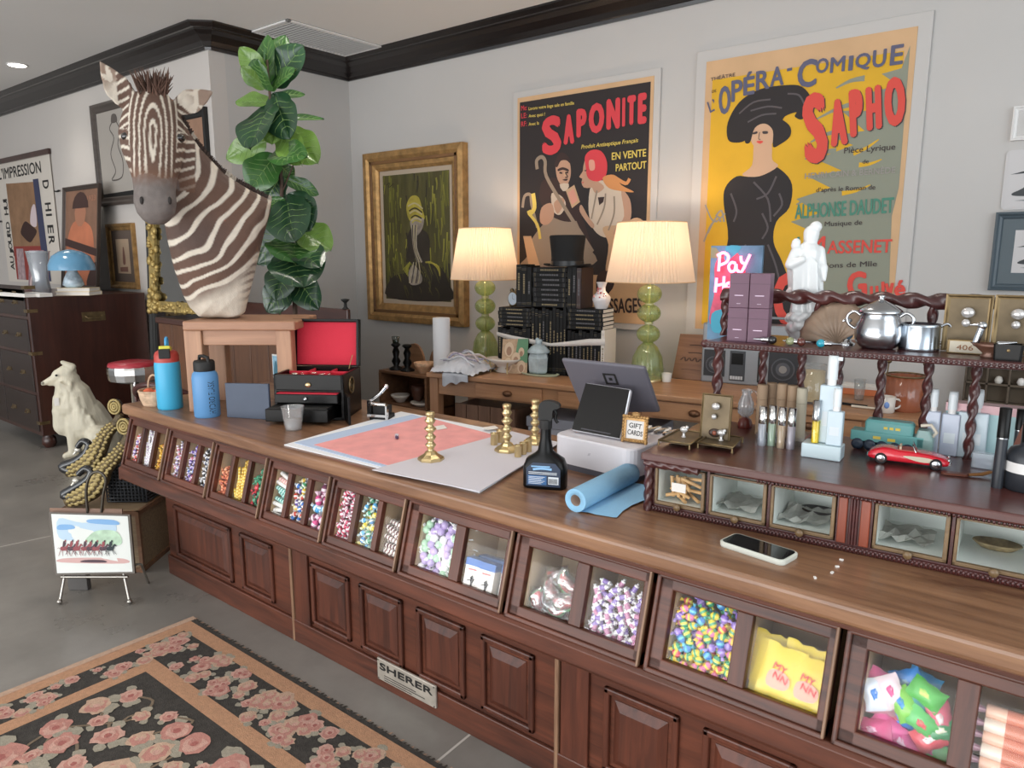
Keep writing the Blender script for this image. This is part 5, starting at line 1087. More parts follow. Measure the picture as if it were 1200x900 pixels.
# chrome press beside the box
fk = Frame(at_z(434, 492, T), 24); ks = (fk.O-CP).dot(CF)/FPX
t = thing('chrome_press', 'small chrome lever press beside the jewellery box', 'press', fk.O, fk.a)
f = MB(); f.b2(0, 22*ks, 0, .07, .0, 6*ks).b2(2*ks, 20*ks, .01, .06, 6*ks, 16*ks); f.build('press_body', M_blackm, t, bevel=.003)
f = MB(); f.b2(-2*ks, 23*ks, -.006, .0, 4*ks, 7*ks).b2(-2*ks, 1*ks, -.012, .02, 0, 24*ks).b2(20*ks, 22*ks, -.008, .01, 0, 18*ks); f.tube([(0, .01, 22*ks), (12*ks, .01, 31*ks), (20*ks, .01, 40*ks)], 2.2*ks, 8); f.sphere((20*ks, .01, 40*ks), 3*ks, 10, 8); f.tube([(2*ks, .0, 19*ks), (20*ks, .0, 19*ks)], 2*ks, 8); f.build('lever', M_chrome, t)
# plastic cup
p, s = S(344, 503.5)
t = thing('plastic_cup', 'clear plastic cup half full of liquid at the front edge of the counter', 'cup', p)
MB().lathe([(9*s, 0), (9.3*s, .5*s), (13*s, 27.5*s), (13.6*s, 28*s), (12.6*s, 27.5*s), (8.8*s, 1.2*s), (.001, 1.2*s)], 28).build('cup_body', pane('cup_plastic', (.94, .95, .96), .16, .08, .13), t)
MB().lathe([(8.4*s, 1.4*s), (10.2*s, 13*s), (.001, 13*s)], 24).build('ice', pane('ice_water', (.88, .87, .86), .3, .2, .45), t)
# papers
def sheet(name, pix, z, th, m, lab, cat, grp=None):
    q = [at_z(x, y, T+z) for x, y in pix]; c = sum(q, Vector())/len(q); mb = MB(); V = [(p.x-c.x, p.y-c.y, 0) for p in q]; n = len(V)
    ar = sum(V[i][0]*V[(i+1) % n][1]-V[(i+1) % n][0]*V[i][1] for i in range(n)); V = V if ar > 0 else V[::-1]
    mb.add(V+[(v[0], v[1], th) for v in V], [tuple(range(n))[::-1], tuple(range(n, 2*n))]+[(i, (i+1) % n, (i+1) % n+n, i+n) for i in range(n)])
    o = mb.build(name, m, loc=(c.x, c.y, T+z)); return tag(o, lab, cat, grp)
sheet('white_board', [(333, 522), (470, 483), (655, 519), (562, 578)], .0005, .003, mat('board_white', '#eceef2', .7, k=1), 'large white backing board lying on the counter under the prints', 'board')
sheet('blue_sheet', [(345, 519), (483, 486), (587, 513), (455, 549)], .004, .0015, mat('sheet_blue', '#b9cbe6', .7, k=1), 'pale blue sheet showing along the left of the pink print', 'paper')
sheet('pink_print', [(368, 521.5), (497, 488.5), (587, 512), (457, 546)], .006, .0012, mat('print_pink', '#eea3a0', .7, var=.1, vscale=14, k=1.0), 'pink print lying on the counter papers', 'print')
sheet('grey_mat', [(436, 551), (600, 506), (655, 520), (562, 576.5)], .0085, .002, mat('mat_grey', '#d3cfd6', .75, k=1), 'grey mat board lying on the counter in front of the pink print', 'board')
sheet('name_card', [(509, 500), (520, 498), (524, 502), (512, 504)], .0085, .001, M_paper, 'small pale card lying on the pink print', 'card')
sheet('name_card', [(566, 501), (580, 499), (584, 502), (571, 504)], .012, .001, M_paper, 'small pale card at the back edge of the grey mat board', 'card')
p, s = S(465, 513, T+.0078); f = MB(); f.tube([(-.012, 0, .007), (.0, 0, .006), (.022, 0, .006), (.028, 0, .006)], [.004, .006, .006, .002], 8); f.tube([(-.01, 0, .012), (.02, .001, .012)], .0015, 5, 1); f.box((.004, 0, .0075), (.012, .0125, .012), 1)
tag(f.build('marker_pen', [mat('pen_purple', '#3c2c4c', .3), mat('pen_silver', '#d0ccd4', .3, .3)], loc=p, rz=-.7), 'small dark purple pen lying on the pink print', 'pen')
# brass candlesticks
def candlestick(px, py, top, k, lab):
    p, s = S(px, py, T+.0108); h = (py-top)*s/.985; t = thing('brass_candlestick', lab, 'candlestick', p, 0, 'brass candlesticks on the counter'); b_ = 15.5*s*k
    MB().lathe([(b_, 0), (b_, .006), (b_*.93, .01), (b_*.55, .018), (b_*.4, .026)], 8, sm=False).build('base', M_brass, t)
    pr = [(.4, .026/h)]
    for z, r in ((.2, .22), (.26, .3), (.31, .42), (.35, .3), (.39, .22), (.44, .36), (.48, .42), (.52, .28), (.56, .2), (.61, .36), (.65, .46), (.69, .3), (.73, .2), (.78, .34), (.82, .42), (.86, .3), (.9, .3), (.95, .36), (.985, .36), (1, .28)): pr.append((r, z))
    MB().lathe([(r*b_, z*h) for r, z in pr]+[(.001, h)], 20).build('stem', M_brass, t)
candlestick(505, 538.5, 482, 1, 'brass candlestick standing alone on the grey mat board at the left')
candlestick(594, 528, 473, .95, 'brass candlestick standing among the small brass cups')
candlestick(627, 519, 468, .9, 'brass candlestick just behind the black spray bottle')
def cups(spots, desc):
    for i, (px, py) in enumerate(spots):
        p, s = S(px, py, T+.0108); t = MB(); h = 14*s; r = 4.2*s
        t.lathe([(r, 0), (r, h*.9), (r*1.06, h*.92), (r*1.06, h), (r*.8, h), (r*.78, h*.4), (.001, h*.4)], 16)
        tag(t.build('brass_cup', M_brass, loc=p), 'small brass cup, '+('left', 'middle', 'right')[i]+' of three '+desc, 'cup', 'small brass cups '+desc)
cups([(579, 521), (586, 518), (592.5, 515)], 'left of the middle candlestick'); cups([(607, 535), (613, 532), (619, 529)], 'right of the middle candlestick')
# spray bottle
p, s = S(639, 570); t = thing('spray_bottle', 'black trigger spray bottle with a blue and white label on the counter', 'spray bottle', p, .43)
def sbox(z, a, b_, n=28, e=4): return [(a*s*abs(math.cos(t_))**(2/e)*math.copysign(1, math.cos(t_)), b_*s*abs(math.sin(t_))**(2/e)*math.copysign(1, math.sin(t_)), z*s) for t_ in [2*PI*k/n for k in range(n)]]
MB().loft([sbox(0, 24, 12), sbox(1.5, 25.5, 13), sbox(25, 25.5, 13), sbox(34, 22, 12), sbox(40, 13, 10, e=3), sbox(44, 9, 9, e=2), sbox(58, 6.5, 6.5, e=2), sbox(70, 6.2, 6.2, e=2), sbox(74, 6.2, 6.2, e=2)]).build('bottle_body', M_black, t)
f = MB(); f.lathe([(7*s, 70*s), (7.2*s, 72*s), (7.2*s, 80*s), (6*s, 81*s)], 18, rib=.05, ribn=9); f.prism([(x*s, z*s) for x, z in spline([(-6, 80), (-8, 90), (-6, 100), (4, 103), (15, 100), (16, 95), (9, 92), (7, 80)], 4) for x, z in [(x, z)]] if 0 else [(p_.x*s, p_.y*s) for p_ in spline([Vector((-6, 80, 0)), Vector((-8, 90, 0)), Vector((-6, 100, 0)), Vector((4, 103, 0)), Vector((15, 100, 0)), Vector((16, 95, 0)), Vector((9, 92, 0)), Vector((7, 80, 0))], 4)], -5*s, 5*s)
f.build('spray_head', M_blackm, t, bevel=.002)
MB().tube(spline([(9*s, 0, 93*s), (12*s, 0, 88*s), (11*s, 0, 82*s), (14*s, 0, 77*s)], 5, False), 2*s, 8).build('trigger', M_black, t)
f = MB(); f.art([(-20*s, 4*s), (20*s, 4*s), (20*s, 25*s), (14*s, 32*s), (-12*s, 32*s), (-20*s, 25*s)], 1, 0, 0, y=-13.05*s); f.art([(-18*s, 6*s), (4*s, 6*s), (4*s, 17*s), (-18*s, 17*s)], 2, 1, y=-13.05*s); f.art([(6*s, 7*s), (18*s, 7*s), (18*s, 16*s), (6*s, 16*s)], 2, 2, y=-13.05*s)
for k in range(9): f.stroke([(7*s+1.15*s*k, 8*s), (7*s+1.15*s*k, 14*s)], .5*s, 3, 3, y=-13.05*s)
f.stroke([(-12*s, 24*s), (-2*s, 25.5*s), (10*s, 25*s)], 2.6*s, 3, 4, y=-13.05*s); f.stroke([(-14*s, 27.6*s), (8*s, 28*s)], 1.6*s, 3, 4, y=-13.05*s)
for k in range(6): f.stroke([(-17*s, (7.3+1.6*k)*s), ((-2+(k % 3)*2)*s, (7.3+1.6*k)*s)], .6*s, 3, 2, y=-13.05*s)
for k in range(2): f.stroke([(-17*s, (19+1.8*k)*s), (16*s, (19+1.8*k)*s)], .7*s, 3, 2, y=-13.05*s)
f.build('label', [mat('label_navy', '#1d2f48', .4, k=1), mat('label_blue', '#35669a', .4, k=1), mat('label_white', '#d8dee4', .5, k=1), M_blackm, mat('label_pale_blue', '#86b4dc', .5, k=1)], t)
# blue paper roll
A, B = at_z(674, 600, T), at_z(738, 566, T); ax = (B-A); L = ax.length; ang = math.atan2(ax.y, ax.x); rr = 14*(A-CP).dot(CF)/FPX
t = thing('blue_paper_roll', 'roll of light blue shop paper lying partly unrolled on the counter', 'paper roll', (A.x, A.y, T), ang)
bl = mat('blue_paper', '#8fc0e0', .85, bump=.2, bscale=120, k=1.0)
pr = [(rr*1.0, 0), (rr, L), (rr*.52, L), (rr*.5, 0), (rr*1.0, 0)]
MB().lathe(pr, 32, T=tr(0, 0, rr) @ roty(PI/2), cap=False).build('roll', bl, t)
MB().lathe([(rr*.53, .002), (rr*.5, L*.98), (rr*.44, L*.98), (rr*.44, .002), (rr*.53, .002)], 24, T=tr(0, 0, rr) @ roty(PI/2), cap=False).build('core_tube', mat('card_core', '#7d6a5e', .8), t)
n = 12; V = []; 
for i in range(n+1):
    for j in range(7): x = L*j/6; y = -.0-.105*i/n*(1-.10*math.sin(j)); V.append((x+.02*i/n, y, .002+.011*(1-i/n)*0+.008*max(0, math.sin(i*.55+j*.3))*(i/n)*(1 if i < n else .4)))
f = MB(); f.add(V, [(i*7+j, (i+1)*7+j, (i+1)*7+j+1, i*7+j+1) for i in range(n) for j in range(6)], 0, True); f.build('loose_end', bl, t)
# ------------------------------------------------------------------ till
fp_ = Frame(at_z(646, 545, T), 0); fp_ = Frame(at_z(647, 546, T), -4); qs = (fp_.O-CP).dot(CF)/FPX
M_pos = mat('till_white', '#d6d3d8', .4, k=1)
ur_ = fp_.at(741, 560, 0)[0]; _, zt1 = fp_.at(647, 508, 0)
till = thing('card_till', 'white point of sale stand with a black customer screen and grey main screen', 'till', fp_.O, fp_.a)
PD = .2
def rrect(x0, x1, y0, y1, r, z, n=5):
    out = []
    for cx, cy, a0 in ((x1-r, y0+r, -PI/2), (x1-r, y1-r, 0), (x0+r, y1-r, PI/2), (x0+r, y0+r, PI)):
        out += [(cx+r*math.cos(a0+k*PI/2/n), cy+r*math.sin(a0+k*PI/2/n), z) for k in range(n+1)]
    return out
MB().loft([rrect(.006, ur_-.006, .004, PD-.004, .03, 0), rrect(.006, ur_-.006, .004, PD-.004, .03, .018)], sm=False).build('base_plinth', mat('till_dark', '#4a4850', .5), till)
MB().loft([rrect(0, ur_, 0, PD, .035, .018), rrect(0, ur_, 0, PD, .035, zt1-.004), rrect(.004, ur_-.004, .004, PD-.004, .032, zt1)], sm=False).build('stand', M_pos, till, bevel=.002)
f = MB(); f.art([(ur_*.46, zt1*.56), (ur_*.49, zt1*.58), (ur_*.5, zt1*.66), (ur_*.47, zt1*.64)], 1, 0, y=0); f.build('printed_mark', mat('mark_grey', '#a9a6ac', .5), till)
# customer screen: tilted tablet
def fq(px, py, w): u, z = fp_.at(px, py, w); return Vector((u, w, z))
def planar(P3, px):
    O_ = Matrix.Translation(fp_.O) @ rotz(fp_.a); A_, B_, C_ = [O_ @ p_ for p_ in P3]; n = (B_-A_).cross(C_-A_).normalized(); out = []
    for x_, y_ in px: r_ = ray(x_, y_); out.append(O_.inverted() @ (CP+r_*((A_-CP).dot(n)/r_.dot(n))))
    return out
c = [fq(668, 504, .045), fq(726, 514, .06), fq(739, 456, .115), fq(686, 448, .10)]
c = planar((c[0], c[1], c[2]), ((669, 504), (727, 515), (739, 456), (686, 448)))
f = MB(); f.slab(c, .018); f.build('customer_tablet', mat('tablet_case', '#c9c8cc', .3, .4), till, bevel=.006, seg=3)
n_ = (c[1]-c[0]).cross(c[3]-c[0]).normalized(); ctr = sum(c, Vector())/4
s2 = [ctr+(p_-ctr)*.965+n_*.0012 for p_ in c]
MB().slab(s2, .0008).build('screen_glass', mat('screen_black', '#0b090a', .12, k=1, spec=.4), till)
m_ = [c[0].lerp(c[1], .2).lerp(c[3].lerp(c[2], .2), .06)+n_*.0022, c[0].lerp(c[1], .8).lerp(c[3].lerp(c[2], .8), .06)+n_*.0022, c[0].lerp(c[1], .8).lerp(c[3].lerp(c[2], .8), .08)+n_*.0022, c[0].lerp(c[1], .2).lerp(c[3].lerp(c[2], .2), .08)+n_*.0022]
MB().slab(m_, .0005).build('card_slot', mat('slot_grey', '#3c3a40', .4), till)
c2 = [fq(672, 500, .19), fq(773, 484, .21), fq(756, 431, .13), fq(657, 421, .10)]
c2 = planar((c2[1], c2[2], c2[3]), ((683, 484), (773, 484), (755, 431), (657, 421)))
gm = mat('screen_back_grey', '#67656e', .4, .2, k=1)
f = MB(); f.slab(c2, .014); f.build('main_screen', gm, till, bevel=.008, seg=3)
n2 = (c2[1]-c2[0]).cross(c2[3]-c2[0]).normalized()
def sq(u, v, l): return c2[0].lerp(c2[1], u).lerp(c2[3].lerp(c2[2], u), v)+n2*l
f = MB(); 
def ringsq(cu, cv, ro, ri, mi):
    O_ = [sq(cu+a*ro*.72, cv+b_*ro, .0012) for a, b_ in ((-1, -1), (1, -1), (1, 1), (-1, 1))]; I_ = [sq(cu+a*ri*.72, cv+b_*ri, .0012) for a, b_ in ((-1, -1), (1, -1), (1, 1), (-1, 1))]
    f.add(O_+I_, [(i, (i+1) % 4, (i+1) % 4+4, i+4) for i in range(4)], mi)
    
ringsq(.55, .70, .11, .075, 0); f.add([sq(.55+a*.02, .70+b_*.028, .0012) for a, b_ in ((-1, -1), (1, -1), (1, 1), (-1, 1))], [(0, 1, 2, 3)], 0); f.build('square_logo', M_blackm, till)
f = MB(); f.slab([fq(680, 505, .12), fq(722, 508, .12), fq(718, 474, .14), fq(692, 470, .14)], .02); f.build('screen_mount', M_pos, till, bevel=.004)
# gift card sign in gold frame
fg = Frame(at_y(729, 517, fp_.O.y+.02), 10); zt_abs = fp_.O.z+zt1; fg = Frame(at_z(730, 517, zt_abs), 8); u1, z1 = fg.at(758, 492, 0)
t = thing('gold_card_frame', 'small ornate gold frame with a GIFT CARDS sign standing on the white till', 'sign', fg.p(u1/2, 0, .002), fg.a); t.rotation_euler = (-.12, 0, fg.a)
f = MB(); hw, h = u1/2, z1
for sx in (-1, 1): f.b2(sx*hw-.008*(sx > 0)-.0, sx*hw+.008*(sx < 0), -.006, .004, 0, h)
f.b2(-hw, hw, -.006, .004, 0, .009).b2(-hw, hw, -.006, .004, h-.009, h)
for k in range(9):
    f.sphere((-hw+2*hw*k/8, -.004, h+.001), (.006, .005, .005), 8, 6); f.sphere((-hw+2*hw*k/8, -.004, .004), (.006, .005, .005), 8, 6); f.sphere((-hw, -.004, h*k/8), (.005, .005, .006), 8, 6); f.sphere((hw, -.004, h*k/8), (.005, .005, .006), 8, 6)
f.sphere((0, -.004, h+.008), (.014, .005, .008), 10, 6); f.build('ornate_frame', M_gilt, t)
MB().b2(-hw+.006, hw-.006, -.001, .003, .006, h-.006).build('card', mat('card_white', '#e6e3e0', .7, k=1), t)
f = MB(); f.text('GIFT', 0, h*.56, .02, 1, 0, .015, width=hw*1.1, align='c', y=-.0012, rot=-.05); f.text('CARDS', 0, h*.28, .02, 1, 0, .015, width=hw*1.3, align='c', y=-.0012, rot=-.05); f.build('lettering', M_blackm, t)
MB().b2(-.02, .02, .004, .05, 0, .006).build('stand', M_gilt, t)
p, s = S(775, 505, T+.06); t = thing('card_box', 'open box of silver and white gift cards beside the gold framed sign', 'box', (p.x-.01, p.y+.0, T), .06)
MB().b2(-.05, .06, -.04, .05, 0, .055).build('box', M_pos, t, bevel=.003); f = MB()
for k in range(6): f.box((-.035+.016*k, 0, .062), (.012, .07, .008), k % 2, tr(0, 0, 0) @ rotz(.2*((-1)**k)))
f.build('gift_card', [M_paper, M_silver], t)
# ------------------------------------------------------------------ desk behind the counter
TD = .74
fd = Frame(at_z(503, 436, TD), 9)
DL = fd.flat(1086, 491)[0]; DW = .5
W_desk = wood('desk_oak', '#8a5f42', '#b98a64', 'x', .45, 1.0, k=1.05, coat=.1)
W_deskz = wood('desk_oak_leg', '#7f573e', '#a97c5a', 'z', .45, 1.0, k=1.05, coat=.1)
desk = thing('oak_desk', 'long oak desk with drawers against the back wall behind the counter', 'desk', fd.O, fd.a)
MB().b2(-.015, DL+.015, -.015, DW, -.03, 0).build('top', W_desk, desk, bevel=.006)
zb_ = fd.at(505, 461, 0)[1]
MB().b2(.02, DL-.02, .01, DW-.02, zb_, -.03).build('apron', W_desk, desk, bevel=.003)
ud0, ud1 = fd.at(557, 445, 0)[0], fd.at(635, 460, 0)[0]
u = ud0; dwid = ud1-ud0
for k, x0 in enumerate((ud0, ud0+dwid+.1, ud0+2*(dwid+.1), ud0+3*(dwid+.1))):
    if x0+dwid > DL: break
    o = MB().b2(x0, x0+dwid, -.004, .01, zb_+.012, -.036).build('drawer', W_desk, desk, bevel=.003)
    MB().lathe([(.03, 0), (.028, .012), (.018, .022), (.001, .025)], 16, T=tr(x0+dwid*.5, -.004, (zb_-.03)/2) @ rotx(PI/2), sy=.6).build('cup_pull', mat('pull_bronze', '#6a4a34', .35, .6, k=1.1), o)
for u0 in (0, DL*.5-.03, DL-.06):
    for w0 in (0, DW-.08): MB().b2(u0, u0+.06, w0, w0+.06, -TD, -.03).build('leg', W_deskz, desk, bevel=.003)
def dsk(px, py): u, w = fd.flat(px, py); q = fd.p(u, w); return q, (q-CP).dot(CF)/FPX
# cabinets under the desk
bx = thing('grey_storage_box', 'blue grey storage box standing under the desk behind the middle candlestick', 'box', fd.p(.62, .1, -TD), fd.a)
MB().b2(0, .75, 0, .32, 0, .5).build('box_body', mat('storage_grey', '#a3a4ae', .6), bx, bevel=.006); MB().b2(-.008, .758, -.008, .328, .46, .52).build('box_lid', mat('storage_grey_lid', '#9596a0', .6), bx, bevel=.006)
bx = thing('wooden_crate', 'dark brown wooden crate standing under the left end of the desk', 'crate', fd.p(.1, .12, -TD), fd.a)
f = MB()
for k in range(5): f.b2(.085*k, .085*k+.08, 0, .016, 0, .54)
f.build('slat_front', wood('crate_pine', '#6a4c3c', '#94705a', 'z', .6, 1, k=1), bx, bevel=.002); MB().b2(0, .42, .018, .3, 0, .53).build('crate_body', wood('crate_pine', '#7a5a48', '#9c7a64', 'z', .6, 1, k=1), bx)
# paper roll, cloth
p, s = dsk(518, 430)
o = MB().lathe([(10*s, 0), (10*s, 57*s), (9.6*s, 57.6*s), (3.5*s, 57.6*s), (3.5*s, 50*s), (.001, 50*s)], 28).build('paper_towel_roll', mat('towel_white', '#dcdcdf', .8, k=1), loc=p); tag(o, 'tall white paper roll standing on the left end of the desk', 'paper roll')
p, s = dsk(540, 437); cl = MB(); nx, ny = 34, 18; random.seed(6)
u0, u1 = fd.flat(500, 438)[0], fd.flat(577, 436)[0]; ww = .28
V = []
for j in range(ny):
    for i in range(nx):
        a, b_ = i/(nx-1), j/(ny-1); u = u0+(u1-u0)*a; w = -.02+ww*b_
        h = .012+.075*math.sin(PI*min(1, a*1.02))**.8*math.sin(PI*(.12+.8*b_))+.03*abs(noise.noise(Vector((a*9, b_*5, 1))))+.018*noise.noise(Vector((a*20, b_*14, 4)))
        if j == 0: h = max(.004, h*.4); w = -.03
        V.append((u+.012*noise.noise(Vector((a*7, b_*7, 9))), w, max(.004, h)))
cl.add(V, [(j*nx+i, j*nx+i+1, (j+1)*nx+i+1, (j+1)*nx+i) for j in range(ny-1) for i in range(nx-1)], 0, True)
ct = thing('folded_cloths', 'heap of white and grey cloths draped over the left front of the desk', 'cloth', fd.O, fd.a)
M_cl = mat('cloth_white', '#cfd0d6', .9, var=.14, vscale=9, bump=.3, bscale=60, k=1)
cl.build('cloth_heap', M_cl, ct)
f = MB(); a0, a1 = fd.at(520, 440, -.02)[0], fd.at(549, 440, -.02)[0]; V = []
for j in range(9):
    for i in range(14):
        a, b_ = i/13, j/8; drop = (.07-.035*a)*(1+.15*math.sin(a*14))
        V.append((a0+(a1-a0)*a, (.05-.09*min(1, b_*2.4)) if b_ < .42 else -.036-.008*math.sin(a*11), .03-.024*min(1, b_*2.4) if b_ < .42 else .006-drop*(b_-.42)/.58))
f.add(V, [(j*14+i, (j+1)*14+i, (j+1)*14+i+1, j*14+i+1) for j in range(8) for i in range(13)], 0, True); f.build('draped_corner', mat('cloth_grey', '#b9bcc4', .9, bump=.2, bscale=80, k=1), ct)
f = MB()
for k in range(7):
    y = .03+.03*k; f.tube(spline([(u0+(u1-u0)*t, y+.01*math.sin(9*t+k), .03+.075*math.sin(PI*t)**.8*math.sin(PI*(.12+.8*(y+.02)/ww))+.012*(1+math.sin(13*t+k*2))) for t in [q/9 for q in range(1, 9)]], 3, False), .006, 6, k % 3)
f.build('cloth_fold', [M_cl, mat('cloth_pattern', '#a8a2b4', .9, var=.4, vscale=60, k=1), mat('cloth_pink', '#cdbcb8', .9, k=1)], ct)
# table lamps
def table_lamp(px, base_y, bulbs, dome, sb, stp, lab, k):
    p, s = dsk(px, base_y); t = thing('table_lamp', lab, 'lamp', p, 0, 'lit table lamps on the desk')
    Z = lambda y: (base_y-y)*s
    gm = MATS.get('green_glass')
    if not gm:
        gm = pane('green_glass', (.80, .86, .58), .14, .06, .12)
    inner = pane('green_glass_inner', (.86, .9, .66), .06, .1, .12)
    MB().lathe([(dome*s*1.02, 0), (dome*s*1.04, .012), (dome*s*.9, .014)], 24).build('base_ring', M_brass, t)
    y1 = Z(bulbs[-1][1]+bulbs[-1][2]*.75)
    prof = [(dome*s, .014), (dome*s*1.0, y1*.3), (dome*s*.9, y1*.62), (dome*s*.6, y1*.88), (dome*s*.3, y1)]
    MB().lathe(prof, 44, rib=.06, ribn=11, cap=False).build('dome', gm, t); MB().lathe([(r*.93, z) for r, z in prof], 40, cap=False, rib=.05, ribn=11).build('dome_lining', inner, t)
    for (bx_, by, br) in bulbs:
        pr = [(br*s*max(.32, math.cos(a)), Z(by)+br*.82*s*math.sin(a)) for a in [-1.3+2.6*q/12 for q in range(13)]]
        MB().lathe(pr, 44, rib=.06, ribn=11, cap=False).build('glass_ball', gm, t); MB().lathe([(r*.9, z) for r, z in pr], 40, cap=False, rib=.05, ribn=11).build('ball_lining', inner, t)
    top = Z(bulbs[0][1]-bulbs[0][2])
    MB().tube([(0, 0, .01), (0, 0, Z(sb)+.12)], .006, 8).build('stem', M_brass, t)
    for (bx_, by, br) in bulbs: MB().lathe([(br*.36*s, -.006), (br*.4*s, 0), (br*.36*s, .006)], 18, (0, 0, Z(by+br*.9))).build('collar', mat('collar_glass', '#b9b48a', .2, .3), t)
    r0, r1 = sb_r[k], st_r[k]; z0, z1 = Z(sb), Z(stp)
    n = 144; sh = MB(); V = []; rows = 6
    for j in range(rows+1):
        for i in range(n):
            a = 2*PI*i/n; r = (r0+(r1-r0)*j/rows)*s*(1+(.02 if i % 2 else -.02)); V.append((r*math.cos(a), r*math.sin(a), z0+(z1-z0)*j/rows))
    sh.add(V, [(j*n+i, j*n+(i+1) % n, (j+1)*n+(i+1) % n, (j+1)*n+i) for j in range(rows) for i in range(n)], 0, False)
    m = MATS.get('lamp_shade')
    if not m:
        m = bpy.data.materials.new('lamp_shade'); m.use_nodes = True; nt = m.node_tree
        for nd in list(nt.nodes): nt.nodes.remove(nd)
        o_ = nt.nodes.new('ShaderNodeOutputMaterial'); d_ = nt.nodes.new('ShaderNodeBsdfDiffuse'); d_.inputs[0].default_value = (.74, .67, .58, 1); tl = nt.nodes.new('ShaderNodeBsdfTranslucent'); tl.inputs[0].default_value = (.74, .60, .47, 1)
        mx = nt.nodes.new('ShaderNodeMixShader'); mx.inputs[0].default_value = .5; nt.links.new(d_.outputs[0], mx.inputs[1]); nt.links.new(tl.outputs[0], mx.inputs[2]); nt.links.new(mx.outputs[0], o_.inputs[0]); MATS['lamp_shade'] = m
    sh.build('shade', m, t)
    f = MB(); f.tube([(r0*s*1.01*math.cos(a), r0*s*1.01*math.sin(a), z0) for a in [2*PI*q/48 for q in range(48)]], .003, 6, 0, True); f.build('shade_rim', mat('rim_cloth', '#c9ab84', .7), t); f = MB(); f.tube([(r1*s*1.01*math.cos(a), r1*s*1.01*math.sin(a), z1) for a in [2*PI*q/48 for q in range(48)]], .003, 6, 0, True)
    for q in range(3): a = q*2*PI/3; f.tube([(0, 0, z1-.01), (r1*s*math.cos(a), r1*s*math.sin(a), z1)], .0015, 5)
    f.build('shade_rim', mat('rim_cloth', '#c9ab84', .7), t)
    MB().sphere((0, 0, (z0+z1)/2), .035, 14, 10).build('light_bulb', glow('bulb_glow', '#ffdcae', 6), t)
    l = bpy.data.lights.new('lamp_light', 'POINT'); l.energy = 6.5; l.color = (1, .74, .52); l.shadow_soft_size = .045; lo_ = bpy.data.objects.new('lamp_light', l); COL.objects.link(lo_); lo_.location = p+Vector((0, 0, (z0+z1)/2+.045))
    return t
sb_r, st_r = (39, 49.5), (29, 38)
table_lamp(569, 422, [(570, 338, 11.5), (569, 359, 11.5), (569, 379, 11)], 14.5, 328, 271, 'table lamp with green glass balls and pleated shade left of the black books', 0)
table_lamp(758, 445, [(760, 345, 13.5), (760, 367, 13), (758, 391, 13)], 18, 331, 265, 'table lamp with green glass balls and pleated shade right of the black books', 1)
# black books
wB = .27; MBK = [mat('book_black', '#0f0e0e', .5, k=1, spec=.25), mat('book_pages', '#d8d0c6', .8, k=1), mat('book_gilt', '#7a6c50', .4, .4, k=1.0), mat('book_brown', '#352220', .5, k=1), mat('book_grey', '#59575a', .5, k=1)]
BD = .17
def book(px0, px1, py0, py1, orient, lab, grp, w0=None, dep=BD, cov=0, seed=0):
    w = wB if w0 is None else w0
    pym = (py0+py1)/2; u0, u1 = fd.at(px0, pym, w)[0], fd.at(px1, pym, w)[0]; pxm = (px0+px1)/2; z1, z0 = fd.at(pxm, py0, w)[1], fd.at(pxm, py1, w)[1]
    z0 = max(0, z0); W_, H_ = u1-u0-.0006, z1-z0-.0004
    f = MB(); c = .0025; x0, x1 = -W_/2, W_/2
    if orient == 'v': f.b2(x0, x0+c, 0, dep, 0, H_, cov).b2(x1-c, x1, 0, dep, 0, H_, cov).b2(x0, x1, 0, c, 0, H_, cov).b2(x0+c, x1-c, c, dep-.004, .003, H_-.003, 1)
    else: f.b2(x0, x1, 0, dep, 0, c, cov).b2(x0, x1, 0, dep, H_-c, H_, cov).b2(x0, x1, 0, c, 0, H_, cov).b2(x0+.003, x1-.003, c, dep-.004, c, H_-c, 1)
    r = random.Random(seed*7+int(px0*3+py0)); y = -.0003
    if orient == 'v':
        for q in (.07, .1, .9, .93)[:r.choice((2, 4))]: f.add([(x0+.002, y, H_*q), (x1-.002, y, H_*q), (x1-.002, y, H_*q+.0014), (x0+.002, y, H_*q+.0014)], [(0, 1, 2, 3)], r.choice((2, 2, 4)))
        a, b_ = r.uniform(.3, .42), r.uniform(.6, .8); m = r.choice((2, 4, 2)); z = a
        while z < b_: l = r.uniform(.015, .05); f.add([(-W_*.16, y, H_*z), (W_*.16, y, H_*z), (W_*.16, y, H_*(z+l)), (-W_*.16, y, H_*(z+l))], [(0, 1, 2, 3)], m); z += l+.012
    else:
        for q in (.06, .09, .9, .93): f.add([(x0+W_*q, y, .003), (x0+W_*q+.0016, y, .003), (x0+W_*q+.0016, y, H_-.003), (x0+W_*q, y, H_-.003)], [(0, 1, 2, 3)], r.choice((2, 4)))
        z, m = r.uniform(.2, .3), r.choice((2, 4, 2))
        while z < .75: l = r.uniform(.015, .05); f.add([(x0+W_*z, y, H_*.34), (x0+W_*(z+l), y, H_*.34), (x0+W_*(z+l), y, H_*.66), (x0+W_*z, y, H_*.66)], [(0, 1, 2, 3)], m); z += l+.012
    o = f.build('black_book', MBK, loc=fd.p((u0+u1)/2, w, z0), rz=fd.a); tag(o, lab, 'book', grp); return fd.p((u0+u1)/2, w, z0+H_+.0004)
ordn = ['first', 'second', 'third', 'fourth', 'fifth', 'sixth', 'seventh', 'eighth', 'ninth', 'tenth', 'eleventh']
def row(px0, px1, py0, py1, n, desc, grp, last=0):
    for i in range(n):
        j = min(1.6, (py1-py0)*.03)*((i*7) % 3)
        t_ = book(px0+(px1-px0)*i/n, px0+(px1-px0)*(i+1)/n, py0+j, py1, 'v', ordn[i]+' black upright book from left in the '+desc, grp, cov=(last if i == n-1 else 0), seed=i)
    return t_
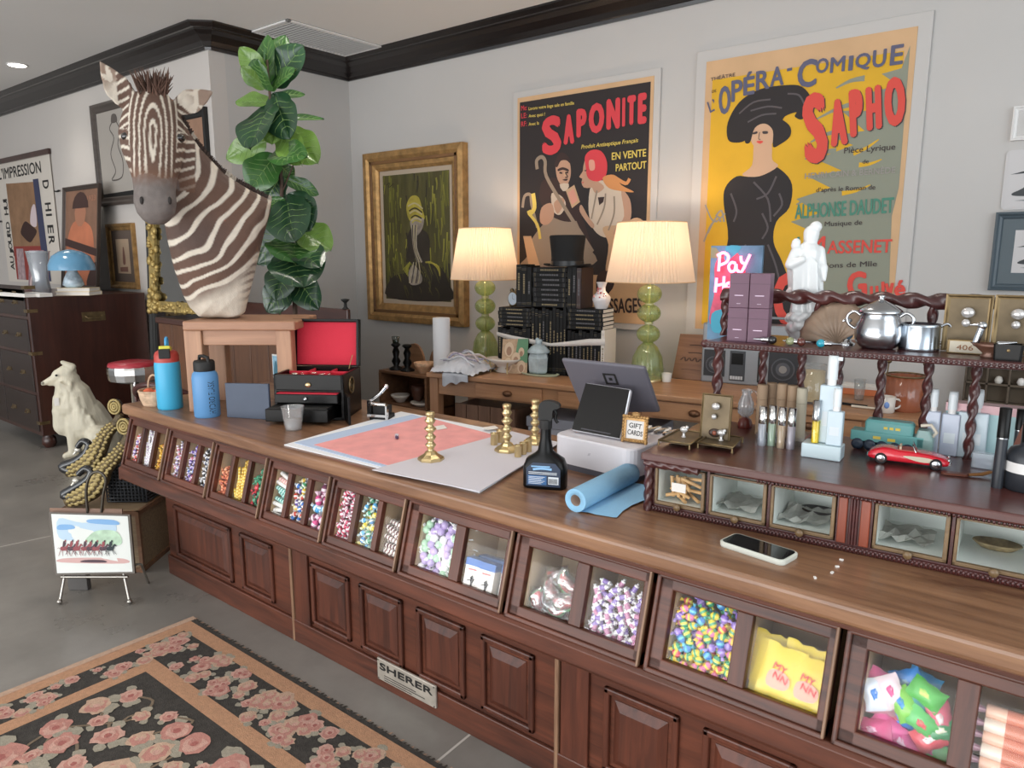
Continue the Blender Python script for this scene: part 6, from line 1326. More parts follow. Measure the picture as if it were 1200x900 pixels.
def stack(px0, px1, py0, py1, n, desc, grp):
    for i in range(n):
        j = ((i*5) % 3-1)*.8
        t_ = book(px0+j*.6, px1+j*.5, py1-(py1-py0)*(i+1)/n, py1-(py1-py0)*i/n, 'h', ordn[i]+' flat black book from the bottom in the '+desc, grp, seed=i)
    return t_
row(583.5, 621.5, 383, 470, 8, 'lower left row', 'books in the lower left row')
row(622.3, 663.3, 360.5, 470, 10, 'tall middle row', 'books in the tall middle row')
row(664.2, 708, 387, 470, 10, 'lower right row', 'books in the lower right row', 1)
tL = stack(584, 621, 360.5, 382.5, 5, 'left stack', 'books in the left stack')
tR = stack(664.5, 706.5, 362, 386.5, 5, 'right stack', 'books in the right stack')
tU = row(605, 623, 310, 359.5, 3, 'upper left row', 'books in the upper left row')
tF = stack(624, 663.5, 313.5, 360, 8, 'upper middle stack', 'books in the upper middle stack')
row(664.3, 681, 311, 361.5, 3, 'upper right row', 'books in the upper right row', 3)
# top hat
u, z = fd.at(658, 313, wB); s = (tF-CP).dot(CF)/FPX
t = thing('top_hat', 'black top hat resting on top of the pile of black books', 'hat', fd.p(fd.at(659, 313, wB)[0], wB+BD*.38, (tU-fd.O).z+.001), fd.a)
hr = 20.5*s; M_felt = mat('hat_felt', '#0d0c0d', .8, bump=.1, bscale=300, k=1)
MB().lathe([(hr*.98, .006), (hr*.93, .05), (hr*.95, .085), (hr*1.06, 36*s-.004), (hr*1.0, 36*s+.003), (.001, 36*s+.005)], 32, sy=.9).build('crown', M_felt, t)
MB().lathe([(hr*.99, .004), (hr*.96, .034)], 32, sy=.9, cap=False, T=Matrix.Scale(1.015, 4)).build('hat_band', mat('hat_ribbon', '#0f0e10', .3, k=1), t)
n = 40; V = []
for j in range(5):
    for i in range(n):
        a = 2*PI*i/n; r = hr*(.95+.45*j/4); V.append((r*math.cos(a)*1.0, r*math.sin(a)*.88, .003+.014*(j/4)**2*(abs(math.cos(a))**2)))
f = MB(); f.add(V, [(j*n+i, j*n+(i+1) % n, (j+1)*n+(i+1) % n, (j+1)*n+i) for j in range(4) for i in range(n)], 0, True); o = f.build('brim', M_felt, t); sd = o.modifiers.new('s', 'SOLIDIFY'); sd.thickness = .004
# clock, vase
q = fd.at(599, 357, wB)[0]; s = (tL-CP).dot(CF)/FPX
t = thing('alarm_clock', 'small round brass alarm clock standing on the left stack of books', 'clock', fd.p(q, wB+.04, (tL-fd.O).z), fd.a-.3)
f = MB(); f.lathe([(8*s, -.015), (9*s, -.012), (9*s, .012), (8*s, .015)], 24, T=tr(0, 0, 10*s) @ rotx(PI/2)); f.sphere((-6*s, 0, 2*s), 1.8*s, 8, 6).sphere((6*s, 0, 2*s), 1.8*s, 8, 6).sphere((-4*s, 0, 19.5*s), 2.6*s, 10, 6).sphere((4*s, 0, 19.5*s), 2.6*s, 10, 6); f.build('clock_case', M_brassold, t)
f = MB(); f.lathe([(7.4*s, 0), (7.4*s, .001)], 24, T=tr(0, -.0155, 10*s) @ rotx(PI/2)); f.stroke([(0, 10*s), (0, 15*s)], .002, 1, 1, y=-.0168).stroke([(0, 10*s), (3.5*s, 9*s)], .002, 1, 1, y=-.0168); f.build('dial', [mat('dial_blue', '#b8c4d0', .4, k=1), M_blackm], t)
s = (tR-CP).dot(CF)/FPX; q = fd.at(699, 361, wB)[0]
t = MB(); prf = [(7, 0), (7.5, 1), (9, 5), (10.8, 10), (10.4, 14), (7, 18), (4.6, 21), (4.5, 25), (5.6, 29), (6.8, 31), (6.2, 31), (4, 26), (.001, 24)]
for i in range(len(prf)-1): pass
t.lathe([(r*s, z*s) for r, z in prf], 24)
o = t.build('porcelain_vase', mat('porcelain', '#d6d0d0', .15, coat=.5, k=1), loc=fd.p(q, wB+.07, (tR-fd.O).z)); tag(o, 'white porcelain vase with red flowers standing on the right stack of books', 'vase')
f = MB(); random.seed(8)
for k in range(16):
    zc, a = random.uniform(13, 24), random.uniform(-2.6, -.4); r = 10.4 if zc < 14 else 10.4-(zc-14)*.83 if zc < 21 else 4.7; f.sphere((r*s*1.0*math.cos(a), r*s*math.sin(a), zc*s), random.uniform(.8, 1.5)*s, 6, 5, k % 2)
f.build('painted_flower', [mat('flower_red', '#9c4a46', .4), mat('flower_rose', '#b98078', .4)], o)
# ribbon round the books
f = MB(); pts = [(582, 391), (600, 396), (622, 400), (645, 404), (665, 403), (690, 401), (709, 401)]; hs = (4, 5, 5, 3, 5, 7, 7); V = []
for (x, y), h in zip(pts, hs):
    for e in (-1, 1): u, z = fd.at(x, y+e*h/2*1.1, wB-.0045); V.append((u, -.004-.003*abs(x-645)/60*0, z))
f.add(V, [(2*i+1, 2*i, 2*i+2, 2*i+3)[::-1] for i in range(len(pts)-1)], 0, True); o = f.build('ribbon', mat('ribbon_white', '#d3ccc6', .6, k=1), loc=fd.p(0, wB, 0), rz=fd.a); sd = o.modifiers.new('s', 'SOLIDIFY'); sd.thickness = .001
tag(o, 'white ribbon stretched across the front of the lower black books', 'ribbon')
# print propped before the books
w0 = wB-.07; u0, z0 = fd.at(588, 432, w0); u1, z1 = fd.at(617, 398, w0); z0 = 0
t = thing('propped_print', 'small print of beige figures with a green corner propped against the books', 'picture', fd.p((u0+u1)/2, w0, 0), fd.a+.1); t.rotation_euler = (-.25, -.06, fd.a+.1)
w_, h_ = (u1-u0)/2, z1
MB().b2(-w_, w_, 0, .012, 0, h_).build('board', M_blackm, t); f = MB(); f.art([(-w_, 0), (w_, 0), (w_, h_), (-w_, h_)], 1, 0); f.art([(0, h_*.4), (w_, h_*.3), (w_, h_), (w_*.2, h_)], 2, 1)
for cx, cz, r in ((-.45, .7, .26), (.1, .42, .24), (-.5, .25, .25), (.55, .2, .22), (.5, .62, .16)): f.art([(w_*cx+w_*r*1.4*math.cos(a), h_*cz+h_*r*.8*math.sin(a)) for a in [q*PI/5 for q in range(10)]], 3, 2, 3); f.art([(w_*cx+w_*r*.8*math.cos(a), h_*cz-h_*.05+h_*r*.5*math.sin(a)) for a in [q*PI/4 for q in range(8)]], 4, 3, 3)
f.build('printed_picture', [mat('pp_tan', '#b99a7c', .6, var=.2, vscale=40, k=1), mat('pp_green', '#5f8a68', .6, k=1), mat('pp_cream', '#d0b69a', .6, k=1), mat('pp_shadow', '#a07c64', .6, k=1)], t)
# dishes on the desk
p, s = dsk(590, 436)
t = thing('footed_dish', 'white footed dish with gilt trim at the desk front before the propped print', 'dish', p); MB().lathe([(9*s, 0), (11*s, 1.5*s), (6*s, 5*s), (13*s, 10*s), (22*s, 15*s), (22*s, 16.5*s), (12*s, 12*s), (.001, 9*s)], 30, sy=.7).build('dish_bowl', M_china, t)
f = MB()
for a in (0.6, 2.5, 3.9, 5.5): f.tube([(19*s*math.cos(a), 13*s*math.sin(a), 13*s), (17*s*math.cos(a), 12*s*math.sin(a), 6*s), (18*s*math.cos(a), 12.5*s*math.sin(a), 0)], 1*s, 6)
f.build('gilt_leg', M_brass, t)
p, s = dsk(572, 434); bowl(p, 11*s, 8*s, mat('beige_dish', '#c4b09a', .4), 'small beige bowl on the desk left of the white footed dish')
p, s = dsk(632, 439); o = MB().lathe([(24*s, 0), (27*s, 2*s), (25*s, 2.4*s), (23*s, 1*s), (.001, 1*s)], 30, sy=.55).build('oval_tray', mat('tray_green', '#b3b79a', .3, k=1), loc=p); tag(o, 'pale green oval tray under the blue ceramic jar on the desk', 'tray')
t = thing('ceramic_jar', 'pale blue ceramic jar with a knobbed lid on the green tray', 'jar', p+Vector((-.006, 0, .01))); M_cel = mat('celadon', '#a9b6ba', .18, var=.2, vscale=25, coat=.5, k=1.05)
MB().lathe([(10*s, 0), (12*s, 2*s), (13*s, 18*s), (11*s, 24*s), (10*s, 24.5*s)], 6, sm=False).build('jar_body', M_cel, t, bevel=.003); f = MB(); f.lathe([(13*s, 24*s), (13.5*s, 26*s), (9*s, 31*s), (4*s, 34*s), (.001, 34.5*s)], 20); f.sphere((0, 0, 36*s), 4*s, 12, 8).sphere((-2*s, 0, 39*s), 2.4*s, 10, 8).sphere((3*s, 0, 38*s), 2*s, 10, 8); f.build('lid', M_cel, t)
p, s = dsk(654, 437); t = thing('sauce_boat', 'small lilac ceramic cup with a curled handle beside the blue jar', 'cup', p); MB().lathe([(4*s, 0), (6*s, 1*s), (4*s, 6*s), (8*s, 14*s), (9*s, 17*s), (8*s, 17*s), (.001, 8*s)], 20).build('cup_bowl', mat('lilac_china', '#a9a0b0', .2, coat=.4, k=1), t); MB().tube(spline([(7*s, 0, 10*s), (12*s, 0, 14*s), (9*s, 0, 21*s), (5*s, 0, 19*s)], 5, False), 1.2*s, 7).build('handle', mat('lilac_china', '#a9a0b0', .2), t)
# things by the right-hand lamp
p, s = dsk(781, 447); o = MB().lathe([(5*s, 0), (6*s, 10*s), (5.4*s, 10*s), (4.6*s, 1*s), (.001, 1*s)], 20).build('small_cup', M_china, loc=p); tag(o, 'tiny white cup on the desk by the brown board', 'cup')
for k, (x, y, lab) in enumerate(((764, 442, 'small clear glass dish left of the tiny white cup'), (772, 444, 'small clear stemmed glass beside the tiny white cup'))):
    p, s = dsk(x, y); o = MB().lathe([(5*s, 0), (1.2*s, 2*s), (1.2*s, 7*s), (7*s, 12*s), (6.4*s, 12*s), (.001, 8*s)] if k else [(6*s, 0), (8*s, 8*s), (7.4*s, 8*s), (5*s, 1*s), (.001, 1*s)], 20).build('glass_dish', M_cglass, loc=p); tag(o, lab, 'glass')
p, s = dsk(789, 432); o = MB().lathe([(7*s, 0), (7*s, 27*s), (6.5*s, 28*s), (.001, 27*s)], 20).build('pillar_candle', mat('candle_white', '#dcd8d2', .5, k=1), loc=p+Vector((.0, .0, 0))); tag(o, 'white pillar candle standing behind the brown board', 'candle')
fb2 = Frame(at_z(787, 443, TD), 4); c = [Vector((0, 0, 0)), None, None, None]
t = thing('engraved_board', 'brown wooden board with carved lettering leaning at the back of the desk', 'sign', fb2.O, fb2.a)
u1, z1 = fb2.at(832, 450, .0); q1 = Vector((u1, 0, 0)); u2, z2 = fb2.at(797, 391, .07); u3, z3 = fb2.at(845, 393, .07)
c = [Vector((0, 0, .001)), Vector((u1, 0, .001)), Vector((u3, .07, z3)), Vector((u2, .07, z2))]
MB().slab(c, .014).build('board', wood('sign_wood', '#6b4630', '#94694a', 'x', .5, 1.2, k=1), t, bevel=.002)
nn = (c[1]-c[0]).cross(c[3]-c[0]).normalized(); f = MB()
def bq(u, v): return c[0].lerp(c[1], u).lerp(c[3].lerp(c[2], u), v)+nn*.0006
for (u0, v0, du, dv, txt) in ((.3, .72, .4, .07, 'please ask'), (.3, .55, .42, .07, 'about our'), (.14, .38, .72, .12, 'w'), (.2, .2, .5, .03, '-------')):
    m = MB(); m.stroke([(0, .3), (.12, .9), (.2, .1), (.3, .8), (.4, .2), (.5, .9), (.6, .1), (.7, .7), (.8, .2), (1, .5)] if txt == 'w' else [(0, .5), (.5, .62), (1, .45)], .06 if txt == 'w' else .35, 0, 0, 4); f.add([bq(u0+du*v.x, v0+dv*v.z) for v in m.v], m.f)
f.build('lettering', mat('carved_dark', '#4a3020', .7, k=1), t)
# boombox
fx = Frame(fd.p(*fd.flat(845, 452)), 9); w0 = .08
u0, zt0 = fx.at(824, 378, w0); u1, _ = fx.at(941, 400, w0)
t = thing('boombox', 'old grey and black boombox on the desk seen between the twisted spindles', 'radio', fx.O+fx.n*w0, fx.a)
MB().b2(u0, u1, 0, .12, 0, zt0).build('case', mat('radio_grey', '#8d9094', .4, .3, k=1), t, bevel=.008)
for (xa_, xb_) in (((902, 934)), ((826, 848))):
    a, b_ = fx.at(xa_, 430, w0)[0], fx.at(xb_, 430, w0)[0]; cz, rr_ = fx.at(918, 433, w0)[1], (b_-a)/2
    o = MB().b2(a-.006, b_+.006, -.004, 0, cz-rr_-.012, cz+rr_+.03).build('speaker_panel', mat('speaker_black', '#2c2d31', .5, k=1), t); f = MB()
    for q, mm in ((.9, 1), (.8, 0), (.55, 1), (.3, 2)): f.lathe([(rr_*q, 0), (rr_*q*.97, .004)], 28, T=tr((a+b_)/2, -.0042-.002*(1-q), cz) @ rotx(PI/2), mi=mm)
    f.build('speaker_cone', [mat('speaker_black', '#2c2d31', .5, k=1), mat('speaker_ring', '#54555a', .4, .3, k=1), mat('speaker_dome', '#8d8a86', .4, k=1)], o)
a, b_ = fx.at(855, 430, w0)[0], fx.at(873, 430, w0)[0]; zz0, zz1 = fx.at(860, 446, w0)[1], fx.at(860, 411, w0)[1]
o = MB().b2(a, b_, -.005, 0, zz0, zz1).build('cassette_deck', mat('deck_dark', '#3a3d42', .3, k=1), t, bevel=.002); f = MB()
f.b2(a+.01, b_-.01, -.007, -.005, zz0+(zz1-zz0)*.55, zz1-.012, 0)
for k in range(5): f.b2(a+.006+(b_-a-.012)*k/5, a+.003+(b_-a-.012)*(k+1)/5, -.009, -.005, zz0+.008, zz0+.026, 1)
f.build('deck_button', [M_black, mat('button_silver', '#b4b6b8', .3, .6)], o)
a = fx.at(893, 430, w0)[0]; f = MB()
for k in range(7): f.lathe([(.006, 0), (.005, .006)], 12, T=tr(a, 0, zz0+.01+.024*k) @ rotx(PI/2))
f.b2(a-.022, a-.014, -.003, 0, zz0, zz1, 1); f.build('dial_knob', [mat('button_silver', '#b4b6b8', .3, .6), M_blackm], t)
f = MB(); f.tube([(u0+.05, .06, zt0), (u0+.05, .06, zt0+.035), (u1-.05, .06, zt0+.035), (u1-.05, .06, zt0)], .007, 8); f.build('carry_handle', mat('radio_grey', '#8d9094', .4), t)
# right half of the desk
p, s = dsk(951, 472); t = thing('candle_jar', 'large cream candle in a clear jar on the desk behind the pump bottle', 'candle', p); MB().lathe([(13*s, 0), (14*s, 3*s), (14*s, 46*s), (13.2*s, 46*s), (13.2*s, 3*s), (.001, 3*s)], 26).build('jar', M_cglass, t); MB().lathe([(12.8*s, 3.2*s), (12.8*s, 38*s), (.001, 38*s)], 26).build('wax', mat('wax_cream', '#dfbd84', .5, k=1.05), t)
p, s = dsk(1008, 463); t = thing('orange_box', 'flat orange box lying on the desk seen between the spindles', 'box', p, fd.a); MB().b2(-20*s, 22*s, 0, .09, 0, 9*s).build('box', mat('box_orange', '#d07a50', .5), t, bevel=.002); MB().b2(-20.5*s, 22.5*s, -.002, .092, 7*s, 11*s).build('box_lid', mat('box_white', '#e9e6e0', .55, k=1.1), t, bevel=.002)
p, s = dsk(1007, 467); o = MB().lathe([(5*s, 0), (6.5*s, 24*s), (6*s, 24*s), (4.6*s, 1.5*s), (.001, 1.5*s)], 20).build('glass_tumbler', M_cglass, loc=p-fd.n*.035); tag(o, 'clear glass tumbler in front of the flat orange box', 'glass')
p, s = dsk(1038, 483); t = thing('white_mug', 'white mug with blue print on the desk by the amber basket', 'mug', p, .6); MB().lathe([(8*s, 0), (9*s, 1*s), (9.5*s, 19*s), (8.8*s, 19*s), (8.2*s, 1.5*s), (.001, 1.5*s)], 24).build('mug_body', M_china, t); MB().tube(spline([(9*s, 0, 16*s), (15*s, 0, 14*s), (15*s, 0, 7*s), (9*s, 0, 4*s)], 5, False), 1.3*s, 8).build('handle', M_china, t)
f = MB(); f.sphere((-3*s, -8.6*s, 10*s), (3.5*s, 1*s, 4*s), 8, 6); f.build('blue_print', mat('mug_blue', '#6b8ac0', .4), t)
p, s = dsk(1058, 480); t = thing('amber_glass_jar', 'ribbed amber glass jar with wire rim and handles on the desk', 'jar', p)
MB().lathe([(18*s, 0), (19.5*s, 2*s), (20.5*s, 40*s), (19.5*s, 40*s), (18.5*s, 2.5*s), (.001, 2.5*s)], 48, rib=.04, ribn=18).build('ribbed_glass', mat('amber_ribbed', '#9a5a40', .15, coat=.5, var=.2, vscale=8, k=1), t)
f = MB(); f.tube([(21*s*math.cos(a), 21*s*math.sin(a), 41*s) for a in [q*PI/16 for q in range(32)]], 1*s, 6, 0, True)
for sx in (-1, 1): f.tube([(sx*20*s, 0, 41*s), (sx*19*s, 0, 55*s)], .8*s, 6).sphere((sx*19*s, 0, 56*s), 3*s, 10, 8)
f.build('wire_rim', M_brassold, t)
t = thing('pen_set', 'dark pen and pale scissors lying on the desk in front of the orange box', 'pen', fd.p(*fd.flat(1000, 476)), fd.a-.2); MB().tube([(-.05, 0, .007), (.06, 0, .007)], .006, 8).build('pen', M_black, t); MB().tube([(.0, -.03, .006), (.12, -.02, .006)], .006, 8).build('scissor_blade', mat('pale_handle', '#c9bfae', .4), t)
# ------------------------------------------------------------------ wall pictures behind the desk
YF = D-.022
class Art:                                            # flat printed shapes on a sheet hanging on the back wall
    def __init__(s, x0, z0, Y, ox=0, oy=0, k=1): s.x0, s.z0, s.Y, s.ox, s.oy, s.k = x0, z0, Y, ox, oy, k; s.mb = MB()
    def P(s, c): q = at_y(s.ox+c[0]/s.k, s.oy+c[1]/s.k, s.Y); return (q.x-s.x0, q.z-s.z0)
    def art(s, pts, l, mi, sm=0): s.mb.art([s.P(c) for c in pts], l, mi, sm); return s
    def ln(s, pts, w, l, mi, sm=4):
        sc = s.P((1, 0))[0]-s.P((0, 0))[0]; w2 = tuple(x*sc for x in w) if isinstance(w, tuple) else w*sc; s.mb.stroke([s.P(c) for c in pts], w2, l, mi, sm); return s
    def txt(s, t, a, b_, hpx, l, mi, off=.0, sh=0, warp=None):       # from left pixel a to right pixel b_, cap height in crop pixels
        A, B = Vector(s.P(a)), Vector(s.P(b_)); A2 = Vector(s.P((a[0], a[1]-hpx))); hgt = A2.y-A.y; d = B-A; rot = math.atan2(d.y, d.x)
        s.mb.text(t, A.x, A.y, hgt, l, mi, off, width=d.length, height=hgt if not any(ch in t for ch in 'gjpqy,') else hgt*1.25, rot=rot, shear=sh, warp=warp); return s
def sheet_thing(name, lab, x0, x1, z0, z1, m, border=.012, mount=.04, cat='poster'):
    t = thing(name, lab, cat, (x0, YF, z0))
    MB().b2(-mount, x1-x0+mount, .004, .02, -mount, z1-z0+mount).build('mount_board', mat('poster_mount', '#c6c3c0', .7, k=1.0), t, bevel=.002)
    MB().b2(0, x1-x0, 0, .004, 0, z1-z0).build('paper', m, t); return t
M_kraft = mat('poster_beige', '#d3ad84', .75, var=.06, vscale=6, k=1)
# poster 1
a, b_ = at_y(606.5, 113, YF), at_y(766.5, 91, YF); zb0 = at_y(720, 378, YF).z
p1 = sheet_thing('vintage_soap_poster', 'tall black vintage poster with red SAPONITE lettering and two figures behind the books', a.x, b_.x, zb0, (a.z+b_.z)/2, M_kraft)
A = Art(a.x, zb0, YF, 400, 120, 3)
BLK, RED, SKIN, CREAM, DKBR, ORA, YEL, GRY, WHT, PNK = range(10)
W1, H1 = b_.x-a.x, (a.z+b_.z)/2-zb0
zbk = at_y(690, 322, YF).z-zb0
A.mb.art([(.02, zbk), (W1-.02, zbk), (W1-.02, H1-.03), (.02, H1-.03)], 1, BLK)
# man: seated with package and canes
A.art([(660, 500), (700, 440), (760, 390), (830, 420), (865, 500), (885, 570), (640, 580), (655, 540)], 2, GRY, 4)
A.art([(640, 470), (668, 470), (700, 580), (660, 580)], 3, CREAM)
A.art([(705, 280), (750, 265), (800, 290), (830, 330), (850, 400), (800, 420), (740, 400), (700, 350)], 3, DKBR, 4)
A.art([(740, 320), (775, 330), (790, 360), (770, 395), (745, 380)], 4, WHT, 4)
A.art([(755, 205), (775, 190), (800, 200), (808, 250), (795, 290), (775, 292), (758, 260)], 4, SKIN, 4)
A.art([(750, 218), (763, 184), (780, 176), (800, 192), (806, 215), (792, 204), (772, 206), (760, 228)], 5, DKBR, 3); A.art([(768, 288), (800, 286), (796, 306), (780, 312)], 4, WHT, 2); A.ln([(790, 250), (797, 262), (788, 264)], 2, 6, DKBR); A.ln([(768, 247), (778, 249)], 3, 6, DKBR); A.ln([(788, 248), (799, 246)], 3, 6, DKBR)
A.art([(762, 235), (780, 228), (800, 236), (798, 243), (780, 237), (764, 242)], 5, DKBR, 3); A.art([(785, 240), (792, 258), (782, 262)], 5, CREAM); A.art([(778, 272), (797, 268), (792, 276)], 5, DKBR, 2)
A.art([(705, 370), (740, 355), (748, 400), (725, 430), (700, 420)], 4, SKIN, 4); A.art([(748, 355), (775, 335), (785, 350), (762, 392)], 5, SKIN, 4)
A.art([(790, 310), (820, 290), (840, 350), (812, 372)], 5, CREAM); A.art([(797, 318), (818, 303), (832, 345), (812, 360)], 6, PNK); A.art([(812, 372), (840, 350), (845, 380), (822, 385)], 5, DKBR)
A.ln([(690, 235), (688, 205), (705, 192), (718, 208), (722, 260), (780, 360), (850, 470), (885, 525)], 7, 6, GRY); A.ln([(638, 370), (645, 330), (665, 325), (670, 360), (690, 440)], 6, 4, GRY); A.ln([(675, 320), (680, 370), (665, 390), (660, 380)], 9, 5, YEL); A.ln([(660, 390), (690, 430), (700, 480)], 6, 5, YEL)
A.art([(820, 400), (850, 410), (890, 530), (870, 515)], 3, DKBR)
# woman: red bonnet, pale blouse
A.art([(880, 290), (930, 275), (985, 300), (1010, 370), (1005, 430), (940, 475), (890, 450), (870, 380)], 3, WHT, 4)
A.art([(920, 440), (985, 430), (1040, 405), (1080, 440), (1075, 500), (960, 570), (930, 590), (940, 500)], 4, CREAM, 4)
A.art([(985, 310), (1015, 340), (1020, 400), (1000, 440), (960, 465), (965, 440), (995, 400)], 5, SKIN, 4); A.art([(868, 400), (890, 430), (880, 440), (840, 385), (845, 360)], 5, SKIN, 4)
A.art([(866, 195), (852, 222), (850, 242), (837, 262), (848, 268), (845, 280), (853, 299), (878, 300), (902, 292), (910, 230)], 4, SKIN, 2); A.art([(853, 240), (864, 237), (862, 243)], 7, DKBR); A.art([(846, 281), (856, 280), (850, 285)], 7, RED); A.art([(880, 285), (905, 280), (925, 300), (895, 320)], 4, SKIN, 3); A.art([(858, 190), (880, 168), (915, 172), (935, 210), (930, 260), (900, 278), (868, 265), (860, 225)], 6, RED, 4); A.art([(872, 205), (890, 205), (892, 235), (875, 238)], 7, PNK, 4)
A.art([(920, 265), (960, 255), (985, 290), (1030, 315), (985, 312), (940, 300)], 6, ORA, 4); A.ln([(960, 262), (1000, 285), (1015, 268)], 6, 6, ORA)
A.ln([(900, 310), (890, 360), (880, 410)], 3, 6, GRY); A.ln([(930, 320), (925, 370), (900, 430)], 3, 6, GRY); A.ln([(960, 330), (960, 390), (940, 450)], 3, 6, GRY); A.art([(903, 334), (926, 332), (922, 350), (908, 362)], 6, DKBR)
A.art([(900, 610), (940, 590), (960, 640), (930, 680), (900, 680)], 3, DKBR, 3)
# lettering: red word on a rising curve
word = 'SAPONITE'; xs = (705, 780, 825, 868, 930, 985, 1003, 1040, 1078); zt_ = (55, 45, 25, 5, -10, -15, -22, -30); zbm = (188, 150, 125, 112, 98, 86, 82, 78)
for i, ch in enumerate(word):
    x0, x1 = xs[i]+3, xs[i+1]-4; A.txt(ch, (x0, zbm[i]), (x1, zbm[i]-.14*(x1-x0)), zbm[i]-zt_[i]-(0 if i else -4), 8, RED, .08)
A.txt('Produit Antiseptique Fran\u00e7ais', (845, 164), (1044, 140), 15, 8, YEL, .02, .2); A.txt('EN VENTE', (952, 203), (1073, 190), 26, 8, YEL, .03); A.txt('PARTOUT', (966, 243), (1074, 232), 26, 8, YEL, .03)
A.txt('M\u1d48\u1d49', (634, 30), (652, 27), 18, 8, RED, .02) if 0 else A.txt('Me:', (634, 30), (654, 27), 18, 8, RED, .02)
A.txt('Lavons votre linge sale en famille', (660, 28), (820, 8), 12, 8, YEL, .02); A.txt('LE:', (634, 57), (654, 54), 18, 8, RED, .02); A.txt('Avec quoi ?', (660, 54), (718, 47), 12, 8, YEL, .02); A.txt('RF:', (634, 86), (654, 83), 18, 8, RED, .02); A.txt('Avec la', (660, 83), (697, 78), 12, 8, YEL, .02)
A.txt('SSAGES', (943, 740), (1058, 740), 52, 4, DKBR, .03)
for v in A.mb.v: v.y -= .0003
A.mb.build('printed_picture', [mat('ink_black1', '#2c2627', .7, k=1), mat('ink_red1', '#d9434c', .7, k=1), mat('ink_skin1', '#c49a80', .7, k=1), mat('ink_cream1', '#d0ac88', .7, k=1), mat('ink_dkbr1', '#3c2a28', .7, k=1), mat('ink_orange1', '#d9955c', .7, k=1), mat('ink_yellow1', '#e2c964', .7, k=1), mat('ink_grey1', '#9c8a78', .7, k=1), mat('ink_white1', '#d4c2ae', .7, k=1), mat('ink_pink1', '#dfa08c', .7, k=1)], p1)
# poster 2
a, b_ = at_y(828, 73, YF), at_y(1076, 30, YF); zb0 = at_y(815, 385, YF).z
p2 = sheet_thing('opera_poster', 'large yellow vintage opera poster of a woman in black with red SAPHO lettering', a.x, b_.x, zb0, (a.z+b_.z)/2, M_kraft, mount=.06)
W2, H2 = b_.x-a.x, (a.z+b_.z)/2-zb0
A = Art(a.x, zb0, YF, 800, 20, 3)
YL, GN, BK, RD, SK, BL, TL, DK, HI, LG_ = range(10)
A.mb.art([(.04, .03), (W2-.05, .03), (W2-.05, H2-.1), (.04, H2-.1)], 1, YL)
gz = [(800, 100), (770, 180), (700, 200), (760, 240), (640, 270), (700, 330), (560, 330), (640, 400), (520, 420), (600, 450), (470, 500), (560, 540), (440, 560), (520, 600), (400, 640), (480, 690), (380, 720), (470, 760), (420, 800), (480, 850), (400, 900), (420, 1100), (720, 1100), (735, 700), (760, 600)]
A.art(gz, 2, GN)
for (x0, y0, x1, y1) in ((470, 360, 620, 300), (450, 440, 560, 400), (540, 250, 640, 215), (430, 500, 540, 470), (400, 660, 480, 630)): A.ln([(x0, y0), ((x0+x1)/2, (y0+y1)/2-8), (x1, y1)], (4, 16), 3, GN, 3)
for (x0, y0, x1, y1) in ((600, 480, 690, 430), (560, 620, 660, 590), (620, 520, 700, 500), (640, 170, 740, 150)): A.ln([(x0, y0), ((x0+x1)/2, (y0+y1)/2+6), (x1, y1)], (14, 3), 3, YL, 3)
# generic figure of a woman: hat, hair, face, gown
A.art([(245, 560), (300, 520), (350, 540), (385, 590), (375, 670), (330, 720), (320, 790), (350, 860), (385, 960), (410, 1100), (120, 1100), (130, 900), (160, 780), (145, 660), (150, 600), (190, 560)], 3, BK, 4)
A.art([(255, 440), (310, 440), (315, 500), (335, 525), (270, 560), (210, 555), (245, 520)], 4, SK, 4)
A.art([(235, 390), (265, 365), (310, 375), (322, 420), (308, 455), (275, 465), (245, 445)], 5, SK, 4)
A.art([(225, 400), (250, 365), (320, 350), (375, 380), (378, 420), (340, 450), (318, 455), (318, 400), (290, 375), (255, 390), (238, 440), (220, 440)], 6, BK, 4)
A.art([(160, 430), (160, 370), (200, 300), (270, 255), (360, 240), (420, 245), (455, 290), (450, 330), (420, 360), (395, 350), (400, 335), (360, 350), (340, 380), (290, 365), (240, 380), (225, 430), (190, 442)], 7, BK, 4)
for pts in (((200, 340), (250, 300), (310, 290)), ((230, 370), (280, 345), (330, 340)), ((370, 270), (410, 275), (430, 310)), ((240, 330), (300, 315), (350, 320))): A.ln(pts, 5, 8, HI, 4)
A.art([(246, 408), (262, 402), (264, 409), (250, 413)], 8, DK, 2); A.art([(282, 402), (300, 402), (300, 410), (284, 411)], 8, DK, 2); A.ln([(272, 405), (268, 428), (275, 430)], 2, 8, DK, 3); A.art([(260, 438), (273, 435), (285, 438), (273, 446)], 8, RD, 2)
for pts in (((250, 580), (300, 640), (310, 720)), ((330, 560), (300, 620), (260, 640)), ((170, 620), (190, 680), (180, 720)), ((340, 620), (350, 660), (320, 700)), ((280, 690), (300, 740), (280, 780)), ((220, 800), (240, 860), (230, 930)), ((300, 800), (330, 880), (350, 980))): A.ln(pts, 6, 5, HI, 4)
for q in range(4): A.ln([(75+q*14, 790-q*30), (95+q*14, 740-q*20), (110+q*12, 720)], 6, 3, LG_, 3)
A.ln([(80, 660), (110, 720), (150, 690)], 5, 3, LG_, 3)
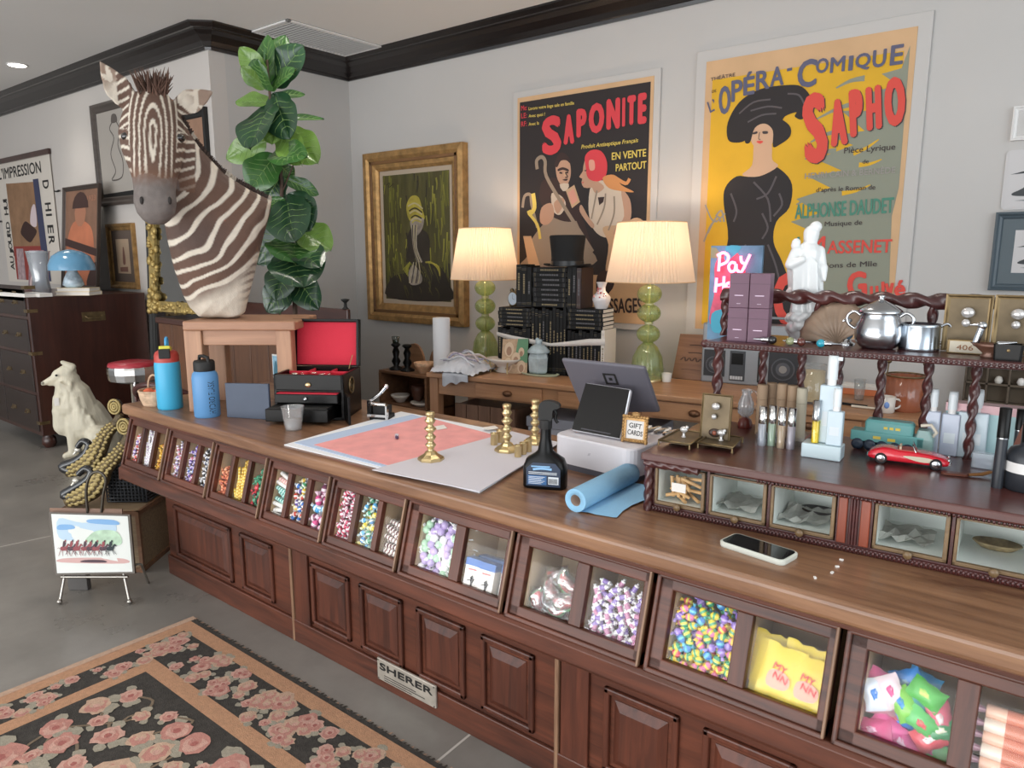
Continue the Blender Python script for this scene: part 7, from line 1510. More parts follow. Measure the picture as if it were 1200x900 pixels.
# lettering
A.txt('TH\u00c9\u00c2TRE', (100, 226), (186, 208), 15, 8, DK, .01); A.txt('DE', (104, 268), (120, 264), 10, 8, DK, .01); A.txt('L\u2019', (98, 338), (122, 325), 42, 8, BL, .02)
for ch, x0, x1, yb, h in (('O', 128, 170, 345, 100), ('P', 172, 212, 300, 75), ('\u00c9', 214, 254, 278, 82), ('R', 258, 306, 260, 68), ('A', 308, 356, 247, 68)): A.txt(ch, (x0, yb), (x1, yb-.18*(x1-x0)), h, 8, BL, .04)
A.txt('-', (368, 210), (386, 206), 10, 8, BL, .02)
for ch, x0, x1, yb, h in (('C', 402, 470, 252, 98), ('O', 468, 512, 200, 52), ('M', 518, 570, 198, 54), ('I', 582, 598, 190, 52), ('Q', 606, 660, 182, 60), ('U', 666, 714, 180, 62), ('E', 728, 774, 172, 70)): A.txt(ch, (x0, yb), (x1, yb-.14*(x1-x0)), h, 8, BL, .04)
for ch, x0, x1, yb, h in (('S', 432, 515, 520, 250), ('A', 522, 582, 458, 165), ('P', 590, 638, 425, 168), ('H', 648, 702, 402, 155), ('O', 712, 786, 390, 175)):
    A.txt(ch, (x0+4, yb+3), (x1+4, yb+3-.2*(x1-x0)), h, 7, DK, .06); A.txt(ch, (x0, yb), (x1, yb-.2*(x1-x0)), h, 8, RD, .06)
A.txt('Pi\u00e8ce Lyrique', (568, 480), (748, 466), 22, 8, DK, .01); A.txt('de', (633, 516), (655, 514), 14, 8, DK, .01); A.txt('HENRI CAIN & BERN\u00c8DE', (430, 570), (748, 548), 26, 8, LG_, .015); A.txt('d\u2019apr\u00e8s le Roman de', (470, 616), (678, 606), 17, 8, DK, .01)
A.txt('ALPHONSE DAUDET', (395, 710), (742, 688), 52, 8, TL, .03); A.txt('Musique de', (500, 736), (632, 730), 18, 8, DK, .01)
A.txt('J.', (395, 815), (430, 812), 54, 8, TL, .03); A.txt('M', (440, 832), (500, 831), 60, 8, RD, .03); A.txt('ASSENET', (508, 832), (735, 828), 46, 8, RD, .03); A.txt('Incantations de Mlle', (400, 886), (684, 876), 18, 8, DK, .01)
for ch, x0, x1, yb, h in (('C', 325, 420, 1090, 190), ('G', 580, 650, 990, 95), ('u', 660, 690, 990, 45), ('l', 700, 712, 990, 60), ('v', 712, 745, 990, 55), ('\u00e9', 745, 785, 985, 60)): A.txt(ch, (x0, yb), (x1, yb-.06*(x1-x0)), h, 8, RD, .06)
for v in A.mb.v: v.y -= .0003
A.mb.build('printed_picture', [mat('ink_yellow2', '#dfae2c', .75, var=.06, vscale=5, k=1), mat('ink_sage2', '#8f9282', .75, k=1), mat('ink_black2', '#2a2526', .7, k=1), mat('ink_red2', '#dc4f44', .7, k=1), mat('ink_skin2', '#d3ab8c', .7, k=1), mat('ink_blue2', '#5e5f78', .7, k=1), mat('ink_teal2', '#4f8a76', .7, k=1), mat('ink_dark2', '#453a3a', .7, k=1), mat('ink_high2', '#5a5356', .7, k=1), mat('ink_lilac2', '#a09a94', .7, k=1)], p2)
# oil painting
a, b_ = at_y(428, 180, D-.03), at_y(545, 168, D-.03); zb0 = at_y(545, 383, D-.03).z
def p_oil(w, h, z0):
    m = MB(); m.art([(-w, z0), (w, z0), (w, z0+h), (-w, z0+h)], 1, 0, y=-.0085)
    Q_ = lambda cx, cy: ((cx-250)/130*w, z0+h*(705-cy)/475)
    P = lambda pts, l, mi, sm=4: m.art([Q_(*c) for c in pts], l, mi, sm, y=-.0085); Ln = lambda pts, wd, l, mi: m.stroke([Q_(*c) for c in pts], wd*w/130, l, mi, 4, y=-.0085)
    rr = random.Random(4)
    for q in range(190):
        cx, cy = rr.uniform(124, 376), rr.uniform(232, 660); g = abs(cx-250)/130+rr.uniform(-.3, .25); mi = 1 if g > .45 else 0
        if .5 < g < .8 and cy < 560: mi = rr.choice((1, 2, 1))
        if cy > 600 or g < .1: mi = rr.choice((0, 3))
        l_ = rr.uniform(15, 55); m.stroke([Q_(max(122, min(378, cx+rr.uniform(-4, 4))), max(232, cy-l_)), Q_(cx, cy), Q_(max(122, min(378, cx+rr.uniform(-5, 5))), min(704, cy+l_))], (rr.uniform(3, 8)*w/130, rr.uniform(1, 4)*w/130), 1.2+q*.008, mi, 3, y=-.0085)
    if 0: P([(125, 240), (200, 235), (190, 400), (180, 560), (130, 660)], 2, 1); P([(310, 240), (372, 235), (372, 600), (340, 560), (300, 450)], 2, 1); P([(150, 330), (190, 320), (170, 600), (150, 580)], 3, 2); P([(320, 300), (345, 290), (340, 560), (325, 500)], 3, 2)
    P([(130, 700), (150, 620), (215, 600), (330, 570), (375, 640), (375, 700)], 4, 3); P([(215, 520), (220, 450), (250, 430), (300, 460), (305, 560), (340, 600), (320, 660), (215, 660), (200, 600)], 4, 3)
    for q in range(70):
        cx, cy = rr.uniform(150, 350), rr.uniform(560, 690); m.stroke([Q_(cx-rr.uniform(4, 14), cy-rr.uniform(10, 30)), Q_(cx, cy), Q_(cx+rr.uniform(-6, 12), min(702, cy+rr.uniform(10, 30)))], (rr.uniform(3, 7)*w/130, w/130), 4.3+q*.006, rr.choice((0, 3, 0, 1) if cy < 630 else (0, 3, 3)), 3, y=-.0085)
    P([(222, 330), (240, 312), (265, 320), (280, 370), (285, 400), (255, 420), (225, 400), (215, 360)], 5, 4); P([(232, 400), (280, 395), (278, 430), (255, 460), (235, 440)], 5, 5)
    for q in range(8): Ln([(222+q*2, 350+q*9), (250, 340+q*9), (280-q, 362+q*7)], 4, 6, (6, 4, 3)[q % 3])
    for q in range(7): Ln([(235+q*4, 420), (240+q*2, 500), (255+q*3, 560)], 4, 6, (5, 3, 6)[q % 3])
    P([(218, 600), (240, 570), (270, 610), (265, 640), (225, 645)], 6, 5)
    for q in range(5): Ln([(220+q*9, 640), (228+q*9, 600), (240+q*5, 560)], 3, 7, (6, 3)[q % 2])
    for q in range(6): Ln([(285+q*4, 560), (310+q*5, 560+q*3), (340, 590+q*4)], 4, 6, (2, 4)[q % 2])
    for q in range(5): Ln([(195+q*5, 590+q*6), (215, 570+q*5), (225, 560)], 4, 6, 2)
    Ln([(135, 265), (150, 258), (145, 275), (165, 262)], 2, 4, 3)
    return m, [mat('oil_olive', '#4f4a24', .4, var=.4, vscale=4, bump=.2, bscale=60, stretch=(3, 1, .5), k=1), mat('oil_green', '#6c6a28', .4, var=.35, vscale=5, stretch=(4, 1, .4), k=1), mat('oil_lime', '#8a8534', .4, var=.3, vscale=6, stretch=(4, 1, .4), k=1), mat('oil_dark', '#332b22', .4, var=.3, vscale=5, k=1), mat('oil_yellow', '#a99a3c', .4, var=.3, vscale=20, k=1), mat('oil_grey', '#94887c', .4, var=.3, vscale=20, k=1), mat('oil_cream', '#b9ab86', .4, k=1)]
op = picture('oil_painting', 'gilt framed dark green oil painting of a figure in a yellow hat', 'painting', a.x, b_.x, zb0, (a.z+b_.z)/2, D-.001, .14, .06, M_gilt, .035, mat('linen_liner', '#b9a894', .8, k=1), p_oil)
f = MB(); w_, h_ = (b_.x-a.x)/2, (a.z+b_.z)/2-zb0; q = .075
for x0, x1, z0, z1 in ((-w_+.06, w_-.06, .06, .09), (-w_+.06, w_-.06, h_-.09, h_-.06), (-w_+.06, -w_+.09, .06, h_-.06), (w_-.09, w_-.06, .06, h_-.06)): f.b2(x0, x1, -.052, -.03, z0, z1)
f.build('inner_band', wood('frame_umber', '#5c3d22', '#8a6238', 'x', .4, 1, k=1), op, bevel=.004)
# pictures at the right edge of the back wall
def p_plain(w, h, z0):
    m = MB(); m.art([(-w, z0), (w, z0), (w, z0+h), (-w, z0+h)], 1, 0, y=-.0085); m.art([(-w*.8, z0+h*.25), (-w*.5, z0+h*.2), (w*.9, z0+h*.2), (w*.7, z0+h*.35), (w*.3, z0+h*.4), (w*.2, z0+h*.75), (-w*.3, z0+h*.8), (-w*.4, z0+h*.4)], 2, 1, 4, y=-.0085); m.art([(-w*.9, z0+h*.6), (-w*.2, z0+h*.62), (-w*.3, z0+h*.68)], 2, 1, 0, y=-.0085); m.art([(-w*.7, z0+h*.12), (w*.8, z0+h*.1), (w*.6, z0+h*.16)], 2, 2, 3, y=-.0085); return m, [mat('photo_pale', '#c9c6c6', .5, k=1), mat('photo_black', '#33373a', .5, k=1), mat('photo_grey', '#84888a', .5, k=1)]
x0 = at_y(1162, 300, D-.02).x; z0, z1 = at_y(1160, 340, D-.02).z, at_y(1166, 249, D-.02).z
picture('framed_photo', 'black and white photo in dark grey frame, lowest at the wall right edge', 'picture', x0, x0+.36, z0, z1, D, .03, .03, mat('frame_slate', '#4e5a62', .4, k=1), .05, mat('slate_mount', '#5b666c', .6, k=1), p_plain)
x0 = at_y(1177, 200, D-.02).x; z0, z1 = at_y(1172, 246, D-.02).z, at_y(1182, 176, D-.02).z
t = thing('photo_print', 'unframed black and white photo print with rounded corners above the dark framed photo', 'picture', (x0+.14, D, z0)); MB().prism([(c_[0], c_[1]) for c_ in rrect(-.14, .14, 0, z1-z0, .02, 0)], -.008, 0).build('print_board', mat('photo_pale', '#c9c6c6', .5, k=1), t)
m, ms = p_plain(.13, z1-z0-.02, .01); m2 = MB(); m2.v, m2.f, m2.m, m2.s = m.v, m.f, m.m, m.s; m2.build('printed_picture', ms, t)
x0 = at_y(1186, 145, D-.02).x; z0, z1 = at_y(1184, 165, D-.02).z, at_y(1188, 125, D-.02).z
t = thing('relief_plaque', 'small white frame highest at the right edge of the back wall', 'picture', (x0+.12, D, z0)); frame_parts(t, .24, z1-z0, .02, .025, M_white); MB().b2(-.10, .10, -.008, -.002, .02, z1-z0-.02).build('panel', M_wall, t); f = MB(); f.b2(-.06, -.045, -.014, -.008, .05, z1-z0-.05).b2(-.06, .05, -.014, -.008, .05, .065); f.build('relief_letter', M_white, t, bevel=.002)
# ------------------------------------------------------------------ display rack (etagere) on the right of the counter
fe2 = Frame((-.818, 1.583, T), 3.6); R = fe2
EL, ED, EZ = 1.22, .44, .15
W_rose = wood('rosewood', '#2e1516', '#5c2c29', 'x', .32, 1.1, k=1.0, coat=.35)
W_rosev = wood('rosewood_burl', '#6a2c1c', '#9a4a30', 'z', .3, 1.6, k=1.0, coat=.35)
W_rosetop = wood('rosewood_top', '#3a1d1b', '#633630', 'x', .3, .9, k=1.0, coat=.4)
rack = thing('display_rack', 'dark rosewood display rack with glazed drawers and twisted spindles on the right of the counter', 'display rack', R.O, R.a)
def twist(mb, a, b_, r, pitch, lobes=2, depth=.28, mi=0, n=12, T=None):
    a, b_ = Vector(a), Vector(b_); d = b_-a; L = d.length; d.normalize(); x = d.orthogonal().normalized(); y = d.cross(x); m = max(4, int(L/pitch*10)); rings = []
    for i in range(m+1):
        t = L*i/m; ph = 2*PI*t/pitch; rings.append([a+d*t+(x*math.cos(q)+y*math.sin(q))*r*(1+depth*math.cos(lobes*q-ph)) for q in [2*PI*k/n for k in range(n)]])
    return mb.loft(rings, mi)
def barley(mb, a, b_, r, pitch, n=10):                     # single spiral bulges
    a, b_ = Vector(a), Vector(b_); d = b_-a; L = d.length; d.normalize(); x = d.orthogonal().normalized(); y = d.cross(x); m = max(6, int(L/pitch*10)); rings = []
    for i in range(m+1):
        t = L*i/m; ph = 2*PI*t/pitch; o = (x*math.cos(ph)+y*math.sin(ph))*r*.38; rings.append([a+d*t+o+(x*math.cos(q)+y*math.sin(q))*r*.72 for q in [2*PI*k/n for k in range(n)]])
    return mb.loft(rings)
MB().b2(-.02, EL, -.022, ED, EZ-.02, EZ).build('base_top', W_rosetop, rack, bevel=.004)
f = MB(); f.b2(0, EL, .0, ED, 0, .018).b2(0, EL, ED-.012, ED, 0, EZ-.02).b2(0, .012, 0, ED, 0, EZ-.02).b2(0, EL, .0, .012, EZ-.028, EZ-.02); f.build('base_case', W_rose, rack, bevel=.002)
f = MB(); f.b2(0, EL, -.006, .004, .0, .014); f.build('base_moulding', W_rose, rack, bevel=.003)
f = MB(); n = 150
for k in range(n): f.sphere((EL*(k+.5)/n, -.007, .008), (.0036, .004, .006), 6, 4)
f.build('beaded_trim', W_rose, rack); f = MB()
for k in range(n-34): f.sphere((.26+(EL-.26)*(k+.5)/(n-34), -.014, EZ-.024), (.0036, .004, .005), 6, 4)
f.build('beaded_trim', W_rose, rack)
f = MB(); twist(f, (-.012, -.012, EZ-.026), (.125, -.012, EZ-.026), .010, .03, 3, .16); f.build('rope_moulding', W_rose, rack)
f = MB(); twist(f, (-.004, -.006, .0), (-.004, -.006, EZ-.03), .010, .03, 3, .16); f.build('rope_post', W_rose, rack)
dr = [(.012, .138), (.15, .282), (.292, .428), (.504, .64), (.65, .79), (.80, .94), (.95, 1.09)]
M_dint = mat('drawer_white', '#d9dfda', .7, k=1.2); M_dfr = wood('drawer_frame', '#5c4630', '#8a7150', 'x', .4, 1.4, k=1.05)
for x in ((.143, .148), (.285, .290), (.431, .501), (.643, .648), (.793, .798), (.943, .948)): MB().b2(x[0]-.001, x[1]+.001, .0, .03, .014, EZ-.026).build('drawer_divider', W_rose, rack, bevel=.001)
for u0, u1 in ((.434, .452), (.478, .497)): MB().b2(u0, u1, -.005, .0, .018, EZ-.03).build('pilaster', W_rosev, rack, bevel=.002)
for u in (.459, .465, .471): MB().tube([(u, -.002, .018), (u, -.002, EZ-.03)], .003, 8).build('reeded_strip', W_rose, rack)
for i, (u0, u1) in enumerate(dr):
    f = MB(); z0, z1, w_ = .02, EZ-.03, .008
    f.b2(u0, u0+w_*.8, -.004, .006, z0, z1).b2(u1-w_, u1, -.004, .006, z0, z1).b2(u0, u1, -.004, .006, z0, z0+w_).b2(u0, u1, -.004, .006, z1-w_*.6, z1)
    o = f.build('glazed_drawer', M_dfr, rack, bevel=.0015)
    g = MB(); d_ = .19; g.b2(u0+.003, u0+.006, .006, d_, z0+.002, z1-.004).b2(u1-.006, u1-.003, .006, d_, z0+.002, z1-.004).b2(u0+.003, u1-.003, .006, d_, z0, z0+.004).b2(u0+.003, u1-.003, d_, d_+.003, z0, z1-.03); g.build('drawer_lining', M_dint, o)
    MB().b2(u0+.006, u1-.006, .0005, .0015, z0+.006, z1-.004).build('glass_pane', M_pane, o)
    MB().lathe([(.004, 0), (.004, .006), (.009, .009), (.008, .013), (.001, .014)], 14, T=tr((u0+u1)/2, -.004, z0+.004) @ rotx(PI/2)).build('knob', M_dfr, o)
# contents of the glazed drawers
random.seed(21)
W_peg = wood('peg_wood', '#b98d58', '#dbb684', 'x', .6, 3, k=1.1, coat=0)
pg = MB(); pg.tube([(-.026, 0, 0), (.026, 0, 0)], .0045, 8); pgm = pg.mesh('peg', W_peg)
for k in range(15):
    o = bpy.data.objects.new('wooden_peg', pgm); COL.objects.link(o); st = k < 5
    if st: loc, rot = R.p(.045+.0085*k, .03+.012*(k % 2), .062), (0, PI/2-.12+.06*k, R.a)
    else: loc, rot = R.p(random.uniform(.055, .105), random.uniform(.018, .05), .032+.006*(k-5)), (random.uniform(-.2, .2), random.uniform(-.2, .5), R.a+random.uniform(-1.2, 1.0))
    o.location = loc; o.rotation_euler = rot; tag(o, 'small pale wooden peg in the leftmost glazed drawer of the rack', 'peg', 'wooden pegs in the rack drawer')
o = MB().b2(-.018, .018, 0, .001, 0, .022).build('price_card', M_paper, loc=R.p(.068, .011, .055), rz=R.a); tag(o, 'blank white card behind the glass of the leftmost rack drawer', 'card')
for k, (u, lab) in enumerate(((.2, 'crumpled pale paper in the second glazed drawer of the rack'), (.35, 'crumpled pale paper in the third glazed drawer of the rack'), (.56, 'crumpled pale paper in the fourth glazed drawer of the rack'))):
    V = []
    for j in range(7):
        for i in range(9): V.append(((i/8-.5)*.1, j/6*.12, .004+.03*abs(noise.noise(Vector((i*.7, j*.7, k*3))))))
    f = MB(); f.add(V, [(j*9+i, j*9+i+1, (j+1)*9+i+1, (j+1)*9+i) for j in range(6) for i in range(8)], 0, False); o = f.build('crumpled_paper', mat('tissue', '#b9bcb4', .8, k=1), loc=R.p(u, .03, .025), rz=R.a); tag(o, lab, 'paper')
for k, (u, lab) in enumerate(((.37, 'dark oval dish at the back of the third glazed drawer'), (.72, 'small wicker tray at the back of the fifth glazed drawer'))):
    o = MB().lathe([(.03, 0), (.045, .012), (.043, .014), (.028, .003), (.001, .003)], 24, sy=.6).build('small_dish', (M_blackm, mat('wicker_tray', '#8a7a5a', .7, var=.4, vscale=70))[k], loc=R.p(u, .13, .0255), rz=R.a); tag(o, lab, 'dish')
# upper shelf, spindles, top rail
WS = .365
zsh = sum(R.at(px, py, .215)[1] for px, py in ((870, 402), (1000, 411), (1150, 421)))/3
u_l = R.at(828, 400, .215)[0]
MB().b2(u_l, EL, .20, ED+.012, zsh-.016, zsh).build('upper_shelf', W_rose, rack, bevel=.004)
f = MB(); 
for k in range(120): f.sphere((u_l+(EL-u_l)*(k+.5)/120, .199, zsh-.008), (.0045, .003, .004), 6, 4)
f.build('beaded_trim', W_rose, rack)
MB().sphere((u_l-.004, .215, zsh-.008), .011, 12, 8).build('corner_knob', W_rose, rack)
us = [R.at(px, 450, WS)[0] for px in (893, 938, 982, 1032, 1087, 1143)]
for u in us+[us[-1]+.115, us[-1]+.23]:
    f = MB(); twist(f, (u, WS, EZ), (u, WS, zsh-.016), .0092, .044, 2, .32); f.build('spindle', W_rose, rack)
u1 = R.at(841, 440, .26)[0]
f = MB(); twist(f, (u1, .26, EZ), (u1, .26, zsh-.016), .0115, .05, 2, .32); f.build('spindle', W_rose, rack)
zr = R.at(1000, 350, WS)[1]; ur0 = R.at(846, 352, WS)[0]
f = MB(); twist(f, (ur0, WS, zr), (EL, WS, zr), .0155, .064, 2, .32); f.build('twisted_rail', W_rose, rack)
for px in (850, 960, 1094):
    u = R.at(px, 360, WS)[0]; f = MB(); twist(f, (u, WS, zsh), (u, WS, zr-.01), .0095, .044, 2, .32); f.build('rail_post', W_rose, rack)
for u in (EL-.05,): f = MB(); twist(f, (u, WS, zsh), (u, WS, zr-.01), .0095, .044, 2, .32); f.build('rail_post', W_rose, rack)
# placing helpers on the two levels
def up(px, py): u, w = R.flat(px, py, zsh); q = R.p(u, w, zsh); return q, (q-CP).dot(CF)/FPX
def lo_(px, py): u, w = R.flat(px, py, EZ); q = R.p(u, w, EZ); return q, (q-CP).dot(CF)/FPX
def upw(px, w): u = R.at(px, 400, w)[0]; q = R.p(u, w, zsh); return q, (q-CP).dot(CF)/FPX
# purple boxes
q, s = upw(863, .235); q2, _ = upw(886, .235); bxw = 22.5*s; bh_ = 39.5*s; M_plum = mat('plum_card', '#6a4a5c', .5, var=.05, k=1)
for k, (cx, lev, lab) in enumerate(((863, 0, 'lower left'), (887, 0, 'lower right'), (863, 1, 'upper left'), (887, 1, 'upper right'))):
    q, s = upw(cx, .235); t = thing('perfume_box', 'plum purple perfume box, '+lab+' of four stacked on the rack shelf', 'box', q+Vector((0, 0, lev*(bh_+.0005))), R.a+.10, 'plum boxes on the rack shelf')
    MB().b2(-bxw/2, bxw/2, 0, bxw, 0, bh_).build('box', M_plum, t, bevel=.001)
    f = MB(); f.stroke([(-bxw*.5, bh_*.7), (bxw*.5, bh_*.7)], .0008, 1, 1, y=0); f.stroke([(-bxw*.22, bh_*.36), (bxw*.22, bh_*.36)], .002, 1, 0, y=0); f.stroke([(-bxw*.1, bh_*.12), (bxw*.1, bh_*.12)], .001, 1, 0, y=0); f.build('foil_print', [mat('foil_lilac', '#b9a2b4', .3, .3, k=1), mat('plum_dark', '#4a3240', .5, k=1)], t)
# neon sign
uL, zT = R.at(832, 288, .41); uR, _ = R.at(893, 288, .41); _, zB = R.at(835, 378, .41)
zB = min(zB, zsh)
t = thing('neon_sign', 'pink neon sign reading Pay Here on a painted panel behind the plum boxes', 'sign', R.p(0, .42, 0), R.a)
MB().b2(uL, uR, 0, .012, zsh-.02, zT).build('panel', mat('panel_blue', '#5b7f9c', .6, var=.4, vscale=14, k=1), t)
f = MB(); PW, PH = uR-uL, zT-zsh; NP = lambda a, b_: (uL+PW*a, zsh+PH*b_)
f.art([NP(.05, .1), NP(.6, .2), NP(.7, .7), NP(.4, .98), NP(.1, .8), NP(.12, .5)], 1, 0, 4); f.art([NP(.1, .02), NP(.3, .02), NP(.32, .26), NP(.08, .22)], 2, 1, 3); f.art([NP(.3, .82), NP(.6, .98), NP(.3, .99)], 2, 1, 3); f.art([NP(.0, .86), NP(.25, .86), NP(.1, .98), NP(.0, .98)], 2, 2)
f.build('painted_pattern', [mat('panel_pink', '#c8506c', .6, var=.3, vscale=30, k=1), mat('panel_teal', '#3a9ab4', .6, k=1), mat('panel_olive', '#8a8a6a', .6, k=1)], t)
def NB(cx, cy): return R.at(820+cx/5.295, 250+cy/5.295, .41)
def neon(mb, pts): P = spline([Vector((NB(*c)[0], -.014, NB(*c)[1])) for c in pts], 5, False); mb.tube(P, .0042, 8)
f = MB()
for pts in ([(120, 360), (128, 250)], [(112, 262), (150, 245), (180, 265), (172, 300), (128, 322)], [(225, 310), (200, 305), (182, 330), (195, 360), (220, 352), (228, 312), (232, 350), (246, 358)], [(258, 265), (262, 300), (280, 312)], [(315, 255), (290, 310), (262, 362), (240, 360)],
            [(100, 490), (108, 400)], [(150, 480), (154, 390)], [(104, 448), (152, 438)], [(168, 470), (195, 455), (190, 432), (170, 440), (172, 480), (198, 482)], [(215, 490), (216, 445)], [(216, 460), (232, 442)], [(245, 470), (270, 455), (264, 434), (246, 442), (248, 482), (272, 482)]): neon(f, pts)
f.build('neon_tube', glow('neon_pink', '#ff6f8e', 5), t)
# white statue
q, s = up(943, 396); st = Frame(q, 20)
def gp(px, py, w=0): u, z = st.at(px, py, w); return Vector((u, w, z))
mb = MB()
cap(mb, gp(951, 275), gp(950, 283), 9*s, 8*s); cap(mb, gp(956, 268), gp(955, 270), 7*s, 6*s); cap(mb, gp(950, 285), gp(948, 296), 5*s, 6*s)
cap(mb, gp(947, 300), gp(942, 335), 15*s, 15*s); cap(mb, gp(941, 335), gp(940, 365), 14*s, 12*s); cap(mb, gp(940, 360), gp(940, 374), 13*s, 15*s)
cap(mb, gp(934, 296, -.01), gp(926, 312, -.03), 7*s, 6*s); cap(mb, gp(926, 312, -.03), gp(940, 306, -.04), 6*s, 4*s)
cap(mb, gp(960, 296), gp(964, 318, -.01), 6.5*s, 5*s); cap(mb, gp(964, 316, -.01), gp(966, 330, -.02), 6*s, 2*s); cap(mb, gp(956, 315), gp(962, 347, -.01), 8*s, 3*s)
cap(mb, gp(931, 312), gp(930, 347), 9*s, 6*s); cap(mb, gp(926, 345, -.01), gp(920, 352, -.02), 6*s, 2*s); cap(mb, gp(932, 290, -.02), gp(933, 286, -.02), 5*s, 5*s); cap(mb, gp(960, 345, -.01), gp(962, 352, -.02), 5*s, 3*s)
random.seed(12)
for k in range(12): x = 930+k*2.4; cap(mb, gp(x, 300+abs(k-6)*2, -14*s), gp(x+random.uniform(-5, 4), 366, -13.5*s), 2*s, 2.2*s, 8)
for k in range(14): a = 2*PI*k/14; mb.sphere(gp(940+16*math.cos(a), 374+random.uniform(-2, 3), 16*s*math.sin(a)), (5*s, 5*s, 4.5*s), 10, 8)
for k in range(16): a = 2*PI*k/16; mb.sphere(gp(940+14*math.cos(a), 386+random.uniform(-3, 3), 14*s*math.sin(a)), 6*s, 10, 8)
cap(mb, gp(940, 380), gp(940, 391), 15*s, 16*s)
me = remeshed(mb, .0028, 2); o = link('porcelain_statue', me, mat('statue_white', '#e4e6e6', .25, coat=.4, k=1.0), loc=st.O+Vector((0, 0, .004)), rz=st.a); tag(o, 'tall white porcelain robed statue standing on the rack shelf', 'statue')
# tea pot and mug
q, s = up(1028, 408)
t = thing('silver_teapot', 'round silver lidded sugar pot with two loop handles on the rack shelf', 'pot', q, R.a)
MB().lathe([(r*s, z*s) for r, z in ((16, 0), (20, 2), (25, 10), (26, 18), (25, 26), (22, 34), (20.5, 40), (21.5, 42))], 36).build('pot_body', M_silver, t)
MB().lathe([(r*s, z*s) for r, z in ((24, 41), (25, 43), (20, 47), (12, 52), (6, 55), (3, 56), (3, 59), (4, 61), (.01, 62.5))], 36).build('lid', M_silver, t)
for sx in (-1, 1): MB().tube(spline([(sx*21*s, 0, 38*s), (sx*28*s, 0, 42*s), (sx*35*s, 0, 36*s), (sx*33*s, 0, 27*s), (sx*26*s, 0, 22*s)], 5, False), 1.8*s, 8).build('handle', M_silver, t)
q, s = up(1076, 410); t = thing('silver_mug', 'plain silver mug with loop handle on the rack shelf beside the sugar pot', 'mug', q, R.a+.35)
MB().lathe([(r*s, z*s) for r, z in ((21, 0), (22, 1.5), (21.5, 4), (21, 28), (21.8, 31), (20.5, 31), (19.5, 4), (.01, 3))], 36).build('mug_body', mat('mug_silver', '#b4bcc4', .22, 1, var=.12, vscale=10, k=1.1), t)
MB().tube(spline([(20*s, 0, 27*s), (28*s, 0, 31*s), (33*s, 0, 24*s), (30*s, 0, 13*s), (21*s, 0, 8*s)], 6, False), 1.8*s, 8).build('handle', M_silver, t)
# bottle stoppers lying along the shelf front
for k, (px, col, nm) in enumerate(((905, '#1d1c1e', 'black'), (926, '#8a8f6a', 'olive green'), (939, '#5a2c24', 'reddish brown'), (962, '#2a9ab0', 'turquoise'))):
    q, s = upw(px, .228); t = thing('bottle_stopper', 'silver bottle stopper with '+nm+' ball lying on the shelf edge', 'stopper', q+Vector((0, 0, 5.2*s)), R.a+(0, .2, -.15, .1)[k])
    MB().sphere((0, 0, 0), 5*s, 14, 10).build('ball', mat('stopper_'+nm.replace(' ', '_'), col, .1, coat=.6, k=1), t)
    MB().lathe([(2*s, 3*s), (3.4*s, 5*s), (2.4*s, 8*s), (3*s, 11*s), (1.6*s, 14*s), (.6*s, 22*s)], 14, T=roty(PI/2 if k in (3, 1) else -PI/2)).build('stopper_cone', M_silver, t)
# small silver figure, scallop shell
q, s = up(992, 404); t = thing('silver_figurine', 'small silver bird figurine with blue body on the shelf beside the sugar pot', 'figurine', q, R.a); MB().lathe([(9*s, 0), (9*s, 2*s), (5*s, 4*s), (4*s, 7*s)], 18).build('base', M_silver, t); MB().sphere((2*s, 0, 16*s), (5*s, 4.5*s, 10*s), 14, 10).build('body', mat('figurine_blue', '#7fa4c0', .2, .4, k=1), t); f = MB(); f.sphere((0, 0, 28*s), (5*s, 4*s, 3.4*s), 12, 8); cap(f, (-4*s, 0, 28*s), (-13*s, 0, 26*s), 2.5*s, 1*s, 8); f.build('head', M_silver, t)
q, s = upw(982, .33); t = thing('scallop_shell', 'large tan striped scallop shell leaning behind the silver figurine', 'shell', q, R.a+.1); t.rotation_euler = (-.3, -.25, R.a)
V = []; n = 40; m = 8
for j in range(m+1):
    for i in range(n+1):
        a = PI*(.06+.88*i/n); r = 48*s*j/m*(1+.03*math.cos(i*PI/2)*(j/m)); V.append((r*math.cos(a)*.9, -.02*math.sin(PI*j/m)+.003*math.cos(i*PI/2)*j/m, r*math.sin(a)+.003))
f = MB(); f.add(V, [(j*(n+1)+i, j*(n+1)+i+1, (j+1)*(n+1)+i+1, (j+1)*(n+1)+i) for j in range(m) for i in range(n)], 0, True)
mt = mat('shell_tan', '#8d7866', .5, var=.35, vscale=10, k=1.05); o = f.build('shell', mt, t); sd = o.modifiers.new('s', 'SOLIDIFY'); sd.thickness = .004
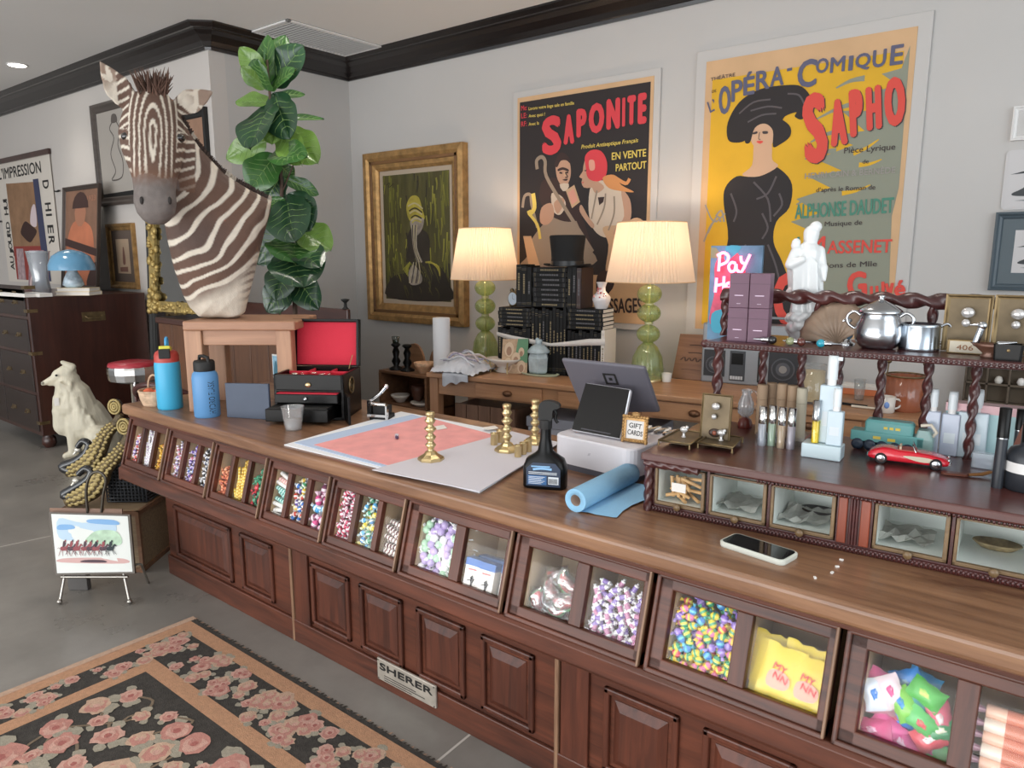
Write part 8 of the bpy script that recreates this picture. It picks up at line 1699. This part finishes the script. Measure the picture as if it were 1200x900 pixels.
# brass drawer-front frames and small things at the right end of the shelf
for k, (xa_, xb_, ya_, yb_, lab) in enumerate(((1109, 1166, 345, 402, 'left of the two square brass plates with bird knob standing on the rack shelf'), (1167, 1226, 346, 402, 'right of the two square brass plates with bird knob standing on the rack shelf'))):
    w = .335; u0, z1 = R.at(xa_, ya_, w); u1, _ = R.at(xb_, ya_, w); h = z1-zsh
    t = thing('brass_plate_stand', lab, 'plate', R.p((u0+u1)/2, w, zsh+.001), R.a, 'square brass plates on the rack shelf'); t.rotation_euler = (-.1, 0, R.a); hw = (u1-u0)/2
    frame_parts(t, 2*hw, h, .012, .008, M_brassold); MB().b2(-hw+.005, hw-.005, -.005, .002, .005, h-.005).build('plate', mat('plate_bronze', '#665843', .45, .55, var=.3, vscale=18, k=1.0), t)
    f = MB(); f.sphere((0, -.02, h*.68), (.014, .01, .012), 12, 8).sphere((-.002, -.02, h*.5), (.009, .008, .009), 10, 8); f.tube([(0, -.005, h*.66), (0, -.02, h*.66)], .004, 6); f.build('bird_knob', mat('pearl', '#c9c6c4', .15, .5, k=1.1), t)
q, s = upw(1132, .29); t = thing('number_card', 'pale card holder in front of the left brass plate on the rack shelf', 'card', q, R.a); MB().b2(-19*s, 20*s, 0, .012, 0, 17*s).build('holder', M_brassold, t, bevel=.002); f = MB(); f.art([(-16*s, 2*s), (17*s, 2*s), (17*s, 15*s), (-16*s, 15*s)], 1, 0); f.text('406', -9*s, 5*s, 7*s, 2, 1, .01, width=17*s, height=6*s); f.build('card', [mat('card_beige', '#c9c0ae', .7, k=1), mat('card_brown', '#8a5c3c', .7, k=1)], t)
q, s = upw(1160, .255); t = thing('silver_bird_dish', 'small silver bird shaped dish on the rack shelf beside the dark cup', 'dish', q, R.a-.2); MB().lathe([(8*s, 0), (9*s, 2*s), (6*s, 5*s), (14*s, 12*s), (20*s, 17*s), (19*s, 17*s), (.01, 9*s)], 26, sy=.6).build('bowl', mat('dish_brown', '#6b4a3c', .25, .3, k=1), t); f = MB(); cap(f, (-14*s, 0, 16*s), (-10*s, 0, 34*s), 4*s, 4*s); f.sphere((-9*s, 0, 37*s), 5*s, 12, 8); cap(f, (-9*s, 0, 38*s), (-22*s, 0, 37*s), 3*s, .8*s, 8); cap(f, (10*s, 0, 17*s), (26*s, 0, 20*s), 4*s, 1*s, 8); f.build('bird_head', M_silver, t)
q, s = upw(1183, .222); t = thing('dark_box', 'small black square cup at the front edge of the rack shelf near the right', 'cup', q, R.a); f = MB(); f.loft([rrect(-14*s, 14*s, 0, 20*s, 3*s, 0), rrect(-15*s, 15*s, -1*s, 21*s, 3*s, 19*s), rrect(-13*s, 13*s, 1*s, 19*s, 3*s, 19*s), rrect(-13*s, 13*s, 1*s, 19*s, 3*s, 4*s)], sm=False); f.build('cup_body', M_black, t); MB().sphere((0, -.001, 12*s), (2*s, .001, 2*s), 8, 6).build('stud', M_brassold, t)
# ------- lower level
# brass trays with bird knobs
def tray(corners, lab, bird):
    q = [R.p(*R.flat(x, y, EZ+.014), EZ+.014) for x, y in corners]; c = sum(q, Vector())/4; t = thing('brass_tray', lab, 'tray', (c.x, c.y, R.O.z+EZ), 0, 'square brass trays on the rack')
    V = [p_-Vector((c.x, c.y, R.O.z+EZ)) for p_ in q]; f = MB(); f.slab([V[0], V[1], V[2], V[3]], .003); f.build('tray_plate', mat('plate_bronze', '#665843', .45, .55, var=.3, vscale=18, k=1.0), t)
    f = MB(); f.tube([v+Vector((0, 0, .001)) for v in V], .0028, 6, 0, True); f.build('rim', M_brassold, t)
    for v in V: MB().tube([v-Vector((0, 0, .001)), (v.x, v.y, .001)], [.0022, .0032], 6).build('foot', M_brassold, t)
    m = Vector((V[0].x*.1+V[2].x*.1, V[0].y*.1+V[2].y*.1, V[0].z)); f = MB(); f.lathe([(.007, 0), (.003, .005), (.004, .012)], 10, m); f.sphere(m+Vector((0, 0, .02)), (.011, .008, .008), 10, 8).sphere(m+Vector((.008, 0, .026)), .005, 8, 6); f.build('bird_knob', mat('pearl', '#c9c6c4', .15, .5, k=1.1), t)
tray([(772, 516), (808, 521), (829, 508), (795, 504)], 'square brass tray nearest the left end of the rack', 1); tray([(818, 519), (858, 525), (870, 513), (834, 508)], 'square brass tray just below the upright brass plate on the rack', 1)
w = .16; u0, z1 = R.at(823, 461, w); u1, _ = R.at(858, 461, w); h = z1-EZ
t = thing('brass_plate_stand', 'upright brass plate with two white knobs standing behind the brass trays', 'plate', R.p((u0+u1)/2, w, EZ+.001), R.a); t.rotation_euler = (-.1, 0, R.a+.05); hw = (u1-u0)/2
frame_parts(t, 2*hw, h, .006, .008, M_brassold); MB().b2(-hw+.003, hw-.003, -.005, .002, .003, h-.003).build('plate', mat('plate_bronze', '#665843', .45, .55, var=.3, vscale=18, k=1.0), t)
f = MB(); f.sphere((0, -.015, h*.76), (.011, .008, .009), 12, 8).sphere((-.003, -.014, h*.55), (.007, .007, .007), 10, 8); f.tube([(0, -.002, h*.76), (0, -.014, h*.76)], .003, 6); f.build('white_knob', mat('pearl', '#c9c6c4', .15, .5, k=1.1), t)
f = MB(); f.sphere((0, -.006, h*.22), (.016, .004, .011), 12, 8, 0).sphere((0, -.010, h*.22), (.006, .003, .006), 10, 8, 1); f.build('medallion', [mat('medal_dark', '#3a2a24', .4, k=1), mat('medal_red', '#8a4a34', .4, k=1)], t)
q, s = lo_(866, 505); t = thing('glass_cruet', 'small clear glass cruet with a handle and reddish foot behind the brass plate', 'cruet', q+R.n*.05, R.a); MB().lathe([(8*s, 0), (9*s, 3*s), (7*s, 10*s), (3*s, 13*s)], 20).build('foot', mat('cruet_red', '#6b3028', .2, k=1), t); MB().lathe([(4*s, 13*s), (9*s, 18*s), (9*s, 30*s), (5*s, 40*s), (6*s, 46*s)], 22, cap=False).build('body', pane('cut_glass', (.84, .88, .92), .22, .08, .3), t); MB().tube(spline([(8*s, 0, 22*s), (15*s, 0, 32*s), (10*s, 0, 45*s), (5*s, 0, 42*s)], 5, False), 1.3*s, 8).build('handle', M_cglass, t)
# kraft tubes and vials
M_kr = mat('kraft_tube', '#a98e74', .7, var=.06, k=1.05)
for k, (px, py, h, lab) in enumerate(((888, 512, 58, 'first'), (899, 510, 58, 'second'), (911, 515, 62, 'third'), (923, 517, 62, 'fourth'), (934, 520, 62, 'fifth'))):
    q, s = lo_(px, py-2); q = q+R.n*.02; t = thing('kraft_tube', lab+' from the left of five brown kraft perfume tubes on the rack', 'tube', q, 0, 'kraft tubes on the rack'); r = 5.9*s
    MB().lathe([(r, 0), (r, h*s*.72)], 20).build('tube_body', (M_kr, mat('kraft_pale', '#b9b09c', .7, k=1.05))[k == 4], t); MB().lathe([(r*1.01, h*s*.725), (r*1.01, h*s*1.0), (r*.9, h*s*1.02), (.0005, h*s*1.02)], 20).build('tube_cap', (M_kr, mat('kraft_pale', '#b9b09c', .7, k=1.05))[k == 4], t)
for k, (px, py, top, col, lab) in enumerate(((892, 521.5, 475, (.75, .78, .86), 'clear blue'), (903.5, 522, 474, (.66, .82, .66), 'green'), (914.5, 524.5, 476, (.86, .7, .5), 'amber'), (926, 526, 477, (.76, .72, .8), 'lilac'))):
    q, s = lo_(px, py); t = thing('perfume_vial', 'slim glass perfume vial with silver cap and '+lab+' liquid on the rack', 'vial', q, 0, 'perfume vials on the rack'); h = (py-top)*s; r = 4.6*s
    MB().lathe([(r, 0), (r, h*.55), (r*.9, h*.56)], 18).build('vial_glass', pane('vial_'+lab.replace(' ', '_'), col, .2, .05, .35), t); MB().lathe([(r*.95, h*.56), (r, h*.57), (r, h), (.0005, h)], 18).build('cap', M_chrome, t)
    MB().lathe([(r*.8, h*.02), (r*.8, h*(.3+.05*k)), (.0005, h*(.3+.05*k))], 16).build('liquid', pane('liquid_'+lab.replace(' ', '_'), tuple(c*.85 for c in col), .2, .02, .4), t)
qa, s = lo_(884, 517); t = thing('acrylic_tray', 'clear acrylic tray holding the kraft tubes on the rack', 'tray', qa+R.n*.0, R.a); f = MB(); tw_ = 56*s
for (x0, x1, y0, y1, z1) in ((0, tw_, .008, .011, .022), (0, tw_, .075, .078, .022), (0, .003, .008, .078, .022), (tw_-.003, tw_, .008, .078, .022), (0, tw_, .008, .078, .002)): f.b2(x0, x1, y0, y1, 0.0002, z1)
f.build('tray', pane('acrylic', (.95, .95, .97), .15, .02), t)
# perfume bottles on a frosted block
M_frost = mat('frosted_glass', '#b9c9d2', .35, coat=.3, k=1.1); M_frost2 = glass('frost_clear', (.86, .92, .95), .22, 1.2)
u0, w0 = R.flat(938, 535, EZ); u1, w1 = R.flat(980, 541, EZ); t = thing('frosted_block', 'frosted glass block stand holding perfume testers on the rack', 'stand', R.p(u0, w0, EZ), math.atan2(w1-w0, u1-u0)+R.a-.02); s = (t.location-CP).dot(CF)/FPX; BLW = 43*s
MB().b2(0, BLW, 0, .052, 0, 17*s).build('block', mat('frost_block', '#bccdd3', .3, coat=.4, k=1.12), t, bevel=.003)
def onblk(a, b_): return t.location+rotz(t.rotation_euler.z) @ Vector((BLW*a, .052*b_, 17*s+.0005))
bz = t.rotation_euler.z; q = onblk(.3, .3)
v = thing('perfume_vial', 'slim perfume vial with yellow liquid standing on the frosted block', 'vial', q); MB().lathe([(4.4*s, 0), (4.4*s, 26*s), (4*s, 27*s)], 18).build('vial_glass', pane('vial_yellow', (.95, .9, .4), .15, .05), v); MB().lathe([(3.8*s, .5*s), (3.8*s, 25*s), (.0005, 25*s)], 16).build('liquid', mat('yellow_oil', '#d8c238', .2, coat=.4), v); MB().lathe([(4.2*s, 27*s), (4.4*s, 28*s), (4.4*s, 50*s), (.0005, 50*s)], 18).build('cap', M_silver, v)
def pump(q, w, h, ch, lab, m, rz=0, capm=None, nz=True):
    v = thing('pump_bottle', lab, 'bottle', q, rz); MB().b2(-w/2, w/2, -w*.32, w*.32, 0, h).build('bottle_body', m, v, bevel=.003, seg=3)
    MB().lathe([(w*.22, h), (w*.22, h+ch*.25)], 16).build('collar', M_white, v); MB().lathe([(w*.26, h+ch*.2), (w*.26, h+ch*.8), (w*.24, h+ch), (.0005, h+ch)], 18).build('cap', capm or mat('cap_white', '#dfe5e8', .3, k=1), v)
    if nz: MB().b2(-w*.08, w*.45, -w*.07, w*.07, h+ch*.84, h+ch*.97).build('nozzle', mat('cap_white', '#dfe5e8', .3, k=1), v, bevel=.001)
    MB().b2(-w*.3, w*.3, -w*.325, -w*.32, h*.3, h*.55).build('label', mat('label_frost', '#d5dde2', .5, k=1), v); return v
pump(onblk(.58, .68), 22*s, 68*s, 34*s, 'tall frosted pump bottle standing at the back of the frosted block', M_frost, bz)
pump(onblk(.78, .35), 17*s, 40*s, 26*s, 'short frosted bottle with a white cap at the front of the frosted block', M_frost, bz, nz=False)
# toy truck
u0, w0 = R.flat(992, 528, EZ); q = R.p(u0, w0+.035, EZ); s = (q-CP).dot(CF)/FPX; t = thing('toy_lorry', 'teal tin toy lorry with yellow lettering behind the red toy car', 'toy', q, R.a+.0)
M_teal = mat('tin_teal', '#5f9c9a', .4, var=.1, vscale=10, k=1.1); TL_ = 82*s
MB().b2(0, TL_*.92, 0, .045, 10*s, 22*s).build('flatbed', M_teal, t, bevel=.002); MB().loft([rrect(14*s, 64*s, .003, .042, .006, 22*s), rrect(14*s, 64*s, .003, .042, .006, 33*s), rrect(16*s, 62*s, .006, .039, .006, 36*s)], sm=False).build('cargo_box', M_teal, t)
f = MB(); f.loft([rrect(66*s, 84*s, .0, .045, .006, 6*s), rrect(66*s, 84*s, .0, .045, .006, 20*s), rrect(68*s, 80*s, .004, .041, .006, 30*s)], sm=False); f.build('cab', mat('tin_teal_pale', '#8aa8a4', .3, var=.2, k=1), t)
for k in range(5):
    for y in (-.004, .04): MB().lathe([(6.4*s, 0), (6.4*s, .008), (3*s, .009)], 16, T=rotx(PI/2)).build('wheel', mat('wheel_dark', '#2c3848', .4, k=1), t, loc=((8+13*k)*s, y+.009, 6.4*s))
f = MB(); f.stroke([(24*s, 16*s), (32*s, 16*s)], 3.4*s, 1, 0, y=-.0004).stroke([(39*s, 15*s), (47*s, 15*s)], 3.4*s, 1, 0, y=-.0004).stroke([(34*s, 28*s), (38*s, 28*s)], 3*s, 1, 0, y=.0024).stroke([(40*s, 28*s), (44*s, 28*s)], 3*s, 1, 0, y=.0024).stroke([(46*s, 28*s), (51*s, 28*s)], 3*s, 1, 0, y=.0024); f.build('lettering', mat('tin_yellow', '#c9b24a', .5), t)
f = MB(); f.tube([(70*s, .02, 34*s), (80*s, .02, 36*s), (86*s, .02, 28*s), (80*s, .02, 20*s)], 2*s, 6); f.build('spare_hose', mat('pale_handle', '#c9bfae', .4), t)
# red convertible
uA, wA_ = R.flat(1016, 541, EZ); uB, wB_ = R.flat(1112, 553, EZ); qa, qb = R.p(uA, wA_, EZ), R.p(uB, wB_, EZ); ca_ = math.atan2(qb.y-qa.y, qb.x-qa.x); CLn = (qb-qa).length
t = thing('toy_car', 'red toy convertible car with cream side panels on the rack', 'toy car', qa, ca_); k_ = CLn/100.0; CWd = 36*k_
secs = [(0, 7, 11, .62), (3, 6, 15.5, .8), (10, 5, 19, .92), (18, 5, 21.5, .97), (27, 5, 22, 1), (33, 5, 21, 1), (40, 5, 20, .98), (56, 5, 20, .98), (66, 5, 19.5, 1), (78, 5, 18.5, 1), (90, 5, 16, .97), (97, 6, 13.5, .9), (100, 7, 11, .75)]
rings = []
for x, zb, zt, wf in secs:
    hw = CWd/2*wf; rings.append([(x*k_, CWd/2+y*hw, z*k_) for y, z in ((-.92, zb), (-1, zb+2), (-1, zb+(zt-zb)*.55), (-.9, zb+(zt-zb)*.86), (-.72, zt), (-.45, zt+.2), (0, zt+.6), (.45, zt+.2), (.72, zt), (.9, zb+(zt-zb)*.86), (1, zb+(zt-zb)*.55), (1, zb+2), (.92, zb))])
M_red = mat('car_red', '#da2636', .2, coat=.7, k=1.05); MB().loft(rings).build('car_body', M_red, t)
f = MB(); f.b2(36*k_, 60*k_, CWd*.16, CWd*.84, 20.2*k_, 21.6*k_); f.build('cockpit', mat('car_interior', '#b0483f', .5, k=1), t)
for x in (40, 46): 
    f = MB(); 
    for y in (.32, .68): f.box((x*k_, CWd*y, 23*k_), (3*k_, CWd*.24, 6*k_))
    if x == 40: f.build('seat', mat('seat_cream', '#c9b49a', .6, k=1), t, bevel=.002)
f = MB(); f.slab([(59*k_, CWd*.12, 20*k_), (59*k_, CWd*.88, 20*k_), (55*k_, CWd*.84, 29*k_), (55*k_, CWd*.16, 29*k_)], .001); f.build('windscreen', M_cglass, t); f = MB(); f.tube([(59*k_, CWd*.12, 20*k_), (55*k_, CWd*.16, 29*k_), (55*k_, CWd*.84, 29*k_), (59*k_, CWd*.88, 20*k_)], .9*k_, 6); f.tube([(100*k_, CWd*.1, 8*k_), (101.5*k_, CWd*.5, 8*k_), (100*k_, CWd*.9, 8*k_)], 1.6*k_, 8).tube([(0, CWd*.25, 8*k_), (-1.5*k_, CWd*.5, 8*k_), (0, CWd*.75, 8*k_)], 1.4*k_, 8); f.build('chrome_trim', M_chrome, t)
f = MB()
for y in (-.0007, CWd+.0007): f.art([(44*k_, 14*k_), (56*k_, 15.5*k_), (76*k_, 15*k_), (82*k_, 12*k_), (76*k_, 9*k_), (62*k_, 9*k_)], 1, 0, 4, y=y)
f.build('side_cove', mat('cove_cream', '#d9cbb4', .4, k=1), t)
for x in (17, 84):
    for y in (.02, .98):
        o = MB().lathe([(7.2*k_, -2.6*k_), (7.6*k_, -1.6*k_), (7.6*k_, 1.6*k_), (7.2*k_, 2.6*k_)], 24, T=rotx(PI/2)).build('wheel', mat('tyre', '#1f1d1e', .7, k=1), t, loc=(x*k_, CWd*y, 7.6*k_))
        sg = -1 if y < .5 else 1; MB().lathe([(5*k_, 2.7*k_), (4*k_, 3.2*k_), (1.2*k_, 3.0*k_), (.0003, 3.6*k_)], 20, T=rotx(PI/2 if sg < 0 else -PI/2)).build('hubcap', M_chrome, o)
for y in (.2, .8): MB().sphere((99*k_, CWd*y, 13.5*k_), (2*k_, 2.6*k_, 2.4*k_), 10, 8).build('headlamp', M_chrome, t)
# clear bottles behind the car, testers at the right end
q, s = lo_(1092, 536); q = q+R.n*.05
for k, (dx, w_, h, lab, m) in enumerate(((-5, 17, 52, 'pale lilac glass bottle with white cap behind the toy car, left', mat('frosted_lilac', '#b4bccc', .3, coat=.3, k=1.1)), (14, 19, 50, 'pale lilac glass bottle with white cap behind the toy car, middle', mat('frosted_lilac', '#b4bccc', .3, coat=.3, k=1.1)), (36, 30, 54, 'pale green glass bottle with white cap behind the toy car, right', M_frost))):
    pump(q+R.u*(dx*s)+R.n*(.012*(k-1)), w_*s, h*s, 26*s, lab, m, R.a, nz=False)
q, s = lo_(1150, 551); t = thing('glass_tester', 'small clear glass perfume block at the right behind the toy car', 'bottle', q+R.n*.02, R.a); MB().b2(-11*s, 11*s, -.012, .012, 0, 19*s).build('bottle_body', pane('cut_glass', (.84, .88, .92), .22, .08, .3), t, bevel=.003); MB().b2(-8*s, 8*s, -.008, .008, .5*s, 12*s).build('liquid', pane('lilac_glass', (.80, .84, .92), .2, .15, .4), t)
q, s = lo_(1130, 558); t = thing('glasses_case', 'flat brown leather strap lying on the rack in front of the testers', 'strap', q, R.a+.25); MB().loft([rrect(-24*s, 4*s, -.009, .009, .008, .001), rrect(-24*s, 4*s, -.009, .009, .008, .006)], sm=False).build('strap', mat('leather_brown', '#6b3c2c', .45, var=.1, k=1), t, bevel=.001); MB().tube([(4*s, 0, .004), (18*s, .006, .006), (28*s, .018, .010)], [.006, .007, .006], 8, flat=.5).build('strap_end', mat('leather_tan', '#9a6a3c', .5, k=1), t)
for k, (px, py, top, r, lab) in enumerate(((1168, 571, 476, 6.2, 'tall black cosmetic tube standing at the right end of the rack'), (1190, 545, 478, 5, 'second black cosmetic tube behind the black jar at the right'))):
    q, s = lo_(px, py); t = thing('black_tube', lab, 'tube', q); h = (py-top)*s; MB().lathe([(r*s*.95, 0), (r*s*.95, h*.62)], 22).build('tube_body', mat('tube_charcoal', '#2f3238', .35, k=1), t); MB().lathe([(r*s, h*.63), (r*s, h*.995), (r*s*.9, h), (.0005, h)], 22).build('cap', M_black, t); MB().lathe([(r*s*1.01, h*.62), (r*s*1.01, h*.635)], 22).build('silver_band', M_silver, t)
q, s = lo_(1201, 573); t = thing('black_jar', 'black pump jar with a white label at the right edge of the rack', 'bottle', q); MB().lathe([(21*s, 0), (23*s, 2*s), (23*s, 40*s), (19*s, 48*s), (10*s, 52*s), (9*s, 60*s)], 30).build('jar_body', mat('tube_charcoal', '#2f3238', .35, k=1), t); MB().lathe([(23.2*s, 22*s), (23.2*s, 34*s)], 30, cap=False).build('label', M_white, t); MB().lathe([(9.5*s, 56*s), (9.5*s, 78*s), (3*s, 80*s), (3*s, 92*s), (.0005, 92*s)], 18).build('pump', M_black, t)
q, s = lo_(1180, 556); t = thing('leather_strap', 'brown leather strap leaning between the black tube and the black jar', 'strap', q+R.n*.02, R.a); MB().slab([(-6*s, .0, .001), (4*s, .0, .001), (22*s, .03, 66*s), (12*s, .03, 66*s)], .004).build('strap', mat('leather_brown', '#8a4a30', .45, var=.1, k=1), t)
q, s = lo_(1181, 560); o = MB().lathe([(5*s, 0), (6.5*s, 6*s), (6.5*s, 16*s), (4*s, 20*s), (.0005, 20*s)], 18).build('cream_pot', mat('cream_pot', '#c9bcae', .4, k=1), loc=q); tag(o, 'small cream pot between the black tube and the black jar', 'pot')
# pale folded boxes behind and a type tray on the desk wall
w = .392; u0, z1 = R.at(1110, 471, w); u1 = u0+.19; t = thing('pale_box', 'white box with a pink lid edge and teal front behind the black tubes', 'box', R.p(u0, w, EZ), R.a); MB().b2(0, u1-u0, 0, .04, 0, z1-EZ-.016).build('box', mat('box_teal_white', '#a9c9cc', .5, var=.12, vscale=8, k=1.1), t); MB().b2(-.002, u1-u0+.002, -.002, .042, z1-EZ-.02, z1-EZ).build('box_lid', mat('box_pink', '#d9b0b4', .5, k=1.1), t); f = MB(); f.art([(.004, .07), (.05, .07), (.05, .10), (.004, .10)], 1, 0); f.build('pink_label', mat('label_pink', '#d9a0a8', .5, k=1), t)
Yt = D-.02; x0 = at_y(1132, 450, Yt).x; zt1_, zt0_ = at_y(1150, 424, Yt).z, at_y(1150, 482, Yt).z; tw2 = .95
t = thing('type_tray', 'dark wooden printers type tray of small compartments hanging on the back wall', 'tray', (x0, Yt, zt0_-.12)); th_ = zt1_-zt0_+.2
MB().b2(0, tw2, .0, .012, 0, th_).build('back_panel', mat('tray_back', '#6a5c4c', .7, k=1), t); f = MB()
for k in range(12): f.b2(tw2*k/11-.004, tw2*k/11+.004, -.05, .0, 0, th_)
for k in range(6): f.b2(0, tw2, -.05, .0, th_*k/5-.004, th_*k/5+.004)
f.build('divider_grid', wood('tray_wood', '#4b4036', '#6e6050', 'x', .6, 1.4, k=1), t)
for k, (a, b_, c, lab) in enumerate(((2.5, 3, '#e0dcd8', 'tiny white trinket in the upper left of the type tray'), (3.5, 2, '#5aa8d0', 'tiny blue jar in the type tray'), (4.4, 3, '#d8d0c8', 'tiny white trinket right of centre in the type tray'), (1.5, 3, '#c9c4bc', 'tiny pale trinket near the left of the type tray'))):
    o = MB().lathe([(.012, 0), (.018, .012), (.012, .03), (.0005, .034)], 14).build('trinket', mat('trinket%d' % k, c, .4), loc=(x0+tw2*a/11, Yt-.025, zt0_-.12+th_*b_/5+.004)); tag(o, lab, 'trinket')
# small crumbs and tags: phone
A_, B_, C_, D_ = at_z(845, 640, T), at_z(918, 664, T), at_z(932, 654, T), at_z(862, 628, T)
ang = math.atan2(B_.y-A_.y, B_.x-A_.x); pc = (A_+B_+C_+D_)/4; pl_ = ((B_-A_).length+(C_-D_).length)/2+.004; pw_ = .074
t = thing('mobile_phone', 'black mobile phone in a white case lying on the counter in front of the rack', 'phone', (pc.x, pc.y, T), ang)
MB().loft([rrect(-pl_/2+.001, pl_/2-.001, -pw_/2+.001, pw_/2-.001, .014, 0), rrect(-pl_/2, pl_/2, -pw_/2, pw_/2, .015, .003), rrect(-pl_/2, pl_/2, -pw_/2, pw_/2, .015, .010), rrect(-pl_/2+.002, pl_/2-.002, -pw_/2+.002, pw_/2-.002, .014, .0115)], sm=False).build('case', mat('phone_case', '#d9dcd2', .35, k=1), t)
MB().loft([rrect(-pl_/2+.005, pl_/2-.005, -pw_/2+.005, pw_/2-.005, .011, .0112), rrect(-pl_/2+.005, pl_/2-.005, -pw_/2+.005, pw_/2-.005, .011, .0121)], sm=False).build('screen', mat('phone_screen', '#050506', .05, coat=1, k=1), t)

for k, (px, py) in enumerate(((986, 657), (981, 665), (975, 672), (955, 678))):
    q = at_z(px, py, T); o = MB().box((0, 0, .002), (.008, .005, .004)).build('paper_scrap', M_paper, loc=q, rz=.7*k, bevel=.001); tag(o, 'tiny pale scrap lying on the counter right of the phone', 'scrap', 'pale scraps on the counter')
